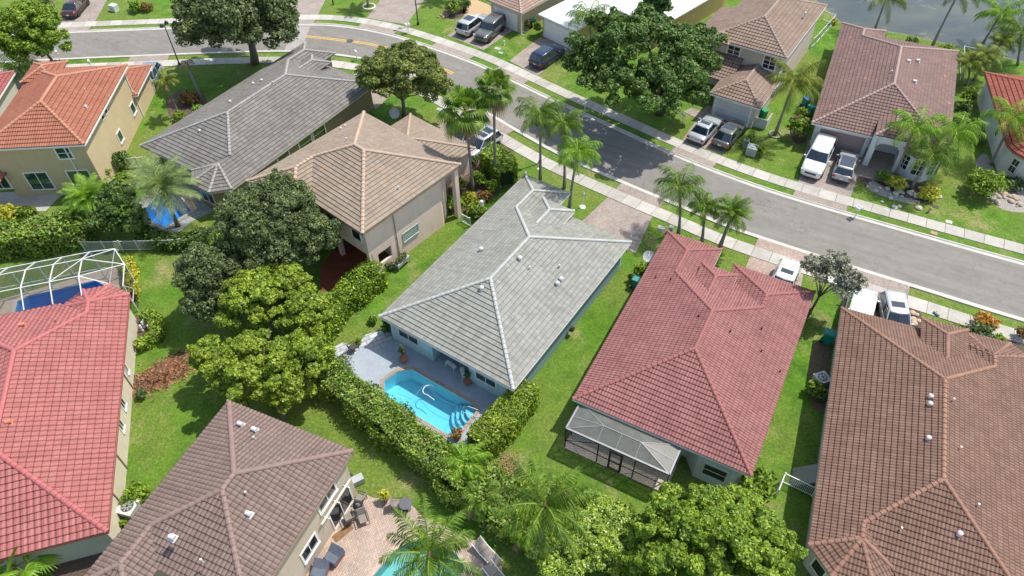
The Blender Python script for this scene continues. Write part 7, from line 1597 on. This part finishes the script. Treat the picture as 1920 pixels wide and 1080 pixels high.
# ---- pool cage of the bright red house
def screen_mat(name, dens, c):
    a = NM(name); tr = a.n('ShaderNodeBsdfTransparent'); mx = a.n('ShaderNodeMixShader'); mx.inputs[0].default_value = dens; a.done(c, .8, spec=.2); a.l(tr.outputs[0], mx.inputs[1]); a.l(a.b.outputs[0], mx.inputs[2]); a.l(mx.outputs[0], a.nt.nodes['Material Output'].inputs[0]); return a.m
M_SCR = screen_mat('insect_screen', .34, (0.035, 0.035, 0.045))
def cage():
    h = HL; root = empty('pool_cage', h.root.location, -h.hd, 'white framed screen enclosure over the deep blue pool', 'pool cage'); xs = [-15.3, -13.3, -11.3, -9.3, -7.33, -5.35, -3.31]; prof = [(24.95, 3.0), (23.2, 3.9), (21.2, 4.0), (19.75, 3.05)]; f = MB(); F2 = MB()
    for x in xs:
        for i in range(3): F2.bar((x, *prof[i]), (x, *prof[i + 1]), .06, .10)
        F2.bar((x, 24.95, 0), (x, 24.95, 3.0), .08)
    for y, z in prof[:3]: F2.bar((-16, y, z), (-3.31, y, z), .055)
    F2.bar((-16, 24.95, 1.1), (-3.31, 24.95, 1.1), .06); A = Vector((-1.42, 24.75, 3.0)); B_ = Vector((-.55, 22.7, 3.0)); Cc = Vector((-.5, 20.3, 3.0)); M3 = Vector((-3.31, 23.2, 3.9)); N3 = Vector((-3.31, 21.2, 4.0)); U3 = Vector((-3.31, 24.95, 3.0)); Hc = Vector((-1.5, 20.8, 2.98))
    for p, q in ((U3, A), (A, B_), (B_, Cc), (M3, A), (N3, B_), (N3, Hc), (A, Hc), (M3, B_)): F2.bar(p, q, .055)
    g = lambda p: Vector((p.x, p.y, 0))
    for p in (A, B_, Cc): F2.bar(g(p), p, .08)
    for p, q in ((U3, A), (A, B_), (B_, Cc)): F2.bar(g(p) + Vector((0, 0, 1.1)), g(q) + Vector((0, 0, 1.1)), .05); F2.bar(g(p), q, .04)
    F2.bar((-5.35, 21.2, 4.0), (-3.31, 23.2, 3.9), .05); F2.bar((-9.3, 24.95, 0), (-7.33, 24.95, 3), .04)
    F2.build('frame', M_ALU, root)
    s = MB(); 
    for i in range(3): s.quad((-16, *prof[i]), (-3.31, *prof[i]), (-3.31, *prof[i + 1]), (-16, *prof[i + 1]))
    s.quad((-16, 24.95, 0), (-3.31, 24.95, 0), (-3.31, 24.95, 3), (-16, 24.95, 3))
    for p, q in ((U3, A), (A, B_), (B_, Cc)): s.quad(g(p), g(q), q, p)
    for t in ((U3, A, M3), (M3, A, B_), (M3, B_, N3), (N3, B_, Hc), (B_, Cc, Hc)): s.add(t, [(0, 1, 2)])
    s.build('screen', M_SCR, root)
cage()
# ---- screened porch of the dusty red house
def porch():
    h = HR; root = empty('screened_porch', h.root.location, -h.hd, 'screened porch with pale translucent hipped roof behind the dusty red house', 'porch'); x0, x1, y0, y1, z = .5, 7.5, -2.03, 0.25, 2.42; r = MB(); a, b_ = (2.65, -1.0, 2.85), (5.2, -1.0, 2.85)
    c = [(x0, y0, z), (x1, y0, z), (x1, y1, z), (x0, y1, z)]
    pm = NM('acrylic_panel'); n = pm.noise(.8, 6, .75); pm.done(pm.ramp(n, [(.3, (0.12, 0.13, 0.135)), (.7, (0.25, 0.25, 0.22))]), .45); tl = pm.n('ShaderNodeBsdfTranslucent'); tl.inputs[0].default_value = (.5, .5, .42, 1); tr = pm.n('ShaderNodeBsdfTransparent'); tr.inputs[0].default_value = (.75, .78, .78, 1)
    m1 = pm.n('ShaderNodeMixShader'); m1.inputs[0].default_value = .3; pm.l(pm.b.outputs[0], m1.inputs[1]); pm.l(tl.outputs[0], m1.inputs[2]); m2 = pm.n('ShaderNodeMixShader'); m2.inputs[0].default_value = .22; pm.l(m1.outputs[0], m2.inputs[1]); pm.l(tr.outputs[0], m2.inputs[2]); pm.l(m2.outputs[0], pm.nt.nodes['Material Output'].inputs[0])
    r.add(c + [a, b_], [(0, 1, 5, 4), (1, 2, 5), (2, 3, 4, 5), (3, 0, 4)]); r.build('roof', pm.m, root)
    f = MB(); V3 = lambda p, k=.03: Vector((p[0], p[1], p[2] + k))
    for p, q in ((c[0], c[1]), (c[1], c[2]), (c[3], c[0])): f.bar(V3(p), V3(q), .12, .07)
    f.build('roof_edge', plain('edge_alu', (0.22, 0.23, 0.25), .5, .2), root); f = MB()
    for p, q in ((c[0], a), (c[3], a), (c[1], b_), (c[2], b_), (a, b_), ((2.65, y0, z), a), ((5.2, y0, z), b_), ((3.9, y0, z), (3.9, -1, 2.85)), (((x0), -1, z), a), ((x1, -1, z), b_)): f.bar(V3(p, .012), V3(q, .012), .05, .03)
    f.build('rafters', plain('rafter_grey', (0.20, 0.20, 0.20), .5), root); f = MB(); xs = [x0, 2.8, 3.6, 4.45, 5.3, x1]
    for x in xs: f.bar((x, y0, 0), (x, y0, z), .07)
    for zz in (.05, .95): f.bar((x0, y0, zz), (3.6, y0, zz), .05); f.bar((4.45, y0, zz), (x1, y0, zz), .05)
    for x in (x0, x1):
        for y in (y0, -1.0, .2): f.bar((x, y, 0), (x, y, z), .06)
        f.bar((x, y0, .95), (x, .2, .95), .05)
    f.bar((x0, y0, z - .08), (x1, y0, z - .08), .07); f.bar((x0, y0, .95), (2.8, y0, 2.3), .03); f.build('frame', M_BLACK, root)
    d = MB(); 
    for p, q in (((3.65, y0 - .03, .05), (3.65, y0 - .03, 2.1)), ((4.4, y0 - .03, .05), (4.4, y0 - .03, 2.1)), ((3.65, y0 - .03, 2.1), (4.4, y0 - .03, 2.1)), ((3.65, y0 - .03, .12), (4.4, y0 - .03, .12)), ((3.65, y0 - .03, 1.0), (4.4, y0 - .03, 1.0))): d.bar(p, q, .09)
    d.build('screen_door', M_BLACK, root); s = MB(); s.quad((x0, y0, 0), (x1, y0, 0), (x1, y0, z), (x0, y0, z)); s.quad((x0, y0, 0), (x0, y1, 0), (x0, y1, z), (x0, y0, z)); s.quad((x1, y0, 0), (x1, y1, 0), (x1, y1, z), (x1, y0, z)); s.build('screen', screen_mat('porch_screen', .12, (0.03, 0.03, 0.03)), root)
    b = MB(); b.box(((x0 + x1) / 2, -.45, .05), (x1 - x0 + .15, 3.3, .1)); b.build('floor_slab', paver_mat('porch_floor', '#cfc2b6', '#bfb1a4', -h.hd, 2.6, '#8b7d72'), root)
porch()
# ---- furniture and pots
M_WICK = plain('dark_wicker', (0.06, 0.05, 0.045), .8); M_SLING = plain('taupe_sling', (0.23, 0.20, 0.18), .8); M_FRAME = plain('bronze_frame', (0.05, 0.045, 0.04), .5)
def chair(label, px, py, rz, mat=None, cat='patio chair', fr=None):
    mat = mat or M_SLING; root = empty('patio_chair', at(px, py), rz, label, cat); root.location.z = .03; b = MB(); b.box((0, 0, .42), (.55, .55, .05)); b.build('seat', mat, root); b = MB(); b.add([(-.27, .27, .42), (.27, .27, .42), (.27, .42, 1.0), (-.27, .42, 1.0), (-.27, .31, .42), (.27, .31, .42), (.27, .46, 1.0), (-.27, .46, 1.0)], [(0, 1, 2, 3), (7, 6, 5, 4), (0, 4, 5, 1), (1, 5, 6, 2), (2, 6, 7, 3), (3, 7, 4, 0)]); b.build('backrest', mat, root)
    for sx in (-1, 1):
        for sy in (-1, 1): b = MB(); b.bar((sx * .27, sy * .27, 0), (sx * .27, sy * .27, .42), .035); b.build('leg', fr or M_FRAME, root)
        b = MB(); b.bar((sx * .3, -.27, .62), (sx * .3, .33, .64), .045); b.bar((sx * .3, -.27, .42), (sx * .3, -.27, .62), .03); b.build('armrest', fr or M_FRAME, root)
    return root
chair('sling chair against the wall at the patio corner', 678, 939, -1.9); chair('sling chair in front of the sliding door', 657, 975, -2.6); chair('small sling chair alone on the brick patio', 684, 978, .4); chair('sling chair left of the round side table', 748, 951, 1.6)
chair('round dark wicker chair at the pool deck edge', 664, 657, 2.4, M_WICK, 'garden chair', M_WICK)
def round_table(label, px, py, r=.42, h=.72, mat=None):
    root = empty('side_table', at(px, py), 0, label, 'table'); b = MB(); b.lathe([(r, 0), (r, .04), (.02, .045)], (0, 0, h), 20); b.build('tabletop', mat or plain('grey_top', (0.10, 0.10, 0.11), .4), root); b = MB(); b.lathe([(.28, 0), (.26, .04), (.05, .08), (.05, h)], (0, 0, .02), 12); b.build('pedestal', M_FRAME, root)
round_table('round grey side table near the patio edge', 763, 954)
def grill():
    root = empty('grill', at(675, 960), .5, 'round lidded charcoal grill beside the wall', 'grill'); b = MB(); b.lathe([(.05, 0), (.24, .08), (.3, .2), (.29, .3), (.2, .42), (.05, .47)], (0, 0, .62), 16); b.build('kettle', M_BLACK, root, smooth=True); b = MB(); b.bar((-.08, 0, 1.13), (.08, 0, 1.13), .03); b.build('handle', M_METAL, root)
    for a in (0, 2.1, 4.2): b = MB(); b.bar((.15 * math.cos(a), .15 * math.sin(a), .7), (.35 * math.cos(a), .35 * math.sin(a), 0), .03); b.build('leg', M_METAL, root)
grill()
def covered(label, px, py, rz):
    root = empty('covered_seat', at(px, py), rz, label, 'covered chair'); b = MB(); W_, D_ = .42, .48; vs = []
    for z, k in ((.35, 1.06), (.62, 1.0), (.66, .93)): vs += [(x * W_ * k, y * D_ * k, z + (.33 if y > 0 and z > .6 else 0) + random.uniform(-.02, .02)) for x, y in ((-1, -1), (0, -1.04), (1, -1), (1.03, 0), (1, 1), (0, 1.03), (-1, 1), (-1.03, 0))]
    b.add(vs, [(i * 8 + j, i * 8 + (j + 1) % 8, (i + 1) * 8 + (j + 1) % 8, (i + 1) * 8 + j) for i in range(2) for j in range(8)] + [tuple(16 + j for j in range(8))]); b.build('cover', plain('slate_cover', (0.09, 0.11, 0.15), .75, bump=.3), root)
    b = MB(); b.box((0, 0, .2), (.8, .9, .38)); b.build('cushion_base', plain('red_cushion', (0.35, 0.04, 0.03), .8), root)
covered('slate grey covered armchair with red cushion on the brick patio', 629, 1047, -.5); covered('slate covered armchair at the bottom edge by the small window', 603, 1074, -.2)
def lounger(label, px, py, rz):
    root = empty('sun_lounger', at(px, py), rz, label, 'sun lounger'); b = MB(); b.box((0, -.35, .34), (.66, 1.25, .05)); b.build('seat', M_SLING, root); b = MB(); b.add([(-.33, .3, .33), (.33, .3, .33), (.33, .98, .62), (-.33, .98, .62), (-.33, .3, .38), (.33, .3, .38), (.33, .97, .67), (-.33, .97, .67)], [(3, 2, 1, 0), (4, 5, 6, 7), (0, 1, 5, 4), (1, 2, 6, 5), (2, 3, 7, 6), (3, 0, 4, 7)]); b.build('backrest', M_SLING, root)
    b = MB(); 
    for s in (-1, 1): b.bar((s * .35, -.98, .34), (s * .35, .3, .34), .05); b.bar((s * .35, .3, .34), (s * .35, 1.0, .64), .05)
    b.build('frame', M_WHITE, root)
    for s in (-1, 1):
        for y in (-.85, .35): b = MB(); b.bar((s * .33, y, 0), (s * .33, y, .33), .04); b.build('leg', M_WHITE, root)
lounger('taupe sun lounger on the brick edge at the lower right of the patio', 914, 1042, .75); lounger('second taupe sun lounger cut by the bottom edge', 934, 1088, .72)
def pot(label, px, py, r, h, leaf, ph, col, spiky=False, n=220):
    root = empty('potted_plant', at(px, py), 0, label, 'potted plant'); root.location.z = .03; b = MB(); b.lathe([(r * .6, 0), (r, h), (r * 1.1, h), (r * 1.1, h * .88), (r * .9, h * .88)], (0, 0, 0), 14); b.build('pot', col, root)
    cen, rad = crown_clumps((0, 0, h + ph * .5), (r * (.5 if spiky else 1.2), r * (.5 if spiky else 1.2), ph * .45), 10, r * (.35 if spiky else .8)); V = leaves(cen, rad, n, .11); np_mesh('foliage', V, np.arange(len(V)).reshape(-1, 4), LF[leaf], root)
TERRA = plain('terracotta', (0.36, 0.15, 0.08), .8)
pot('tall columnar plant in a terracotta pot at the pool corner', 758, 678, .3, .4, 'olive', 1.5, TERRA, True); pot('potted plant by the pale blue wall near the white table', 877, 720, .28, .35, 'dark', 1.3, TERRA, True); pot('reddish leaved potted plant at the end of the pool', 858, 822, .26, .35, 'red', .6, TERRA); pot('small white urn with plant beside the marble steps', 650, 676, .2, .3, 'grey', .2, M_WHITE, n=60)
pot('yellow croton in a small pot on the brick patio', 724, 938, .2, .25, 'yellow', .8, TERRA); pot('tall dark potted shrub at the corner of the pale blue wall', 730, 620, .25, .4, 'dark', 1.0, M_BLACK)
def trestle(label, px, py, rz):
    root = empty('white_bench', at(px, py), rz, label, 'bench'); b = MB(); b.box((0, 0, .46), (.9, .3, .05)); b.build('seat', M_WHITE, root)
    for s in (-1, 1): b = MB(); b.bar((s * .38, -.14, 0), (s * .38, -.14, .44), .06); b.bar((s * .38, .14, 0), (s * .38, .14, .44), .06); b.bar((s * .38, -.14, .2), (s * .38, .14, .2), .05); b.build('leg', M_WHITE, root)
trestle('white bench under the lanai edge on the left', 846, 690, -.7); trestle('white bench under the lanai edge on the right', 869, 705, -1.3)
def raised_planter():
    root = empty('raised_planter', at(755, 498), .95, 'grey raised trough planter on legs by the blush wall', 'planter'); b = MB(); b.box((0, 0, .55), (1.5, .55, .3)); b.build('trough', plain('grey_trough', (0.30, 0.31, 0.32), .6), root)
    for sx in (-1, 1):
        for sy in (-1, 1): b = MB(); b.bar((sx * .68, sy * .22, 0), (sx * .68, sy * .22, .42), .05); b.build('leg', M_METAL, root)
    cen, rad = crown_clumps((0, 0, .85), (.65, .22, .2), 12, .18); V = leaves(cen, rad, 420, .11); np_mesh('foliage', V, np.arange(len(V)).reshape(-1, 4), LF['olive'], root)
raised_planter(); pot('clay pot with a small plant beside the raised trough', 733, 505, .22, .3, 'olive', .3, TERRA)
def ornaments():
    root = empty('garden_ornaments', at(270, 616), .2, 'cluster of white ornamental figures inside the curved hedge', 'garden ornament'); b = MB(); random.seed(5)
    for i in range(9): x, y = random.uniform(-.7, .7), random.uniform(-.5, .5); b.lathe([(.07, 0), (.10, .1), (.05, .3), (.11, .42), (.07, .6), (.10, .68), (.02, .78)], (x, y, 0), 7)
    b.build('figures', M_WHITE, root)
ornaments()
def ring(label, px, py, r, name='stone_ring', cat='edging', mat=None):
    root = empty(name, at(px, py), 0, label, cat); b = MB(); b.tube([(r * math.cos(a), r * math.sin(a), .06) for a in np.linspace(0, 2 * PI, 25)], .09, 6); b.build('edging', mat or M_WHITE, root, smooth=True)
ring('round white stone ring round the top lawn palm', 692, 13, .75); ring('pale round stone ring round the tall coconut palm base', 1453, 253, .55, mat=plain('pale_stone', (0.33, 0.28, 0.25), .9))
def drain(label, px, py, s, mat, cat='ground plate', name='ground_plate', rz=-.5): root = empty(name, at(px, py), rz, label, cat); b = MB(); b.box((0, 0, .015), (s, s * .7, .03)); b.build('lid', mat, root)
drain('grey oval meter lid on the lawn by the far driveways', 933, 91, .7, M_UTIL); drain('pale square lid below the grey meter lid', 939, 99, .5, M_CONC); drain('grey meter lids right of the near driveway', 1240, 427, .6, M_UTIL); drain('brown valve lid on the lawn above the dusty red roof', 1243, 434, .6, plain('brown_lid', (0.13, .10, .08), .7))
drain('dark rectangular lid on the lawn right of the bench mounds', 1754, 388, .5, M_BLACK); drain('white rectangular lid on the far lawn at the right', 1779, 416, .5, M_WHITE); drain('orange tinted square lid in the far verge', 1751, 437, .55, plain('rust_lid', (.35, .22, .15), .8)); drain('dark lid on the far pavement at the right', 1737, 418, .22, M_BLACK)
drain('grey lid on the lawn near the dish', 824, 205, .6, M_UTIL); drain('white lid on the lawn near the near driveway', 835, 208, .4, M_WHITE); drain('white cover among lawn beside the street lamp', 1011, 317, .35, M_WHITE)
def small_statue(label, px, py, h, mat, name='garden_statue', cat='statue'): root = empty(name, at(px, py), 0, label, cat); b = MB(); b.lathe([(.12, 0), (.13, .06), (.07, .1), (.10, h * .4), (.07, h * .6), (.10, h * .75), (.09, h * .9), (.02, h)], (0, 0, 0), 10); b.build('figure', mat, root, smooth=True)
small_statue('small white capped post on the lawn by the far driveways', 945, 84, .55, M_WHITE); small_statue('tan bird shaped ornament on the far right lawn', 1741, 398, .6, plain('tan_orn', (.42, .30, .18), .8)); small_statue('dark ornament on the lawn at the top near the white ring', 625, 8, .8, M_BLACK)
def rocks(label, px, py, n, r, mat, name='rock_group'):
    c = at(px, py); b = MB(); random.seed(int(px))
    for i in range(n):
        x, y = random.gauss(0, r * .5), random.gauss(0, r * .4); s = random.uniform(.12, .3); vs = []; 
        b.lathe([(s * .7, 0), (s, s * .35), (s * .7, s * .7), (s * .2, s * .85)], (x, y, 0), 7)
    o = b.build(name, mat, loc=c); tag(o, label, 'rocks', kind='stuff'); return o
rocks('pale rocks edging the bed below the bay window', 1690, 366, 26, 2.2, plain('pale_rock', (.42, .40, .36), .9, bump=.5)); rocks('tan rocks in the bed of the rounded house', 1885, 368, 30, 1.6, plain('tan_rock', (.38, .30, .24), .9, bump=.5)); rocks('brown rocks round the top driveway planting', 838, 30, 18, 1.2, plain('brown_rock', (.30, .20, .15), .9, bump=.5)); rocks('stepping stones beside the cream garage', 980, 62, 6, 1.2, M_CONC)
rocks('flat stepping stones beside the silver SUV', 1712, 600, 16, 1.1, plain('flagstone', (.45, .33, .25), .9))
def panels():
    root = empty('leaning_panels', HB.W(-.05, -13.0), -HB.hd, 'stack of grey shutter panels leaning on the brown house wall', 'panels'); b = MB(); b.add([(-.9, -.7, 0), (-.9, .7, 0), (.35, .7, 1.5), (.35, -.7, 1.5), (-.84, -.7, 0), (-.84, .7, 0), (.41, .7, 1.5), (.41, -.7, 1.5)], [(0, 1, 2, 3), (7, 6, 5, 4), (0, 4, 5, 1), (1, 5, 6, 2), (2, 6, 7, 3), (3, 7, 4, 0)]); b.build('panel', plain('grey_panel', (.20, .20, .18), .6), root)
panels()
def boxes_bl():
    root = empty('pool_pump', at(672, 905), .5, 'small grey equipment box at the stone house corner', 'pool pump'); b = MB(); b.box((0, 0, .35), (.8, .5, .5)); b.build('casing', plain('pump_grey', (.35, .36, .38), .5), root); b = MB(); b.tube([(-.3, .4, .0), (-.3, .4, .6)], .16, 10); b.build('filter', M_BLACK, root)
boxes_bl()
def mat_(): root = empty('doormat', at(643, 999), .75, 'brown patterned doormat beside the sliding door', 'doormat'); b = MB(); b.box((0, 0, .035), (1.3, .5, .02)); b.build('mat', plain('coir', (.20, .11, .05), .95, var=.4, scale=12), root)
mat_()
def bench_():
    root = empty('stone_bench', at(1893, 345), .2, 'small pale stone bench in the rock bed', 'bench'); b = MB(); b.box((0, 0, .45), (1.1, .4, .08)); b.build('seat', M_CONC, root)
    for s in (-1, 1): b = MB(); b.box((s * .38, 0, .2), (.12, .34, .41)); b.build('leg', M_CONC, root)
bench_()
def hose_reel(): root = empty('hose_reel', HG.W(11.5, 8.2, .5), -HG.hd, 'black hose reel on the slate blue side wall', 'hose reel'); b = MB(); b.tube([(0, -.05, .2), (.25, -.05, .2)], .22, 14); b.build('reel', M_BLACK, root)
hose_reel()
# ---- repeated kinds share a group
_G = {'palm': 'palm trees around the houses', 'mailbox': 'mailboxes along the verges', 'street lamp': 'street lamps along the pavement', 'bin': 'bins beside the houses', 'utility box': 'utility boxes on the lawns', 'patio chair': 'sling chairs on the brick patio', 'sun lounger': 'sun loungers on the brick patio',
      'potted plant': 'potted plants', 'shrub': 'shrubs in the yards', 'satellite dish': 'satellite dishes', 'air conditioner': 'air conditioners beside the houses', 'house': 'houses on both sides of the street', 'car': 'cars parked on the driveways', 'hedge': 'hedges between the yards', 'tree': 'broadleaf trees',
      'ground plate': 'lids set in the lawns', 'fence': 'fences between the yards', 'swimming pool': 'back yard pools', 'covered chair': 'covered armchairs', 'statue': 'small lawn ornaments', 'rocks': 'rock edgings', 'edging': 'stone rings round palms'}
for o in list(SC.objects):
    if o.parent is None and o.get('category') in _G and not o.get('group'): o['group'] = _G[o['category']]
